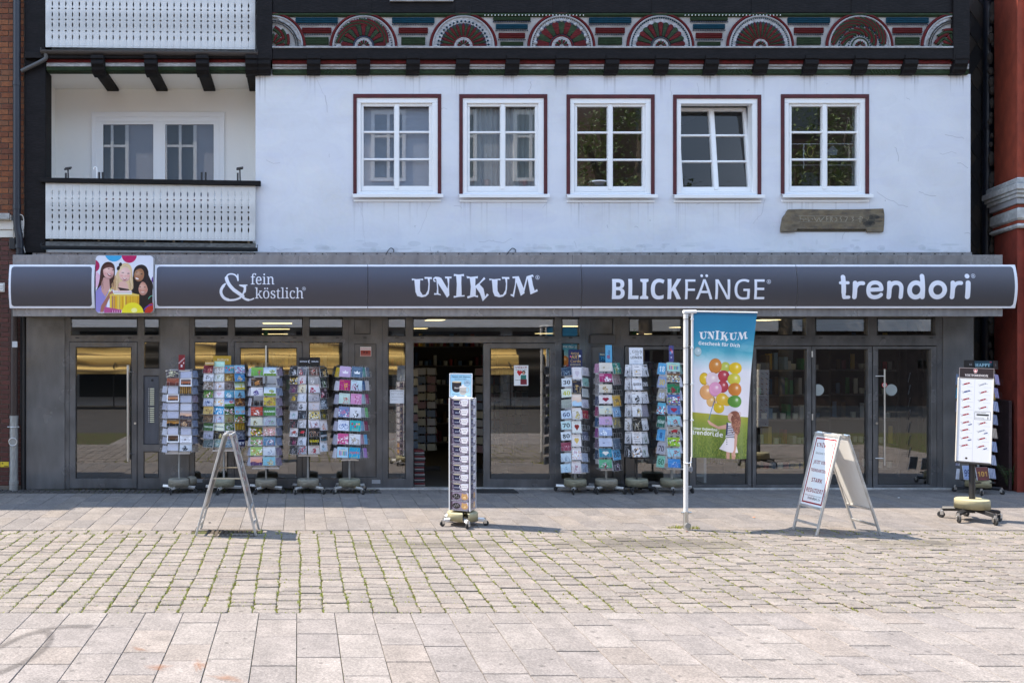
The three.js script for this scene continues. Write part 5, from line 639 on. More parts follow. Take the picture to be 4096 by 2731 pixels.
{ const t = thing('door_mat', 'dark ribbed mat on the ground before the sliding glass door', 'mat', [X(1995, 0.24), 0.004, 0.24]); part('frame', bx(-0.5, -0.002, -0.16, 0.27, 0.008, 0.16, 0.003), M.black, t); for (let i = 0; i < 9; i++) part('rib', bx(-0.49, 0.008, -0.15 + i * 0.034, 0.26, 0.014, -0.13 + i * 0.034), M.rubber, t); }

// ---------- card racks ----------
const atlasC = document.createElement('canvas'); atlasC.width = atlasC.height = 2048; const ax = atlasC.getContext('2d'), CELL = 104, PER = 19; ax.fillStyle = '#e8e9f0'; ax.fillRect(0, 0, 2048, 2048);
const atlas = new THREE.CanvasTexture(atlasC); atlas.colorSpace = THREE.SRGBColorSpace; atlas.anisotropy = 4;
const cardM = phys(0.95, 0.95, 0.95, 0.5, { map: atlas, specularIntensity: 0.5 }); let cell = 1;
function paint(k, m, bg, fg, ac, txt) {
  const x = ax, s = CELL; x.save(); x.translate((k % PER) * s + 2, Math.floor(k / PER) * s + 2); x.beginPath(); x.rect(0, 0, s - 4, s - 4); x.clip(); x.scale((s - 4) / 100, (s - 4) / 100);
  const R = (c, a, b, w, h) => { x.fillStyle = c; x.fillRect(a, b, w, h); }, E = (c, a, b, w, h, r = 0) => { x.fillStyle = c; x.beginPath(); x.ellipse(a, b, w, h, r, 0, 7); x.fill(); }, G = (c1, c2, y0 = 0, y1 = 100) => { const g = x.createLinearGradient(0, y0, 0, y1); g.addColorStop(0, c1); g.addColorStop(1, c2); return g; };
  bg = '#' + bg; fg = '#' + fg; ac = '#' + (ac || '333'); R(bg, 0, 0, 100, 100);
  const scr = (y, c, a = 20, b = 80) => { x.strokeStyle = c; x.lineWidth = 2.2; x.beginPath(); x.moveTo(a, y); for (let q = a; q < b; q += 3) x.lineTo(q, y + rr(-2.5, 2.5)); x.stroke(); };
  const noise = (n, cs, sz) => { for (let i = 0; i < n; i++) E(pick(cs), rnd() * 100, rnd() * 100, rr(sz * 0.4, sz), rr(sz * 0.4, sz), rnd() * 3); };
  if (m === 's') { R(G(bg, fg, 0, 60), 0, 0, 100, 62); R(ac, 0, 62, 100, 40); E(fg, 50, 62, 30, 5); E(ac, 30, 60, 22, 5); scr(18, 'rgba(255,255,255,.6)'); }
  if (m === 'f') { R('#f2f2f6', 0, 0, 100, 100); R(G(bg, fg, 12, 62), 10, 12, 80, 52); R(ac, 10, 62, 80, 20); }
  if (m === 'v') { for (let i = 0; i < 14; i++) R(i % 2 ? fg : ac, i * 7.5 + rr(0, 3), 0, rr(2, 5), 100); R(ac, 0, 84, 100, 16); }
  const shade = (a) => { const g = x.createLinearGradient(rnd() * 60, 0, 40 + rnd() * 60, 100); g.addColorStop(0, `rgba(255,255,255,${a})`); g.addColorStop(1, `rgba(10,10,25,${a * 1.3})`); x.fillStyle = g; x.fillRect(0, 0, 100, 100); };
  const fig = (cx, cy, w, h, cs, n = 18) => { for (let i = 0; i < n; i++) { const a = rnd() * 6.3, q = Math.sqrt(rnd()); E(pick(cs), cx + Math.cos(a) * w * q, cy + Math.sin(a) * h * q, rr(3, w * 0.42), rr(2, h * 0.3), rnd() * 3); } for (let i = 0; i < 5; i++) E(pick(['rgba(20,18,24,.75)', 'rgba(255,255,255,.6)']), cx + rr(-w, w) * 0.7, cy + rr(-h, h) * 0.7, rr(1, 4), rr(1, 3), rnd() * 3); };
  if (m === 'x') { noise(90, [fg, ac, bg, bg], 9); fig(50 + rr(-15, 15), 58, 26, 24, [fg, ac, fg]); shade(0.12); }
  if (m === 'b') { shade(0.1); const cx = 50 + rr(-16, 16); fig(cx, 72, 24, 22, [ac, ac, fg]); fig(cx + rr(-4, 4), 44, 12, 13, [fg, fg, ac], 12); E('rgba(20,16,20,.8)', cx - 4, 43, 1.8, 2); E('rgba(20,16,20,.8)', cx + 5, 43, 1.8, 2); const s = cx > 50 ? [6, 38] : [62, 94]; for (const y of [12, 19, 26]) if (rnd() < 0.8) scr(y, rnd() < 0.5 ? fg : 'rgba(250,250,255,.8)', s[0], s[1]); }
  if (m === 'd') { shade(0.08); for (let i = 0; i < 4; i++) { x.strokeStyle = pick([fg, ac]); x.lineWidth = rr(1.5, 4); x.beginPath(); const a = rr(15, 85); x.moveTo(a, 96); x.bezierCurveTo(a + rr(-20, 20), 70, a + rr(-30, 30), 50, a + rr(-30, 30), rr(20, 50)); x.stroke(); } fig(rr(35, 68), rr(45, 68), 17, 20, [fg, ac], 13); scr(12, fg, 8, rr(40, 70)); scr(90, ac, 40, 92); }
  if (m === 'o') { for (let i = 0; i < 46; i++) E(pick([fg, ac, '#fff', fg]), rnd() * 100, 25 + rnd() * 72, rr(3, 8), rr(3, 8)); }
  if (m === 'l') { R(G(bg, '#e8f0f4', 0, 70), 0, 0, 100, 70); R(ac, 0, 70, 100, 30); R('#6b4a2c', 62, 55, 4, 22); fig(64, 46, 20, 17, [fg, fg, ac], 26); scr(15, '#557', 6, 45); }
  if (m === 't') { for (const y of [18, 32, 46, 62, 76, 88]) { if (rnd() < 0.85) scr(y, rnd() < 0.75 ? fg : ac, rr(12, 25), rr(70, 90)); } E(ac, rr(35, 65), rr(45, 60), 9, 7); }
  if (m === 'n') { noise(10, [ac], 4); x.fillStyle = fg; x.font = 'bold 60px sans-serif'; const w = x.measureText(txt).width; x.save(); x.translate(50, 50); x.scale(Math.min(1.1, 84 / w), Math.min(1.1, 84 / w) * (txt.length > 3 ? 1.15 : 1)); x.textAlign = 'center'; x.fillText(txt, 0, 22); x.restore(); scr(88, ac); }
  if (m === 'h') { E(fg, 40, 44, 14, 14); E(fg, 60, 44, 14, 14); x.fillStyle = fg; x.beginPath(); x.moveTo(27, 50); x.lineTo(73, 50); x.lineTo(50, 78); x.fill(); scr(16, ac); scr(88, ac, 30, 70); }
  if (m === 'c') { x.fillStyle = fg; x.beginPath(); [[28, 66], [24, 42], [38, 52], [50, 34], [62, 52], [76, 42], [72, 66]].forEach((p, i) => x[i ? 'lineTo' : 'moveTo'](...p)); x.fill(); scr(20, ac); scr(86, ac); }
  if (m === 'k') { x.strokeStyle = fg; x.lineWidth = 4; for (const a of [28, 72]) { x.beginPath(); x.arc(a, 60, 18, 0, 7); x.stroke(); } x.beginPath(); x.moveTo(28, 60); x.lineTo(42, 36); x.lineTo(66, 36); x.lineTo(72, 60); x.moveTo(42, 36); x.lineTo(52, 60); x.lineTo(66, 36); x.moveTo(66, 28); x.lineTo(68, 40); x.stroke(); scr(12, fg, 30, 70); scr(92, fg, 30, 70); }
  if (m === 'g') { for (let i = 0; i < 7; i++) { const a = 22 + (i % 4) * 20 + (i > 3 ? 6 : 0); E(['#d33', '#3a8', '#e9b', '#fc3', '#48c'][i % 5], a, i > 3 ? 55 : 32, 8, 10); } scr(80, ac); scr(90, fg); }
  if (m === 'i') { for (let i = 0; i < 6; i++) { R(['#c33', '#a2a', '#e83', '#2a7', '#622', '#36b'][i], 18 + i * 12, 38, 6, 40); E('#fc6', 21 + i * 12, 32, 3, 5); } scr(18, fg, 30, 70); }
  if (m === 'm') { E(ac, 28, 66, 16, 16); E(bg, 28, 66, 8, 8); E(ac, 78, 66, 16, 16); E(bg, 78, 66, 8, 8); R(fg, 30, 44, 44, 18); E(fg, 60, 40, 20, 8); scr(16, '#333', 12, 50); }
  if (m === 'p') { x.strokeStyle = 'rgba(110,115,140,.6)'; x.lineWidth = 1.5; x.strokeRect(0, 0, 100, 100); x.beginPath(); x.moveTo(0, 0); x.lineTo(50, 46); x.lineTo(100, 0); x.stroke(); R(fg, 66, 70, 12, 4); }
  if (m === 'e') { for (let i = 0; i < 9; i++) R(i % 2 ? bg : fg, i * 11, 0, 10, 100); }
  if (!'pe'.includes(m)) { x.strokeStyle = 'rgba(238,240,246,.9)'; x.lineWidth = 3; x.strokeRect(0, 0, 100, 100); }
  x.restore();
}
function cardGeo(w, h, t, k) {
  const g = new THREE.BoxGeometry(w, h, t), uv = g.attributes.uv, a = ((k % PER) * CELL + 3) / 2048, b = ((k % PER) * CELL + CELL - 5) / 2048, d = 1 - (Math.floor(k / PER) * CELL + 3) / 2048, c = 1 - (Math.floor(k / PER) * CELL + CELL - 5) / 2048;
  for (let i = 0; i < 24; i++) { if (i >= 16 && i < 20) uv.setXY(i, a + (b - a) * uv.getX(i), c + (d - c) * uv.getY(i)); else uv.setXY(i, 20 / 2048, 1 - 20 / 2048); }
  g.translate(0, h / 2, 0); return g;
}
const ORD = ['top', 'second', 'third', 'fourth', 'fifth', 'sixth', 'seventh', 'eighth', 'ninth', 'tenth', 'eleventh'];
let nCards = 0;
function column(rackG, wires, rn, o, items) {                       // one column of wire pockets and the cards that stand in it
  const z = o.z, xm0 = (o.x[0] + o.x[1]) / 2, a = o.ang || 0, d = D - z, S0 = S(z), wOf = (p) => (o.x[1] - o.x[0] - 1) * S0 / (Math.cos(a) - (p - CX) / F * Math.sin(a)), w = Math.abs(wOf(xm0));
  const rod4 = (p, q, M4, r = 0.001) => { const g = rod(p, q, r, 4); g.applyMatrix4(M4); wires.push(g); };
  items.forEach((it, i) => {
    const lean = (o.lean || 0) * i, px = xm0 + lean, yb = o.y + i * o.pitch + o.h, hh = o.h * S0 * 0.96, tilt = o.tilt ?? -0.19;
    const pos = new THREE.Vector3(X(px, z), Y(yb, z), z), base = new THREE.Matrix4().compose(pos, new THREE.Quaternion().setFromEuler(new THREE.Euler(tilt, a, o.roll || 0, 'YXZ')), new THREE.Vector3(1, 1, 1));
    const e = w * 0.52, f = 0.016;
    rod4([-e, -0.003, f], [e, -0.003, f], base); rod4([-e, -0.003, -0.02], [e, -0.003, -0.02], base); rod4([-e, hh * 0.5, -0.014], [e, hh * 0.5, -0.014], base);
    for (const s of [-1, 1]) { rod4([s * e, -0.003, f], [s * e, hh * 0.45, f], base); rod4([s * e, hh * 0.45, f], [s * e, hh * 0.45, -0.02], base); rod4([s * e * 0.5, -0.003, f], [s * e * 0.5, hh * 0.5, f], base); rod4([s * e * 0.5, hh * 0.5, f], [s * e, hh * 0.5, f], base); rod4([s * e * 0.45, -0.03, -0.022], [s * e * 0.45, hh + 0.02, -0.03], base); }
    if (it === '-') return;
    let [m, desc, bg, fg, ac, txt] = it.split('|'), deep = m === 'p' || m === 'e';
    const k = cell++; paint(k, m, bg, fg, ac, txt);
    const ww = w * (o.wf || 0.97) * (deep ? rr(0.8, 0.95) : 1), g = cardGeo(ww, hh * (deep ? 0.92 : 1), o.t || (deep ? 0.012 : 0.006), k), c = part('greeting_card', g, cardM, scene); nCards++;
    c.position.copy(pos); c.rotation.set(tilt + rr(-0.02, 0.02), a + rr(-0.02, 0.02), (o.roll || 0) + rr(-0.02, 0.02), 'YXZ'); c.updateMatrix(); if (deep) c.translateZ(-0.012);
    if (!deep || o.stack) { const g2 = cardGeo(ww, hh * 0.985, 0.004, 0); const n = Math.floor(rnd() * 3); for (let q = 1; q <= n; q++) { const c2 = part('card_behind', g2, cardM, c); c2.position.set(rr(-0.003, 0.003), 0, -0.006 * q); c2.rotation.set(-0.02 * q, 0, rr(-0.02, 0.02)); } }
    tag(c, (deep ? `${desc}, ${ORD[i]} pocket ${o.side} of the ${rn}` : `card with ${desc}, ${ORD[i]} row of the ${rn}`), 'greeting card', 'cards on the ' + rn);
  });
}
const rackSeen = {};
function headerSign(parent, name, a, b, c, d, z, ang, draw, w = 256, h = 256, roll = 0) {
  const m = phys(1, 1, 1, 0.4, { map: canvasTex(w, h, draw) }), S0 = S(z), W = (c - a) * S0 / (Math.cos(ang) - ((a + c) / 2 - CX) / F * Math.sin(ang)), Hh = (d - b) * S0, g = new THREE.BoxGeometry(W, Hh, 0.008), uv = g.attributes.uv; for (let i = 0; i < 24; i++) if (i < 16 || i > 19) uv.setXY(i, 0.02, 0.02);
  const o = part(name, g, m, parent); o.position.set(X((a + c) / 2, z), Y((b + d) / 2, z), z); o.rotation.set(-0.04, ang, roll, 'YXZ'); return o;
}
function caster(parent, x, z, r, m, a) { const c = grp('caster', parent); c.position.set(x, 0, z); c.rotation.y = a; const t = new THREE.TorusGeometry(r * 0.72, r * 0.3, 8, 18); t.translate(0.012, r, 0); const hubg = new THREE.CylinderGeometry(r * 0.62, r * 0.62, r * 0.5, 14); hubg.rotateX(PI / 2); hubg.translate(0.012, r, 0); part('wheel', [flat(t), flat(hubg)], m[0], c); part('fork', [bx(-0.016, r * 0.9, -r * 0.62, 0.02, r * 2.2, -r * 0.42, 0.002), bx(-0.016, r * 0.9, r * 0.42, 0.02, r * 2.2, r * 0.62, 0.002), rod([0, r * 2.1, 0], [0, r * 2.9, 0], r * 0.4, 10)], m[1], c); }
function stand(t, xc, zc, o) {                                      // pole, weight and wheeled foot
  part('pole', [rod([xc, 0.1, zc], [xc, o.top, zc], o.pr || 0.016, 14)], o.poleM || M.zinc, t);
  if (o.pin) part('pin', rod([xc, o.top, zc], [xc, o.pin, zc], 0.012, 10), M.steel, t);
  const r = o.wr || 0.162, y0 = o.wy0 ?? 0.10, y1 = o.wy1 ?? 0.205, prof = [[0.03, y0], [r * 1.02, y0], [r, y1 - 0.012], [r - 0.012, y1], [0.05, y1], [0.05, y1 - 0.03], [0.03, y1 - 0.03]].map((p) => new THREE.Vector2(...p)), gap = o.gap || 0, lg = new THREE.LatheGeometry(prof, 36, gap, 2 * PI - 2 * gap); lg.translate(xc, 0, zc); part('base_weight', prep(toCrease(lg)), o.weightM || M.weight, t);
  if (o.second) { const lg2 = new THREE.LatheGeometry(prof, 36, 0.5, 2.2); lg2.translate(xc + o.second[0], 0.012, zc + o.second[1]); part('base_weight', prep(toCrease(lg2)), o.weightM || M.weight, t); }
  const n = o.n || 4, R = o.R || 0.29, la = o.la || 0.0, cr = o.cr || 0.034, hy = o.hy || 0.085;
  for (let i = 0; i < n; i++) { const a = la + i * 2 * PI / n, x = xc + Math.cos(a) * R, z = zc + Math.sin(a) * R; part('leg', bar([xc + Math.cos(a) * 0.02, hy + (o.slope || 0), zc + Math.sin(a) * 0.02], [x, hy, z], 0.042, o.lw || 0.036, 0), o.legM || M.alu, t); caster(t, x, z, cr, o.caster || [M.rubber, M.black], -a + rr(-1, 1)); }
}
function toCrease(g) { return flat(g); }
function rack(label, rn, px, zc, topPx, botPx, o, build) {
  const t = thing('card_rack', label, 'card rack', [0, 0, 0], 0, 'revolving card racks before the shopfront'), xc = X(px, zc), wires = [];
  stand(t, xc, zc, { top: Y(topPx, zc), ...o });
  const w2 = o.half || 0.17; for (const y of [topPx + 8, botPx]) part('ring_plate', [bx(xc - w2, Y(y, zc) - 0.008, zc - w2, xc + w2, Y(y, zc) + 0.008, zc - w2 + 0.015), bx(xc - w2, Y(y, zc) - 0.008, zc + w2 - 0.015, xc + w2, Y(y, zc) + 0.008, zc + w2), bx(xc - w2, Y(y, zc) - 0.008, zc - w2 + 0.0151, xc - w2 + 0.015, Y(y, zc) + 0.008, zc + w2 - 0.0151), bx(xc + w2 - 0.015, Y(y, zc) - 0.008, zc - w2 + 0.0151, xc + w2, Y(y, zc) + 0.008, zc + w2 - 0.0151), bx(xc - w2 + 0.016, Y(y, zc) - 0.006, zc - 0.012, xc + w2 - 0.016, Y(y, zc) + 0.006, zc + 0.012)], o.wireM || M.wire, t);
  build((c, items) => column(t, wires, rn, c, items), t);
  // the far side of the rack: backs of the cards that face the shop
  const back = []; for (let y = topPx + 6; y < botPx - 20; y += 34) for (const s of [-1, 1]) if (rnd() < 0.8) { const q = Y(y + 30, zc); back.push(bx(xc + s * w2 * 0.52 - w2 * 0.46, q, zc - w2 - 0.02, xc + s * w2 * 0.52 + w2 * 0.46, q + 0.118, zc - w2 - 0.008)); }
  if (!o.noBack) part('cards_on_far_side', back, M.paper, t, { kind: 'stuff' });
  part('wire_pockets', wires, o.wireM || M.wire, t); return t;
}
const auto = (n, kinds, skip = 0.1) => Array.from({ length: n }, () => (rnd() < skip ? '-' : pick(kinds)));
const PALE = ['p|pale cards|c4c6d6|8890a8', 'p|light envelopes|d2d3e0|8890a8', 'e|thin cards|c8cada|8d8ea8'], DARKS = ['e|dark cards|8a8ea2|3a3c50', 'e|grey and plum cards|a09cb0|5a3c50', 'e|blue grey cards|9aa6c0|3a4a68', 'e|brown cards|b0a498|54443c'];
const Z0 = 0.32, chrome = [M.rubber, M.steel];

rack('card rack nearest the house door, half empty, with a red header sign', 'red-topped rack', 716, Z0, 1474, 1808, { second: [0.09, -0.1], R: 0.27, la: 0.35, half: 0.18 }, (C, t) => {
  C({ x: [665, 716], y: 1478, pitch: 32.4, h: 32, z: 0.52, ang: -0.05 }, ['x|a vintage car photo|554a50|d8d4b0|2a2c24', 's|a lone tree at dusk|a5604a|8f4a38|5a2f28', 'p|a pale envelope set deep|c6c8d8|99a', 'f|a white framed orange sunset|6a6878|dd8a4a|4a3430', 'p|a pale envelope set low|c2c4d6|99a', 'p|a grey envelope|b8bacc|99a', 's|a dark shore at dusk|3a3a44|c8862c|14141a', 'p|a light envelope|ccd|99a', 'f|a dark evening sky in white|4a3026|6a4a30|14120e', 'p|a grey white envelope|c4c6d4|99a'].map(fixp));
  C({ x: [717, 767], y: 1480, pitch: 32.4, h: 32, z: 0.52, ang: -0.05 }, ['p|a blue grey envelope|b4b8ce|99a', 'f|a framed blue grey dusk|565a66|c86a3a|2c2a30', 'v|a golden forest|5a3a1c|e8b85a|38240f', 'p|a plain envelope|b0b4c8|99a', 'p|a plain light envelope|c8cad8|99a', 's|a pink sky over trees|a0a0b4|f0b890|4a4450', 'b|a lit candle|4a342c|f0c898|c8a078', 'p|a dull envelope|bcbecf|99a', 't|handwriting beside a tiny photo|eeeef4|445|433', 'b|black pebbles and a feather|cfd6e0|4a5a70|1c2024'].map(fixp));
  C({ x: [643, 664], y: 1540, pitch: 34, h: 30, z: 0.42, ang: -1.05, side: 'on the door side' }, auto(8, PALE, 0));
  C({ x: [770, 797], y: 1478, pitch: 33, h: 31, z: 0.40, ang: 0.95, side: 'on the entrance side' }, auto(10, DARKS, 0));
  headerSign(t, 'header_sign', 714, 1419, 739, 1480, 0.36, -0.2, (x) => { x.fillStyle = '#7a0c1c'; x.fillRect(0, 0, 256, 512); x.save(); x.translate(128, 210); x.rotate(-0.62); x.fillStyle = '#e8dce0'; x.font = 'bold 60px sans-serif'; x.fillText('MOMENTE', -150, 10); x.restore(); x.fillStyle = '#e8dce0'; x.fillRect(92, 330, 70, 80); x.fillRect(190, 250, 40, 50); }, 256, 512);
});
function fixp(s) { return s.startsWith('p|a ') ? 'p|' + s.slice(4) : s; }
rack('card rack of photo cards with a gold header sign, behind the edge-on folding sign', 'gold-topped rack', 895, Z0, 1460, 1798, { weightM: M.weightGreen, R: 0.28, la: 0.2, half: 0.16, noBack: 1 }, (C, t) => {
  const b = { y: 1459, pitch: 32.9, h: 33 };
  C({ ...b, x: [811, 852], z: 0.46, ang: -0.5 }, ['d|dark red roses|6a0c22|a82038|d8a08c', 'd|a thin black line drawing|dfe2ee|556|334', 'x|a pale cat asleep|6a5a4a|cfc8c4|8a8078', 'o|a green flower meadow|3f6a2c|86a850|c83838', 'd|blue larkspur|c6d0e6|3a548e|26406e', 'd|brown sunflowers on sand|d2b468|7a5426|4a3014', 'x|an arched stone bridge|5a3e24|8a6a44|2c3438', 'n|a garden scene and grey banner|3a5a30|e8f0f0|6a9a4a|TRAUER', 'd|grey winter twigs|a8acc0|5a5c6c|44465a', 'd|grey green paw prints|4e6064|d0d8dc|2c3438']);
  C({ ...b, x: [853, 895], z: 0.50, ang: -0.5 }, ['d|a small white vase|e6e8ee|a89880|7a6a58', 'd|pale tiny flowers in a row|e2ecf0|b8a8a0|7a9c80', 'd|a sketch of a carrot garland|e8e6ee|c8945a|7a6450', 'h|a faint pink blossom|eae8f2|dcc0cc|b8a0a8', 'o|red and yellow tulips|dce8f0|f0b428|d84838', 'o|white daisies on blue|3aa0d8|f0f4f8|1f78b4', 'd|a white lighthouse by the sea|cfdcf0|b04858|5878a8', 'n|pale script and grey banner|e8ecd8|3a5a6a|8aa06a|TRAUER', 'b|a glowing archway|2a2624|e0cc80|8a7434', 'x|misty teal waterfall|6a8c90|b8ccc8|8a9a84']);
  C({ ...b, x: [897, 939], z: 0.50, ang: 0.5 }, ['g|coloured party candles on blue|5a98b8|e8e8e8|d84848', 'b|a golden duckling|8a6a2c|e8cc7c|c8a040', 'b|a round brown bird nest|6a5c58|a89c98|3c2c2c', 'b|a white seal pup|58a8cc|f0f4f4|dde8ec', 'l|flowers under deep blue sky|3a6cb8|d85068|5a8a3c', 'o|dark clover and pink roses|2c5a30|d898a8|58905a', 'b|a sleeping tabby|8a8858|8a6a4a|6a4c30', 'x|a folding chair on grass|4a7030|c8ccd4|2c3420', 'd|thin frosty branches|b8bccc|6a6c80|8a3c48', 'x|a misty lake|7890a0|b8c4c8|4a5c68']);
  C({ ...b, x: [939, 981], z: 0.46, ang: 0.5 }, ['o|purple and pink blossoms|88b4d0|a83878|e0a0c0', 'b|an alpaca against blue|3a88c8|e8dcc8|c8a878', 'l|a grey stone cairn on moss|5a7838|a8b0ac|c8b828', 'b|a french bulldog|7ab8d8|4c4440|38302c', 'x|a copper kettle|4a240c|b8782c|2c1808', 'm|a pale blue camper van|7ab4dc|88b8c8|c87838', 'o|red and blue parrots|4a7a30|c84030|2c5a9c', 'v|a yellow autumn wood|6a5410|e0b418|4a3808', 'x|rocky blue mountains|4a5468|8a90a0|2c3038', 'n|white words on night blue|0c1848|e0e4f0|c8a040|HEY']);
  headerSign(t, 'header_sign', 853, 1423, 924, 1459, 0.34, 0, (x) => { x.fillStyle = '#b8922c'; x.fillRect(0, 0, 256, 132); x.fillStyle = '#ece4cc'; x.font = '50px sans-serif'; x.fillText('Kultura', 56, 72); x.font = '18px sans-serif'; x.fillText('cards', 130, 110); }, 256, 132);
  headerSign(t, 'small_header', 820, 1445, 856, 1461, 0.5, -0.4, (x) => { x.fillStyle = '#a8823c'; x.fillRect(0, 0, 256, 110); x.fillStyle = '#f0e8d8'; x.font = 'bold 34px sans-serif'; x.fillText('HOCHZEIT & EHE', 6, 66, 244); }, 256, 110);
  headerSign(t, 'small_header', 858, 1445, 898, 1466, 0.52, -0.4, (x) => { x.fillStyle = '#a8d8cc'; x.fillRect(0, 0, 256, 130); x.fillStyle = '#e8f6f2'; x.font = 'bold 34px sans-serif'; x.fillText('BABY & TAUFE', 14, 66, 228); }, 256, 130);
});
rack('tall card rack of nature cards with a bare spike on top', 'spike-topped rack', 1064, Z0, 1466, 1866, { pin: Y(1382, Z0), R: 0.28, la: 0.5, half: 0.2 }, (C) => {
  const b = { y: 1467, pitch: 39.8, h: 36, z: 0.54, ang: 0.03, lean: -0.35 };
  C({ ...b, x: [1003, 1053] }, ['d|an orange butterfly|6fb04c|c8642c|6a4a9c', 'b|a laughing clay figure|3a2a1c|c88a4c|b87a40', 'b|a purple hedgehog|e8e8f0|5a4c98|4a4080', '-', 'b|a dog on red|b8402c|f0ece8|e8dcd8', 'd|stacked brown pebbles|dcdcc8|5a5040|a89c58', 'o|wildflowers before a fence|5a5c20|e8c828|c84858', 'o|a basket of pink flowers|7a9c58|d8a0a8|b84868', 'o|daisies and mushrooms|a8c878|b87838|e8e0a0', 's|a meditating figure at sunset|e8b8b8|e89878|5a4068']);
  C({ ...b, x: [1054, 1105] }, ['l|a round green tree|a8c4dc|a8a838|6a8c34', '-', 'l|a green tree on a pale hill|b4cce0|9ca438|70903c', 'x|a cat in yellow flowers|c8b838|7a6448|e0a838', 'n|leaves round a thank-you word|4a7c3c|e8f0f8|58a048|DANKE', 'd|lilac blooms over heath|b0c0c8|8a4c90|58804c', 'o|pink petals and cut-out letters|b89888|f0c8cc|d87888', 'd|red roses in a paper cone|5c88a8|e8dce0|a83848', 'b|a snowy grey sheep|dce4ec|8a94a8|c8d0dc', 'b|a brass compass on sand|88c4d4|d8ccac|c0a468']);
  C({ x: [1109, 1137], y: 1467, pitch: 39.8, h: 35, z: 0.44, ang: 0.9, lean: -0.4, side: 'on the entrance side' }, auto(10, DARKS, 0)); C({ x: [988, 1001], y: 1467, pitch: 39.8, h: 36, z: 0.44, ang: -1.1, lean: -0.3, side: 'on the door side' }, auto(10, PALE, 0));
});
rack('card rack of dark joke cards with a black header sign', 'black-topped rack', 1232, Z0, 1462, 1818, { caster: chrome, cr: 0.036, R: 0.29, la: 0.7, half: 0.15, noBack: 1 }, (C, t) => {
  const b = { y: 1465, pitch: 35, h: 35.5 };
  C({ ...b, x: [1157, 1190], z: 0.46, ang: -0.5 }, ['b|a white cat on black|18181c|e8e8ec|d0d0d8', 'o|gold coins on black|1c160c|c8a040|e8cc70', 'b|a blonde woman in purple|4a3048|c8a888|8a3c6c', 'b|a yellow budgie|58504c|e8c428|c8a018', 'x|a grey street scene|4c484c|8a888c|2c2a2c', 'd|a faint teal dress sketch|d4d8e4|78a8a8|9098a8', 'b|a group in black and red|1c1a20|a84048|58545c', 'm|an old red car on white|dcd8dc|a83830|4a4448', 'd|pink script on black|241820|c85888|8a3860', 'b|a girl in grey tulle|1c1c20|a8a4a8|78747c']);
  C({ ...b, x: [1190, 1224], z: 0.50, ang: -0.5 }, ['b|a skeleton and red boxes|5a5c68|d8d0c8|b82838', 'b|dogs in red caps|d8d4dc|e8e0dc|a81c2c', 'b|a bride with sunglasses|e8e0c8|d8b888|28282c', 'd|a white goat and a blue can|dce0ec|8898b8|e8e8f0', 'b|a black raised hand|dcdce4|202024|141418', 'b|a black hooded figure|202430|8898a8|14161c', 'd|black and white shards|c8c8d0|202024|f0f0f4', 'm|a shiny red sports car|202024|c82838|101014', 'd|a falling cat and books|d4dae8|30343c|58606c', 'x|grey robots and a red badge|b0b8c4|505864|c02838']);
  C({ ...b, x: [1234, 1280], z: 0.52, ang: 0.22 }, ['d|legs on a wooden bench|58443c|d8ccc4|a83828', 'b|a white hen|a8a4a4|e8e4e4|c8c0bc', 'b|a crimson parrot|e4e4ec|b81c48|8a1438', 'b|a baby in a grey hood|b4b0b8|c8c0c0|7a7880', 'b|a wrapped baby face|d0ccd4|d8bcb0|c8c0c4', 'o|men in yellow hats|c8bc9c|e0c428|28241c', 'd|little dark mice|e8e6ee|3c3430|a83848', 'd|a raised hand on black|201c1c|d8a890|58503c', 'n|yellow capitals on black|141412|e8d020|8a7c20|WARS', 'b|a man in a red jumper|d4ccc8|a82434|8a1c2c']);
  C({ y: 1465, pitch: 42.6, h: 42, x: [1282, 1312], z: 0.46, ang: 0.62 }, ['d|a glass of beer on black|141410|c8942c|e8dcb8', 'd|a sprouting onion on black|14181c|58803c|d8d8d0', 'b|a clown on dark plum|2c1824|e0d4d8|c83858', 'x|silver armour|28303c|8a98a8|c8d0d8', 'd|yellow rosettes on black|1c1a10|d8c020|8a7c18', 'b|an old man in glasses|d8d4d8|c8a898|c8602c', 'n|white word strips on black|18181c|e4e8f0|48a8c8|HAPPY', 'b|a grey knight and blue text|d8dce4|58544c|88b8d0'].slice(0, 8));
  headerSign(t, 'header_sign', 1195, 1430, 1280, 1463, 0.34, 0.02, (x) => { x.fillStyle = '#121214'; x.fillRect(0, 0, 512, 200); x.fillStyle = '#e4e6f0'; x.font = 'bold 46px sans-serif'; x.fillText('GUTSCH', 24, 112, 180); x.fillText('VERLAG', 304, 112, 184); x.font = 'bold 84px sans-serif'; x.fillText('C', 220, 126); }, 512, 200);
});
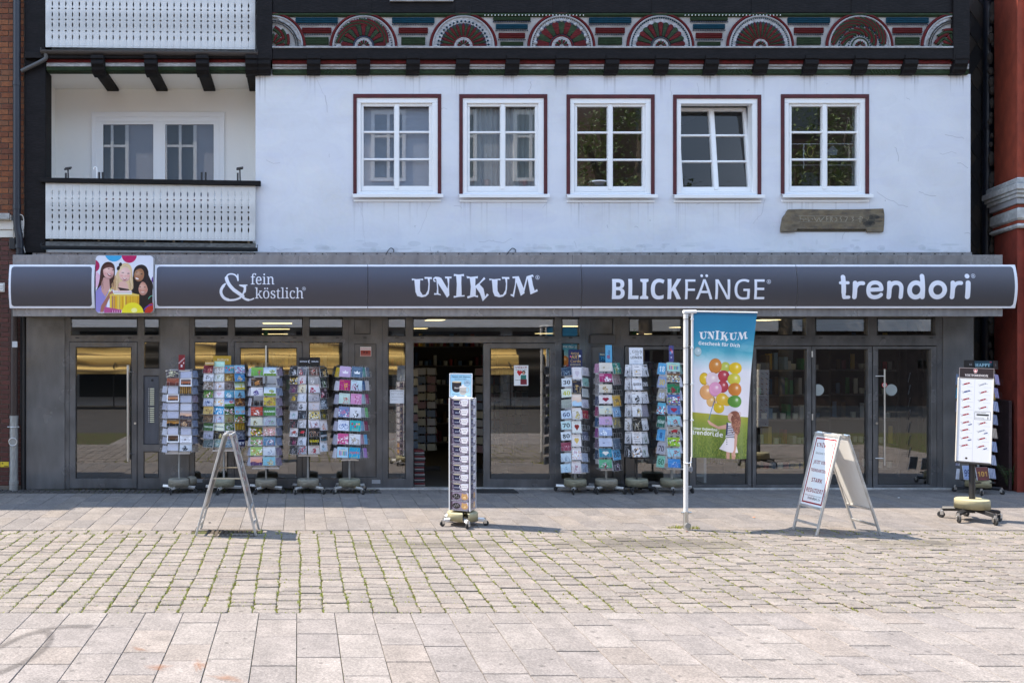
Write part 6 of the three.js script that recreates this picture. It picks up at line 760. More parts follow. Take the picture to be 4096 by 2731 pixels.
rack('card rack of pastel square cards with seven spaced rows', 'pastel seven-row rack', 1398, Z0, 1466, 1836, { weightM: M.weightGreen, caster: chrome, cr: 0.036, R: 0.29, la: 0.9, half: 0.13, noBack: 1 }, (C) => {
  const b = { y: 1463, pitch: 53.8, h: 44, z: 0.5, ang: 0.06, lean: -1.7, roll: -0.07 };
  C({ ...b, x: [1357, 1403] }, ['c|a white crown on lilac|c4aad0|f0ecf4|a08ab0', 'd|a yellow tassel on magenta|b01c68|e8c818|d85890', 'd|bunting on mint|c8e4dc|a8845c|c84858', 'o|pink roses on slate blue|7c8cb8|c87898|5868a0', 'k|a blue bicycle|dfe6f4|4a68a8|4a68a8', 'o|tiny blooms on hot pink|d85c98|e8b8cc|8a4c2c', 'i|striped candles|b0d8ec|48688c|c83848']);
  C({ ...b, x: [1404, 1450], y: 1465 }, ['c|a white crown on blue grey|56708c|f0f4f8|a8b8c8', 'd|a black and white unicorn|c8e0ec|28242c|c85888', 'd|a small key on rose|d890c0|a83868|e8c8dc', 'b|a line drawn face|e6e8f0|f4f4f6|383840', 'g|bunting on turquoise|34b0b8|d8e8e8|e8b848', 'd|a brown tassel on white|e4e6ee|8a7454|c8b898', 'n|bright letters on cyan|28a0cc|e85858|e8d838|HAPPY']);
  C({ ...b, x: [1452, 1467], ang: 0.9, z: 0.46, side: 'on the entrance side' }, ['e|green blue cards|58a098|305a58', 'e|blue cards|3c6498|203c60', 'e|light blue cards|b0c8d4|788c98', 'e|pale cards|c0c4d0|787c88', 'e|sky blue cards|80acc8|48688c', 'e|rose cards|c8a0b4|885868', 'e|slate cards|686c88|383c50'].map((s) => s));
  C({ ...b, x: [1467, 1483], ang: 0.85, z: 0.4, side: 'at the outer edge' }, ['p|grey card|5c6674|99a', 'p|light card|b8b4b8|99a', 'p|plum card|8c3c64|99a', 'p|green card|68a468|99a', 'p|wine card|7c3048|99a', 'p|sky card|68a0c8|99a', 'p|lilac card|a078b4|99a']);
  C({ ...b, x: [1334, 1355], ang: -0.95, z: 0.42, side: 'on the door side' }, ['e|yellow cards|d8b840|8a7828', ...auto(6, PALE, 0)]);
});
rack('card rack with a navy header sign beside the open doorway', 'navy-topped rack', 2302, Z0, 1468, 1888, { weightM: M.weightGreen, R: 0.28, la: 0.4, half: 0.12 }, (C, t) => {
  C({ x: [2291, 2330], y: 1466, pitch: 53.8, h: 50, z: 0.5, ang: 0.02, lean: -0.3 }, ['h|pale balloons|dedadf|c4bcc8|c8b8a8', 'd|a gold moon on night blue|1c1c2c|d8b070|a88c58', 's|a sailing boat in pastels|f0e4dc|e8c8b0|b0d0e8', 'b|a gold coin word|e8e4e4|9c8c3c|c8b86c', 'h|a ladybird|e4e6e4|8c2c24|a8b8a0', 'h|a gold outlined heart|e8e2e2|d8b868|c8a878', 'o|faint gold stars|e6e0e4|d8b8a0|c8a8b8', 'd|a rose pink letter|e8e0e0|b88490|a87480']);
  C({ x: [2248, 2290], y: 1467, pitch: 43, h: 35, z: 0.46, ang: -0.5, roll: 0.12, lean: -0.3 }, ['d|white swirls on navy|1c3450|8aa0b4|34506c', 'n|the figure thirty|d4dce4|28282c|b8c8d0|30', 'n|the figure forty|dce4d8|b8bc30|a8c0a8|40', 'p|clear wrapped pale card|98a098|99a', 'n|the figure sixty|c8d8e8|283c68|486c98|60', 'n|the figure seventy|c0dce0|202428|58989c|70', 'n|the figure eighty|dce4ec|202428|788898|80', 'd|gold script on wine red|842c44|c890a0|a84860', 'd|thin map lines|ccdce8|788c9c|98acc0', 'd|pale blue swirls|c0dcec|98b8d0|7898b0'].map((s) => s.startsWith('p') ? 'd|faint clear wrapping|98a098|a8b0a8|889088' : s));
  C({ x: [2331, 2357], y: 1467, pitch: 43, h: 35, z: 0.45, ang: 0.6, roll: -0.12, lean: -0.2 }, ['d|grey script on silver|a8a4ac|8c8890|b8b4bc', 'd|a dark tree on mint|78a098|283c3c|58807c', 't|small silver writing|a0a4a4|787c7c|888c8c', 'd|pale feathers|b0b0c0|787888|585868', 'd|gold ribbon on dark red|7c1c2c|a88c50|9c3444', '-', 'd|white lace on slate|44485c|c8c8d4|787c90', '-', 't|grey words on silver blue|98a0b4|707890|808898', 'd|a dark emblem on blue grey|8894ac|40485c|606880']);
  headerSign(t, 'header_sign', 2275, 1398, 2330, 1467, 0.4, 0, (x) => { x.fillStyle = '#10204c'; x.fillRect(0, 0, 256, 320); x.strokeStyle = '#d0a85c'; x.lineWidth = 6; x.fillStyle = '#d0a85c'; x.font = '64px sans-serif'; x.fillText('Artist', 44, 92); x.font = '92px sans-serif'; x.fillText('ART', 52, 170); x.font = '72px serif'; x.fillText('Cards', 34, 240); x.fillStyle = '#c85878'; x.beginPath(); x.arc(40, 130, 16, 0, 7); x.fill(); x.fillStyle = '#c8d4ec'; x.beginPath(); x.arc(210, 120, 20, 0, 7); x.fill(); lines(x, 30, 226, 268, 2, 20, '#c8b88c', 8); }, 256, 320);
});
rack('tall card rack with a slim light blue header sign', 'blue-topped rack', 2426, Z0, 1449, 1876, { R: 0.28, la: 0.8, half: 0.12 }, (C, t) => {
  C({ x: [2398, 2452], y: 1449, pitch: 43, h: 35.5, z: 0.5, ang: 0.02, lean: -0.1 }, ['t|a faint gold candle|ded8d0|b8a888|a89878', 'b|a white cloud on magenta|a82c68|f0ecf0|e8e8ee', 'd|a gold flower twig|dcd4c8|c8a04c|8a6c2c', 'h|scattered red hearts|e0dadc|8c1c38|a84858', 'b|a blue cloud on cream|dce0d0|88b0cc|d8b868', 'd|two cats on lilac|c8a4d0|c89878|8890a8', 'b|a white bird on sky blue|a4b8e0|f0f4fa|e4ecf8', 't|silver birds on pale blue|c4ccE4|98a4bc|8890a8'.replace('E', 'e'), 'h|an envelope on teal|348ca4|e8e0d8|c83848', 'b|a toadstool on green|58b080|d8d4d8|8c3048']);
  C({ x: [2376, 2397], y: 1449, pitch: 43, h: 42, z: 0.44, ang: -0.8, side: 'on the navy rack side' }, ['p|pink card|a87894|99a', 'p|clear wrapped card|7c7474|99a', 'p|thin card|787474|99a', 'p|dark card|484c60|99a', 'p|plum card|844060|99a', 'p|deep blue card|2c4868|99a', 'p|violet card|7c4478|99a', 'p|striped card|605060|99a', 'p|navy card|303c50|99a']);
  C({ x: [2454, 2487], y: 1449, pitch: 43, h: 46, z: 0.45, ang: 0.6 }, ['d|a white figure on green|1c7064|d0dcd8|c8a028', 'd|faint pink and grey|7c6c6c|a88888|585050', '-', 'd|a grey owl on ochre|c89c38|48545c|384048', 'd|a lighthouse on blue|78a4cc|e0e4ec|485c74', 'd|yellow and grey|74705c|c8a838|585444', '-', 'd|muted blue|4c5c70|687890|384858', 'n|the figure eighty on blue|5c9cc8|24384c|4880a8|80', 'd|a black and white wedding|2c2c34|c8c8d0|8c4878']);
  headerSign(t, 'header_sign', 2423, 1380, 2449, 1449, 0.42, 0.1, (x) => { x.fillStyle = '#5ea4cc'; x.fillRect(0, 0, 128, 340); x.save(); x.translate(64, 330); x.rotate(-PI / 2); x.fillStyle = '#48507c'; x.font = 'bold 60px sans-serif'; x.fillText('Grüße', 50, 24, 200); x.restore(); x.fillStyle = '#8c6080'; x.fillRect(26, 200, 60, 60); }, 128, 340);
  headerSign(t, 'rear_header', 2397, 1411, 2426, 1447, 0.3, 0, (x) => { x.fillStyle = '#184868'; x.fillRect(0, 0, 200, 250); x.fillStyle = '#c8c49c'; x.font = 'bold 70px sans-serif'; x.fillText('PRO', 20, 74); x.fillStyle = '#3c98b8'; x.font = 'bold 110px sans-serif'; x.fillText('75', 40, 190); }, 200, 250);
});
rack('black wire card rack of white cards with a white rounded header sign', 'white-topped rack', 2548, Z0, 1456, 1830, { weightM: M.weightGreen, poleM: M.black, legM: M.black, wireM: M.wireBlack, R: 0.27, la: 0.6, half: 0.11 }, (C, t) => {
  const b = { y: 1456, pitch: 53.6, h: 50 };
  C({ ...b, x: [2531, 2571], z: 0.5, ang: 0.02 }, ['t|black and gold writing|e6e4e8|28282c|c8a868', 'n|a crown and bold black capitals|e8e8ee|202024|d8b8a8|QUEEN', 'b|a black cat peeking up|e8e8ec|202024|181820', 'd|a striped sock|e6e6ea|3c3830|c8b070', 'd|white blossoms on black|2c2824|d8d4cc|a89c80', 't|curly black script|e6e2e4|303034|c8a080', 'o|tiny black houses|e6e4e8|343030|c8a070']);
  C({ ...b, x: [2499, 2527], z: 0.45, ang: -0.55 }, ['d|a black hare and grey words|dcdce2|202024|58585c', 'd|a black hare standing|d8d8de|28282c|68686c', 'd|a dark rainbow|d4d4da|484850|787880', 'd|bold black figures|d0d0d4|2c2c30|58585c', 'b|a dark brown pear|d8d6d8|584c3c|685844', 'd|black teacups|d4d4d8|303034|48484c', 'd|white script on black|1c1c20|e0e0e4|a8a8ac']);
  C({ ...b, x: [2573, 2598], z: 0.45, ang: 0.6 }, ['d|black leaves|d8d8de|303034|606064', 'n|white letters on black|202024|d8d8dc|707074|ING', 'd|tiny black dots|d4d4da|58585c|888890', 'p|plain grey card|888490|99a', 'd|a feather and writing|d8d8dc|48484c|888', 'd|a small fir and script|ccccd0|404044|787', 'd|a curled grey line|d0d0d4|383c40|686'].map((s) => s.startsWith('p') ? 'd|nothing but grey|888490|908c98|807c88' : s));
  headerSign(t, 'header_sign', 2518, 1390, 2573, 1457, 0.4, 0, (x) => { x.fillStyle = '#dfe4ee'; x.fillRect(0, 0, 256, 312); x.fillStyle = '#202024'; x.font = '72px serif'; x.fillText('Glück', 50, 100); x.font = '44px serif'; x.fillText('auf', 110, 140); x.font = 'bold 66px sans-serif'; x.fillText('LEiNEN', 22, 208, 214); x.font = '20px sans-serif'; x.fillStyle = '#8890a0'; x.fillText('EINFACH', 88, 258); x.fillText('GOLDIG', 92, 284); x.fillStyle = '#202024'; x.beginPath(); x.arc(28, 112, 7, 0, 7); x.arc(216, 118, 7, 0, 7); x.fill(); }, 256, 312);
});
rack('card rack of bright cards standing close behind the flag pole', 'flag-pole rack', 2688, Z0, 1447, 1872, { weightM: M.weightGreen, R: 0.28, la: 0.3, half: 0.13 }, (C, t) => {
  C({ x: [2669, 2722], y: 1448, pitch: 42.8, h: 37, z: 0.5, ang: 0.02, lean: 0.35, roll: -0.03 }, ['i|coloured pens on mint|a8d4cc|58746c|d84848', 'o|coloured dots on brown|7c5c48|d8d8b0|5898c8', 'b|a red shirt on green|187848|a81c30|8c1428', 'o|flowers on denim blue|506ca8|c84848|a8c858', 'h|a red heart on blue|5878b0|a82c48|d8dce8', 'd|a dachshund with balloons|98d4e0|8c4c24|c84868', 'm|a red motorcycle|a8a094|a82830|303034', 'o|red clover on lime|a0c838|58903c|a83848', 'd|a running dachshund|a4d8e8|8c5028|d85878', 'b|a badge on bright blue|388cd8|a8c8e8|5878c8']);
  C({ x: [2629, 2663], y: 1449, pitch: 53, h: 48, z: 0.45, ang: -0.5, roll: -0.1, lean: -0.6 }, ['n|the figure eighteen|5ca4d0|e0ecf4|3c7ca8|18', 'n|a yellow thirty|90a4c8|d8b838|a86888|30', 'n|a pale forty|a09c94|c8d4f0|c8a838|40', 'o|red dots on light blue|5cb0d0|a83848|e0ecf0', 'n|white words on dark green|1c5c4c|d8e4e0|58948c|FÜNF', 'n|an animal on blue|4c98cc|24487c|7cb8dc|8', 'n|a dark seventy|b0b0bc|3c2c3c|888898|70', 'n|a leafy sixty|88c4b0|1c5c3c|48907c|60']);
  C({ x: [2724, 2736], y: 1449, pitch: 53, h: 45, z: 0.42, ang: 0.8, side: 'next to the flag pole' }, ['e|green cards|6c9890|387068', ...auto(7, PALE, 0.2)]);
  headerSign(t, 'header_sign', 2677, 1382, 2696, 1448, 0.42, 0.1, (x) => { x.fillStyle = '#4c4c84'; x.fillRect(0, 0, 100, 340); for (const [a, b, c] of [[40, 90, '#a82848'], [66, 130, '#d898b0'], [34, 150, '#5898c8']]) { x.fillStyle = c; x.beginPath(); x.ellipse(a, b, 18, 34, 0, 0, 7); x.fill(); } x.fillStyle = '#d8d8e8'; x.fillRect(34, 230, 26, 26); }, 100, 340);
});
rack('black wire card rack behind the pocket knife display by the red wall', 'rack behind the knives', 3915, 0.40, 1478, 1925, { weightM: M.weightCream, legM: M.black, caster: chrome, cr: 0.036, wireM: M.wireBlack, R: 0.28, la: 0.5, half: 0.15, noBack: 1 }, (C, t) => {
  C({ x: [3822, 3839], y: 1490, pitch: 54, h: 48, z: 0.5, ang: -1.0, side: 'on the shop side' }, ['p|pale card|6a7a94|99a', 'p|teal lettered card|3c88a8|99a', 'p|light card|7c84a0|99a', 'p|orange card|a8683c|99a', 'p|grey blue card|6c7c9c|99a', 'p|brown card|8c6c58|99a', 'p|dull card|848498|99a', 'p|white card|b8bcc8|99a']);
  C({ x: [3978, 4008], y: 1490, pitch: 54, h: 46, z: 0.42, ang: 0.5, roll: -0.15, lean: -2.2, side: 'on the red wall side' }, ['e|violet white cards|b8acd0|605484', 'e|lilac cards|a49cc0|504878', 'e|blue white cards|b0b8d0|586490', 'e|grey cards|98a0b8|485070', 'e|cream cards|c8b8a8|786858', 'e|pale blue cards|a8b4d0|505c88', 'e|white cards|c4c8d8|6c7494', 'e|light grey cards|b4b8cc|5c6484']);
  C({ x: [3962, 3986], y: 1490, pitch: 60, h: 50, z: 0.56, ang: 0.05 }, ['n|an orange five|38301c|e8a030|8c6420|5', 'd|yellow and brown print|8c6c24|d8a838|503c14']);
  C({ x: [3858, 3892], y: 1860, pitch: 60, h: 58, z: 0.56, ang: 0.05 }, ['n|a pale ninety nine|8c9cc0|3c4868|6878a0|99'].map((s) => s)); C({ x: [3912, 3962], y: 1866, pitch: 60, h: 55, z: 0.56, ang: 0.05 }, ['n|a flowery hundred and one|6c3c38|c89848|98404c|101']);
  headerSign(t, 'header_sign', 3898, 1442, 3976, 1477, 0.5, -0.05, (x) => { x.fillStyle = '#0c1c24'; x.fillRect(0, 0, 384, 170); x.fillStyle = '#183c4c'; x.fillRect(10, 10, 364, 90); x.fillStyle = '#9cc4d4'; x.font = 'bold 84px serif'; x.fillText('HAPPY', 24, 118, 320); x.fillStyle = '#c83048'; x.fillRect(310, 24, 44, 14); }, 384, 170); headerSign(t, 'small_header', 3858, 1440, 3897, 1478, 0.48, -0.5, (x) => { x.fillStyle = '#101418'; x.fillRect(0, 0, 128, 128); x.fillStyle = '#8c9098'; x.font = 'bold 30px serif'; x.fillText('KE', 70, 70); }, 128, 128); headerSign(t, 'small_header', 3977, 1442, 3994, 1478, 0.45, 0.7, (x) => { x.fillStyle = '#101418'; x.fillRect(0, 0, 128, 128); x.fillStyle = '#a8acb4'; x.font = 'bold 40px serif'; x.fillText('N', 40, 80); }, 128, 128);
});
// dim racks inside the shop
for (const [x, z, lb] of [[2.25, -2.4, 'dim card rack inside the shop, first behind the open doorway'], [3.35, -2.0, 'dim card rack inside the shop behind the mug display'], [4.0, -2.9, 'dim card rack inside the shop behind the sliding glass door'], [-1.3, -1.2, 'dim card rack behind the glass next to the gold topped rack'], [0.95, -1.1, 'dim card rack behind the glass next to the black topped rack'], [5.9, -1.5, 'dim card rack behind the glass next to the flag pole'], [1.75, -1.3, 'dim postcard rack behind the narrow pane with the notice']]) {
  const t = thing('indoor_rack', lb, 'card rack', [x, 0, z], rnd(), 'dim racks inside the shop'), by = [0, 1, 2, 3].map(() => []); part('pole', rod([0, 0.02, 0], [0, 1.75, 0], 0.02), M.black, t); part('foot', bx(-0.25, 0.0, -0.25, 0.25, 0.08, 0.25, 0.01), M.black, t);
  for (let f = 0; f < 4; f++) for (let y = 0.35; y < 1.7; y += 0.15) for (const c of [-0.09, 0.09]) { const g = bx(-0.075, 0, -0.004, 0.075, 0.12, 0.004); g.rotateX(-0.15); g.translate(c, y, 0.2); g.rotateY(f * PI / 2); pick(by).push(g); }
  by.forEach((l, i) => part('cards', l, mat(...[[0.3, 0.29, 0.27], [0.1, 0.13, 0.17], [0.2, 0.12, 0.12], [0.3, 0.28, 0.2]][i], 0.6), t, { kind: 'stuff' }));
}

// ---------- mug name display ----------
{
  const z = 2.87, s = S(z), xc = X(1851, z), t = thing('mug_display', 'tall four-sided display pillar printed with rows of name mugs', 'display stand');
  stand(t, xc, z, { top: 0.24, n: 5, R: 0.27, la: 0.25, caster: chrome, cr: 0.034, wr: 0.185, wy0: 0.065, wy1: 0.165, gap: 0.18, weightM: M.weightCream, legM: M.white, hy: 0.075, slope: 0.0 });
  const names = ['Wunschname', 'Aaron', 'Adam', 'Bruno', 'Casper', 'Henry', 'Jamal', 'Lina', 'Torben', 'Elias', 'Nils', 'Dietlan', 'Andreas', 'Hendrik', 'Vivien', 'Karl-Heinz', 'Klaus', 'Wunschname', 'Alexander', 'Bernhard'], caps = ['Jeder Name ist möglich', 'Jede Bemerkung ist möglich', 'Jeder Beruf ist möglich', 'Jede Tasse in blau oder natur', 'Originale Tassen stehen im Laden'];
  const map = canvasTex(384, 2048, (x, W, Hh) => {
    x.fillStyle = '#55525e'; x.fillRect(0, 0, W, Hh); const rh = Hh / 12;
    for (let i = 0; i < 12; i++) {
      const y = i * rh, E = (c, a, b, w, h) => { x.fillStyle = c; x.beginPath(); x.ellipse(a, b, w, h, 0, 0, 7); x.fill(); }; x.fillStyle = '#8c7f96'; x.fillRect(14, y + 4, W - 28, rh - 34); x.fillStyle = '#3c2c3c'; x.fillRect(14, y + 4, 40, rh - 34); x.fillStyle = '#c8c4d8'; x.fillRect(320, y + 8, 44, 80);
      if (i < 10) {
        x.lineWidth = 12; x.strokeStyle = '#12143c'; x.beginPath(); x.ellipse(62, y + 70, 28, 42, 0, 0, 7); x.stroke(); x.fillStyle = '#12163e'; x.beginPath(); x.moveTo(70, y + 22); x.lineTo(208, y + 22); x.quadraticCurveTo(214, y + 100, 190, y + 132); x.lineTo(92, y + 132); x.quadraticCurveTo(66, y + 100, 70, y + 22); x.fill(); E('#d8d2b4', 139, y + 22, 70, 9); E('#a8a080', 139, y + 24, 58, 5);
        x.strokeStyle = '#e4e2e8'; x.lineWidth = 11; x.beginPath(); x.ellipse(220, y + 70, 26, 36, 0, 0, 7); x.stroke(); x.fillStyle = '#e6e3e6'; x.beginPath(); x.moveTo(222, y + 24); x.lineTo(350, y + 24); x.quadraticCurveTo(352, y + 100, 330, y + 134); x.lineTo(244, y + 134); x.quadraticCurveTo(222, y + 100, 222, y + 24); x.fill(); E('#f4f4f6', 286, y + 24, 64, 8); x.strokeStyle = '#8898c8'; x.lineWidth = 3; x.beginPath(); x.ellipse(286, y + 24, 64, 8, 0, 0, 7); x.stroke(); for (let k = 0; k < 4; k++) E('#6c6878', 246 + k * 26, y + 54 + (k % 2) * 4, 7, 7);
        x.fillStyle = '#d0d8f0'; x.font = 'bold 26px serif'; x.textAlign = 'center'; x.fillText(names[2 * i], 140, y + 96, 110); x.fillStyle = '#30406c'; x.fillText(names[2 * i + 1], 288, y + 100, 104);
      } else { E('#14141a', 130, y + 80, 76, 54); for (let k = 0; k < 14; k++) E('#c8c4cc', 80 + rnd() * 100, y + 48 + rnd() * 60, 5, 5); E('#c89c64', 290, y + 84, 66, 54); E('#c89c64', 250, y + 36, 18, 16); E('#c89c64', 326, y + 36, 18, 16); E('#e8c898', 290, y + 94, 26, 20); for (let k = 0; k < 6; k++) E('#8a6034', 250 + rnd() * 80, y + 60 + rnd() * 50, 5, 5); }
      x.fillStyle = '#d8d8e4'; x.textAlign = 'center'; x.font = 'bold 19px sans-serif'; x.fillText(i > 9 ? 'Auch Spar-Schweinchen erhältlich' : caps[i % 5], W / 2, y + rh - 8, W - 60); x.textAlign = 'left';
    }
  });
  const pm = phys(1, 1, 1, 0.3, { map, clearcoat: 0.4, clearcoatRoughness: 0.15 }), w = 0.255, y0 = Y(2042, z + 0.1), y1 = Y(1594, z + 0.1), body = grp('pillar', t); body.position.set(xc, 0, z); body.rotation.y = -0.46;
  for (let k = 0; k < 4; k++) { const g = new THREE.BoxGeometry(w - 0.012, y1 - y0, 0.004), uv = g.attributes.uv; for (let i = 0; i < 24; i++) if (i < 16 || i > 19) uv.setXY(i, 0.5, 0.995); const a = k * PI / 2; const o = part('printed_panel', g, pm, body); o.position.set(Math.sin(a) * (w / 2), (y0 + y1) / 2, Math.cos(a) * (w / 2)); o.rotation.y = a; }
  for (const sx of [-1, 1]) for (const sz of [-1, 1]) part('edge_strip', bx(sx * w / 2 - 0.006, y0, sz * w / 2 - 0.006, sx * w / 2 + 0.006, y1 + 0.004, sz * w / 2 + 0.006, 0.002), M.white, body);
  part('lid', [bx(-w / 2 + 0.007, y1 - 0.01, -w / 2 + 0.007, w / 2 - 0.007, y1, w / 2 - 0.007), bx(-w / 2 + 0.007, y0, -w / 2 + 0.007, w / 2 - 0.007, y0 + 0.008, w / 2 - 0.007)], M.white, body);
  const hm = phys(1, 1, 1, 0.25, { map: canvasTex(512, 512, (x) => { x.fillStyle = '#e4ecf4'; x.fillRect(0, 0, 512, 512); x.fillStyle = '#2c5888'; x.fillRect(16, 16, 480, 480); const g = x.createLinearGradient(0, 0, 300, 512); g.addColorStop(0, '#78acd0'); g.addColorStop(1, '#a8d0e4'); x.fillStyle = g; x.fillRect(26, 26, 460, 460); x.fillStyle = '#1c3858'; x.font = 'bold italic 54px sans-serif'; x.fillText('Tassen mit Namen', 44, 92, 424); x.font = 'bold 24px sans-serif'; x.fillText('Jeder Name ist möglich', 116, 124, 280); lines(x, 130, 370, 138, 1, 1, '#3c5878', 5); x.fillStyle = '#20222c'; x.fillRect(60, 190, 210, 150); x.beginPath(); x.ellipse(165, 340, 96, 70, 0, 0, 7); x.fill(); x.fillStyle = '#c8b89c'; x.beginPath(); x.ellipse(165, 186, 106, 16, 0, 0, 7); x.fill(); x.fillStyle = '#e8ecf0'; x.font = '46px serif'; x.fillText('Marie', 112, 330); x.fillStyle = '#b4b0ac'; x.beginPath(); x.ellipse(306, 390, 78, 76, 0, 0, 7); x.fill(); x.fillRect(232, 290, 148, 100); x.fillStyle = '#d8d8dc'; x.beginPath(); x.ellipse(306, 288, 78, 20, 0, 0, 7); x.ellipse(306, 256, 26, 24, 0, 0, 7); x.fill(); x.strokeStyle = '#b4b0ac'; x.lineWidth = 14; x.beginPath(); x.ellipse(400, 350, 40, 50, 0, 0, 7); x.stroke(); x.fillStyle = '#28304c'; x.font = '42px serif'; x.fillText('Emma', 254, 404); x.fillStyle = '#98b4cc'; x.strokeStyle = '#486c90'; x.lineWidth = 4; x.beginPath(); x.arc(400, 200, 66, 0, 7); x.fill(); x.stroke(); x.fillStyle = '#284868'; x.font = 'bold 30px sans-serif'; x.fillText('Hier', 372, 186); x.fillText('erhältlich', 340, 214, 120); lines(x, 60, 230, 440, 2, 18, '#1c3858', 7); }) });
  const hg = new THREE.BoxGeometry(0.285, 0.29, 0.006), huv = hg.attributes.uv; for (let i = 0; i < 24; i++) if (i < 16 || i > 19) huv.setXY(i, 0.01, 0.01); const h = part('header_sign', hg, hm, body); h.position.set(0.0, y1 + 0.16, w / 2 - 0.05); h.rotation.x = -0.03;
  for (const k of [-0.06, 0.07]) { const r = new THREE.TorusGeometry(0.013, 0.0035, 6, 16); r.translate(k, y1 + 0.02, w / 2 - 0.03); part('ring_clip', flat(r), M.white, body); }
}
// ---------- pocket knife display ----------
{
  const z = 2.6, t = thing('knife_display', 'tall white pocket knife display on a black pole and wheeled foot', 'display stand'), xc = X(3894, z), lean = 0.05;
  stand(t, xc - 0.008, z, { top: 0.75, pr: 0.033, poleM: M.black, n: 5, R: 0.31, la: 0.15, caster: [M.rubber, M.steel], cr: 0.042, wr: 0.185, wy0: 0.16, wy1: 0.275, weightM: M.weightCream, legM: M.black, hy: 0.115, slope: 0.035, lw: 0.05 });
  const body = grp('cabinet', t); body.position.set(xc, 0.735, z); body.rotation.set(0, -0.6, -0.028, 'YXZ'); const w = 0.36, Hh = 1.05, dp = 0.16, knife = (x, a, b, c, r, kk = 1) => { x.save(); x.translate(a, b); x.rotate(r); x.scale(kk, kk); x.strokeStyle = '#8c9098'; x.lineWidth = 5; for (const q of [-0.7, -0.35, 0.3]) { x.beginPath(); x.moveTo(-26, 0); x.lineTo(-26 - 34 * Math.cos(q), -34 * Math.sin(q) - 8); x.stroke(); } x.beginPath(); x.moveTo(24, 2); x.lineTo(50, 18); x.stroke(); x.fillStyle = c; x.beginPath(); x.roundRect(-36, -10, 72, 20, 10); x.fill(); x.fillStyle = '#e8e8ec'; x.fillRect(6, -3, 8, 6); x.restore(); };
  const map = canvasTex(512, 1560, (x) => { x.fillStyle = '#dcdfe6'; x.fillRect(0, 0, 512, 1560); x.fillStyle = '#b8bcc8'; x.fillRect(238, 0, 5, 1560); for (let i = 0; i < 9; i++) { const y = 90 + i * 146; knife(x, 120 + (i % 2) * 8, y, i === 1 ? '#28407c' : '#8c1828', -0.35, 1.35); if (i === 4) { x.strokeStyle = '#303238'; x.lineWidth = 5; x.strokeRect(256, y - 66, 236, 150); x.fillStyle = '#303438'; x.beginPath(); x.roundRect(280, y - 24, 190, 34, 17); x.fill(); x.font = 'bold 22px sans-serif'; x.fillText('Rinteln-Edition', 266, y - 40); x.fillRect(448, y + 26, 12, 44); lines(x, 266, 400, y + 46, 2, 16, '#404448', 6); } else knife(x, 370 + (i % 2) * 10, y, i === 0 || i === 6 ? '#9098a8' : '#8c1828', -0.4, 1.3); if (i > 4) { x.fillStyle = '#28407c'; x.save(); x.translate(i % 2 ? 190 : 430, y + 40); x.rotate(-0.4); x.beginPath(); x.roundRect(-32, -9, 64, 18, 9); x.fill(); x.restore(); } lines(x, 130, 225, y + 52, 1, 8, '#989ca8', 4); lines(x, 380, 490, y + 58, 1, 8, '#989ca8', 4); } x.fillStyle = '#3c3430'; x.beginPath(); x.arc(150, 1500, 20, 0, 7); x.fill(); });
  const fm = phys(1, 1, 1, 0.25, { map, clearcoat: 0.5, clearcoatRoughness: 0.1 }), g = new THREE.BoxGeometry(w - 0.02, Hh - 0.02, 0.006), uv = g.attributes.uv; for (let i = 0; i < 24; i++) if (i < 16 || i > 19) uv.setXY(i, 0.02, 0.99); const f = part('display_board', g, fm, body); f.position.set(0, Hh / 2, dp / 2); const f2 = part('display_board', g, fm, body); f2.position.set(0, Hh / 2, -dp / 2 - 0.004); f2.rotation.y = PI;
  part('cabinet_shell', [bx(-w / 2 + 0.011, 0, -dp / 2, w / 2 - 0.011, Hh, dp / 2 - 0.01), bx(-w / 2, 0, -dp / 2, -w / 2 + 0.0105, Hh, dp / 2 + 0.01, 0.003), bx(w / 2 - 0.0105, 0, -dp / 2, w / 2, Hh, dp / 2 + 0.01, 0.003)], mat(0.62, 0.60, 0.55, 0.5), body); part('base_tray', [bx(-w / 2 - 0.004, -0.02, -dp / 2, w / 2 + 0.004, -0.001, dp / 2 + 0.012, 0.003)], M.black, body);
  const hd = phys(1, 1, 1, 0.3, { map: canvasTex(512, 180, (x) => { x.fillStyle = '#2c262c'; x.fillRect(0, 0, 512, 180); x.strokeStyle = '#b8b0b4'; x.lineWidth = 5; x.strokeRect(3, 3, 506, 174); x.fillStyle = '#b02030'; x.strokeStyle = '#e4dce0'; x.beginPath(); x.moveTo(214, 24); x.quadraticCurveTo(240, 14, 266, 24); x.quadraticCurveTo(272, 70, 240, 92); x.quadraticCurveTo(208, 70, 214, 24); x.fill(); x.stroke(); x.fillStyle = '#f0ecee'; x.fillRect(233, 36, 14, 36); x.fillRect(222, 47, 36, 14); x.fillStyle = '#e4e0e4'; x.font = 'bold 52px serif'; x.fillText('VICTORINOX', 84, 150, 344); }) }), hg = new THREE.BoxGeometry(w - 0.012, 0.125, dp), hu = hg.attributes.uv; for (let i = 0; i < 24; i++) if (i < 16 || i > 19) hu.setXY(i, 0.04, 0.1); const h = part('header_box', hg, hd, body); h.position.set(0.004, Hh + 0.065, 0);
}
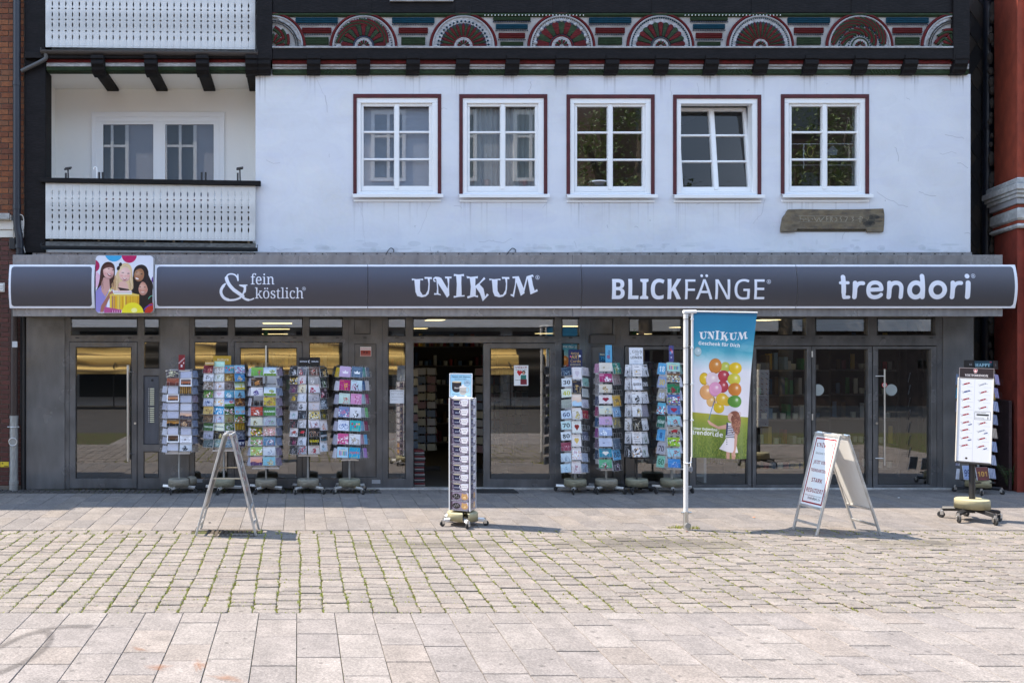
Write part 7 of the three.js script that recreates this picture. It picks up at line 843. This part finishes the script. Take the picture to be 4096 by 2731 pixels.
// ---------- folding signs ----------
function leafBoard(t, bl, br, tl, tr, footFrac, m, extraBack) {
  const V = (a) => new THREE.Vector3(...a), BL = V(bl), BR = V(br), TL = V(tl), u = BR.clone().sub(BL), w = u.length(); u.normalize(); const v = TL.clone().sub(BL), L = v.length(); v.normalize(); const n = u.clone().cross(v).normalize(), B = new THREE.Matrix4().makeBasis(u, v, n).setPosition(BL), ap = (g) => { g = flat(g); g.applyMatrix4(B); return g; }, q = grp('leaf', t), f = footFrac * L;
  part('side_rail', ap(bx(0, 0, -0.012, 0.026, L, 0.014, 0.005)), M.alu, q); part('side_rail', ap(bx(w - 0.026, 0, -0.012, w, L, 0.014, 0.005)), M.alu, q);
  part('top_rail', ap(bx(0.027, L - 0.035, -0.012, w - 0.027, L, 0.016, 0.006)), M.alu, q); part('bottom_rail', ap(bx(0.027, f, -0.012, w - 0.027, f + 0.03, 0.016, 0.006)), M.alu, q); part('cross_brace', ap(bx(0.027, L * 0.09, -0.01, w - 0.027, L * 0.115, 0.004, 0.003)), M.alu, q); if (extraBack) part('corner_caps', ap(bx(-0.004, L - 0.03, -0.016, 0.03, L + 0.006, 0.02, 0.006)), M.steel, q);
  const g = new THREE.BoxGeometry(w - 0.054, L - f - 0.066, 0.008); g.translate(w / 2, f + 0.03 + (L - f - 0.066) / 2, 0); const uv = g.attributes.uv; for (let i = 0; i < 24; i++) if (i < 16 || i > 19) uv.setXY(i, 0.01, 0.99); g.applyMatrix4(B); part('poster_panel', g, m, q);
}
{
  const m = phys(1, 1, 1, 0.35, { map: canvasTex(512, 1024, (x) => { x.fillStyle = '#e6e8ec'; x.fillRect(0, 0, 512, 1024); x.strokeStyle = '#8c1c28'; x.lineWidth = 22; x.strokeRect(30, 36, 452, 950); unikum(x, 58, 64, 0.176, '#7c1420'); x.fillStyle = '#303034'; x.font = '46px sans-serif'; x.fillText('Geschenk für Dich', 80, 268, 352); x.fillStyle = '#7c1420'; x.font = 'bold 66px sans-serif'; x.fillText('JETZT VIELE', 90, 408, 330); x.font = 'bold 62px sans-serif'; x.fillText('TRENDARTIKEL', 62, 530, 392); x.font = 'bold 84px sans-serif'; x.fillText('STARK', 130, 680, 270); x.fillText('REDUZIERT', 60, 832, 396); x.fillStyle = '#303034'; x.font = '26px sans-serif'; x.fillText('alle Sonderangebote auch online', 60, 890, 400); trendori(x, 130, 886, 0.105, '#202024'); x.font = '54px sans-serif'; x.fillText('.de', 360, 940); }) });
  const t = thing('price_sign_stand', 'white folding pavement sign with red border and sale text', 'folding sign');
  leafBoard(t, [5.897, 0, 3.15], [5.95, 0, 3.567], [6.176, 1.155, 3.14], [6.25, 1.155, 3.56], 0.25, m, 1); leafBoard(t, [6.711, 0, 3.53], [6.651, 0, 3.11], [6.32, 1.155, 3.545], [6.25, 1.155, 3.12], 0.25, mat(0.72, 0.71, 0.69, 0.6), 1);
  part('hinge', [bar([6.18, 1.16, 3.15], [6.25, 1.15, 3.13], 0.02, 0.03), bar([6.255, 1.16, 3.55], [6.32, 1.15, 3.53], 0.02, 0.03)], M.steel, t); part('spreader', [bar([6.08, 0.66, 3.13], [6.42, 0.66, 3.12], 0.006, 0.014)], M.alu, t);
  const t2 = thing('folding_sign', 'silver folding pavement sign seen edge-on over the drain grate', 'folding sign'), pm = phys(1, 1, 1, 0.3, { map: canvasTex(256, 512, (x) => { x.fillStyle = '#8a8480'; x.fillRect(0, 0, 256, 512); for (let i = 0; i < 120; i++) { x.fillStyle = pick(['#d8d4d4', '#58504c', '#a83c48', '#3c4838', '#b8a890', '#28282c']); x.fillRect(rnd() * 256, rnd() * 420, rr(8, 50), rr(5, 30)); } }) });
  leafBoard(t2, [-1.167, 0, 3.14], [-1.184, 0, 3.55], [-0.842, 1.165, 3.14], [-0.842, 1.165, 3.55], 0.25, pm, 1); leafBoard(t2, [-0.494, 0, 3.55], [-0.476, 0, 3.14], [-0.785, 1.165, 3.55], [-0.785, 1.165, 3.14], 0.25, pm, 1);
  part('hinge', [bar([-0.842, 1.165, 3.535], [-0.785, 1.165, 3.535], 0.026, 0.03), bar([-0.842, 1.165, 3.155], [-0.785, 1.165, 3.155], 0.026, 0.03)], M.steel, t2); part('spreader', [bar([-0.985, 0.66, 3.54], [-0.63, 0.66, 3.54], 0.014, 0.01), bar([-0.965, 0.735, 3.16], [-0.655, 0.735, 3.16], 0.014, 0.01)], mat(0.5, 0.46, 0.36, 0.5, { metalness: 0.4 }), t2);
}
// ---------- flag pole and banner ----------
{
  const z = 3.16, xp = X(2745, z), t = thing('banner_pole', 'white flag pole in a steel ground socket with banner arm', 'pole'), yt = Y(1256, z);
  part('pole', rod([xp, 0.2, z], [xp, yt, z], 0.0265, 20), mat(0.60, 0.60, 0.60, 0.4), t); part('socket', [rod([xp, -0.02, z], [xp, Y(2045, z), z], 0.030, 20), rod([xp, Y(2046, z), z], [xp, Y(2052, z), z], 0.036, 20), rod([xp - 0.06, Y(2049, z), z + 0.01], [xp + 0.06, Y(2049, z), z + 0.01], 0.012, 10)], M.steel, t); { const g = new THREE.CylinderGeometry(0.034, 0.034, 0.02, 18); g.rotateX(PI / 2); g.translate(xp + 0.012, 0.05, z + 0.03); part('socket_cap', flat(g), M.zinc, t); }
  part('arm', [rod([xp - 0.03, Y(1247, z), z], [xp + 0.13, Y(1246, z), z - 0.02], 0.02, 14), rod([xp + 0.1, Y(1245, z), z - 0.02], [X(3031, z - 0.2), Y(1250, z - 0.2), z - 0.2], 0.009, 10)], M.white, t);
  for (const y of [1276, 1390, 1536, 1680]) { part('clip', [bx(xp + 0.055, Y(y + 3, z), z - 0.012, xp + 0.095, Y(y - 3, z), z + 0.004, 0.003)], M.white, t); const r = new THREE.TorusGeometry(0.034, 0.003, 6, 20); r.rotateX(PI / 2); r.translate(xp, Y(y, z), z); part('clip_ring', [flat(r), rod([xp + 0.03, Y(y, z), z], [xp + 0.06, Y(y, z), z], 0.004)], M.black, t); }
  const wg = new THREE.CylinderGeometry(0.022, 0.022, 0.05, 14); wg.translate(X(2767, z), Y(1877, z), z - 0.02); part('cord_weight', [flat(wg)], mat(0.2, 0.22, 0.26, 0.6), t); part('cord', [rod([X(2767, z), Y(1866, z), z - 0.02], [X(2770, z), Y(1828, z), z - 0.02], 0.006), tube([[xp - 0.03, Y(1849, z), z + 0.01], [xp, Y(1852, z), z + 0.032], [X(2768, z), Y(1848, z), z]], 0.006)], M.white, t);
  const map = canvasTex(880, 2048, (x) => {
    x.scale(880 / 620, 2048 / 1450); const g = x.createLinearGradient(0, 0, 0, 1450); for (const [a, c] of [[0, '#1f7aa8'], [0.14, '#2a88b4'], [0.27, '#4aa8c4'], [0.34, '#b8d8e8'], [0.4, '#dfe3f2'], [0.69, '#e4e2f0']]) g.addColorStop(a, c); x.fillStyle = g; x.fillRect(0, 0, 620, 1450); x.fillStyle = '#1c6c98'; x.fillRect(0, 0, 620, 34);
    for (let i = 0; i < 40; i++) { x.fillStyle = `rgba(240,244,250,${rnd() * 0.12})`; x.beginPath(); x.ellipse(rnd() * 620, rr(330, 900), rr(40, 160), rr(20, 60), 0, 0, 7); x.fill(); }
    const gg = x.createLinearGradient(0, 1005, 0, 1450); gg.addColorStop(0, '#a8a838'); gg.addColorStop(0.25, '#86983a'); gg.addColorStop(1, '#5a742c'); x.fillStyle = gg; x.beginPath(); x.moveTo(0, 1000); x.lineTo(620, 1032); x.lineTo(620, 1450); x.lineTo(0, 1450); x.fill(); for (let i = 0; i < 2600; i++) { const a = rnd() * 620, b = 1040 + Math.pow(rnd(), 0.7) * 410, k = (b - 1000) / 450; x.strokeStyle = pick(['rgba(190,186,80,.5)', 'rgba(60,84,28,.5)', 'rgba(120,140,50,.5)', 'rgba(210,200,110,.4)', 'rgba(40,60,20,.5)']); x.lineWidth = 0.8 + 2 * k; x.beginPath(); x.moveTo(a, b); x.lineTo(a + rr(-14, 14) * k, b - rr(8, 40) * k); x.stroke(); }
    unikum(x, 58, 148, 0.222, '#f0f2fa'); x.fillStyle = '#f0f2fa'; x.font = 'bold 48px sans-serif'; x.save(); x.rotate(0.03); x.fillText('Geschenk für Dich', 66, 326, 490); x.restore();
    const bal = (a, b, w, h, c) => { a -= 140; b -= 40; const r = x.createRadialGradient(a + w * 0.25, b - h * 0.3, w * 0.08, a, b, w * 1.15); r.addColorStop(0, 'rgba(255,255,255,.75)'); r.addColorStop(0.2, 'rgba(255,255,255,.12)'); r.addColorStop(0.75, 'rgba(0,0,0,0)'); r.addColorStop(1, 'rgba(60,20,0,.28)'); x.fillStyle = c; x.beginPath(); x.ellipse(a, b, w, h, 0, 0, 7); x.fill(); x.fillStyle = r; x.beginPath(); x.ellipse(a, b, w, h, 0, 0, 7); x.fill(); };
    [[192, 438, 36, 46, '#b0cfdc'], [485, 585, 50, 54, '#c0cc58'], [262, 705, 52, 62, '#e0bc20'], [585, 590, 66, 58, '#ecc81c'], [380, 575, 68, 76, '#d08634'], [470, 670, 60, 56, '#b83848'], [345, 925, 54, 56, '#e0b46c'], [290, 838, 76, 74, '#e0a468'], [465, 775, 58, 62, '#b83a48'], [350, 710, 70, 72, '#e4cfe0'], [578, 700, 66, 60, '#dcd448'], [510, 920, 56, 46, '#e0c030'], [388, 805, 68, 72, '#e4a0cc'], [590, 800, 70, 66, '#d88430'], [430, 988, 54, 54, '#e4c424'], [462, 902, 64, 62, '#e6bc34'], [592, 918, 74, 60, '#5c9838']].forEach((q) => bal(...q));
    x.strokeStyle = '#4078b0'; x.lineWidth = 8; x.beginPath(); x.moveTo(244, 880); x.quadraticCurveTo(220, 960, 186, 1070); x.stroke(); x.strokeStyle = '#5a3c38'; x.lineWidth = 5; x.beginPath(); x.moveTo(236, 836); x.lineTo(250, 900); x.stroke();
    const P = (c, d) => { x.fillStyle = c; x.fill(new Path2D(d)); }; x.save(); x.translate(-140, -40); P('#d8a898', 'M305 1120 Q320 1105 345 1130 L425 1172 L505 1150 L520 1170 L500 1195 L430 1200 L330 1155Z'); P('#d0a090', 'M500 1410 L540 1410 L535 1500 L500 1500Z'); P('#c89888', 'M555 1410 L600 1410 L602 1510 L565 1510Z'); P('#f0ecf4', 'M500 1285 L590 1285 L635 1425 Q540 1440 434 1395 Q470 1340 500 1285Z'); P('#e8e6f0', 'M515 1130 L600 1140 L585 1290 L495 1280Z'); for (let i = 0; i < 7; i++) P('#28305c', `M${508 - i} ${1160 + i * 18} L590 ${1168 + i * 17} L590 ${1175 + i * 17} L${507 - i} ${1168 + i * 18}Z`); P('#28305c', 'M508 1130 L525 1135 L515 1250 L498 1260Z'); P('#d8a898', 'M590 1180 L625 1200 L618 1330 L600 1430 L610 1470 L560 1450 L585 1400 L590 1290Z'); P('#dcae9c', 'M522 1080 Q518 1050 545 1030 L580 1050 L560 1130 L530 1110Z'); P('#8a5444', 'M545 1030 Q600 990 640 1035 Q690 1120 655 1180 Q660 1240 620 1250 Q560 1200 560 1120 Q540 1080 575 1050Z'); for (let i = 0; i < 60; i++) { x.strokeStyle = pick(['#a87058', '#6c3c30', '#c08c70']); x.lineWidth = 4; x.beginPath(); x.arc(rr(565, 650), rr(1040, 1230), rr(8, 18), rnd() * 6, rnd() * 6 + 2); x.stroke(); } for (let i = 0; i < 3; i++) { x.fillStyle = '#28283c'; x.beginPath(); x.arc(508, 1300 + i * 22, 5, 0, 7); x.fill(); } x.restore();
    x.fillStyle = '#f2f4fa'; x.save(); x.rotate(0.03); x.font = 'bold 36px sans-serif'; x.fillText('Unser Onlineshop :', 42, 1172, 290); x.font = 'bold 66px sans-serif'; x.fillText('.de', 272, 1228, 96); trendori(x, 26, 1162, 0.115, '#f2f4fa'); x.restore();
  });
  const C = [[X(2775, z), Y(1245, z), z - 0.02], [X(3030, z - 0.2), Y(1252, z - 0.2), z - 0.2], [X(2773, z), Y(1830, z), z - 0.02], [X(2996, z - 0.28), Y(1837, z - 0.28), z - 0.28]], nx = 24, ny = 48, g = new THREE.PlaneGeometry(1, 1, nx, ny), p = g.attributes.position;
  for (let i = 0; i < p.count; i++) { const u = p.getX(i) + 0.5, v = 0.5 - p.getY(i), q = [0, 1, 2].map((k) => (C[0][k] * (1 - u) + C[1][k] * u) * (1 - v) + (C[2][k] * (1 - u) + C[3][k] * u) * v); p.setXYZ(i, q[0] - 0.03 * u * Math.sin(v * PI), q[1], q[2] + 0.032 * Math.sin(u * 9 + v * 2) * v * (0.4 + u) + 0.009 * Math.sin(u * 23 - v * 5) * v); }
  g.computeVertexNormals(); const b = thing('shop_banner', 'tall cloth banner of a girl holding balloons, hanging from the white pole', 'banner'); part('cloth', flat(g), phys(0.95, 0.95, 0.95, 0.85, { map, transmission: 0.32, thickness: 0, side: THREE.DoubleSide }), b);
  part('side_hem', [bx(X(2770, z), Y(1829, z), z - 0.03, X(2778, z), Y(1243, z), z - 0.016, 0.003)], M.white, b);
}
// loose bits on the paving
for (const [px, py, c, l] of [[3018, 2071, [0.7, 0.3, 0.15], 'tiny orange scrap of litter on the pavement near the flag pole'], [3598, 1992, [0.85, 0.85, 0.85], 'tiny white scrap of litter on the shaded pavement'], [838, 2092, [0.03, 0.03, 0.03], 'tiny dark scrap of litter under the edge-on folding sign'], [2750, 2128, [0.2, 0.08, 0.04], 'dead brown leaf on the gutter near the pole foot']]) { const z = GZ(py), g = new THREE.DodecahedronGeometry(0.018, 0); g.scale(1, 0.3, 0.7); g.translate(X(px, z), 0.008, z); tag(part('litter', flat(g), mat(...c, 0.7), scene), l, 'litter'); }

renderer.render(scene, camera);
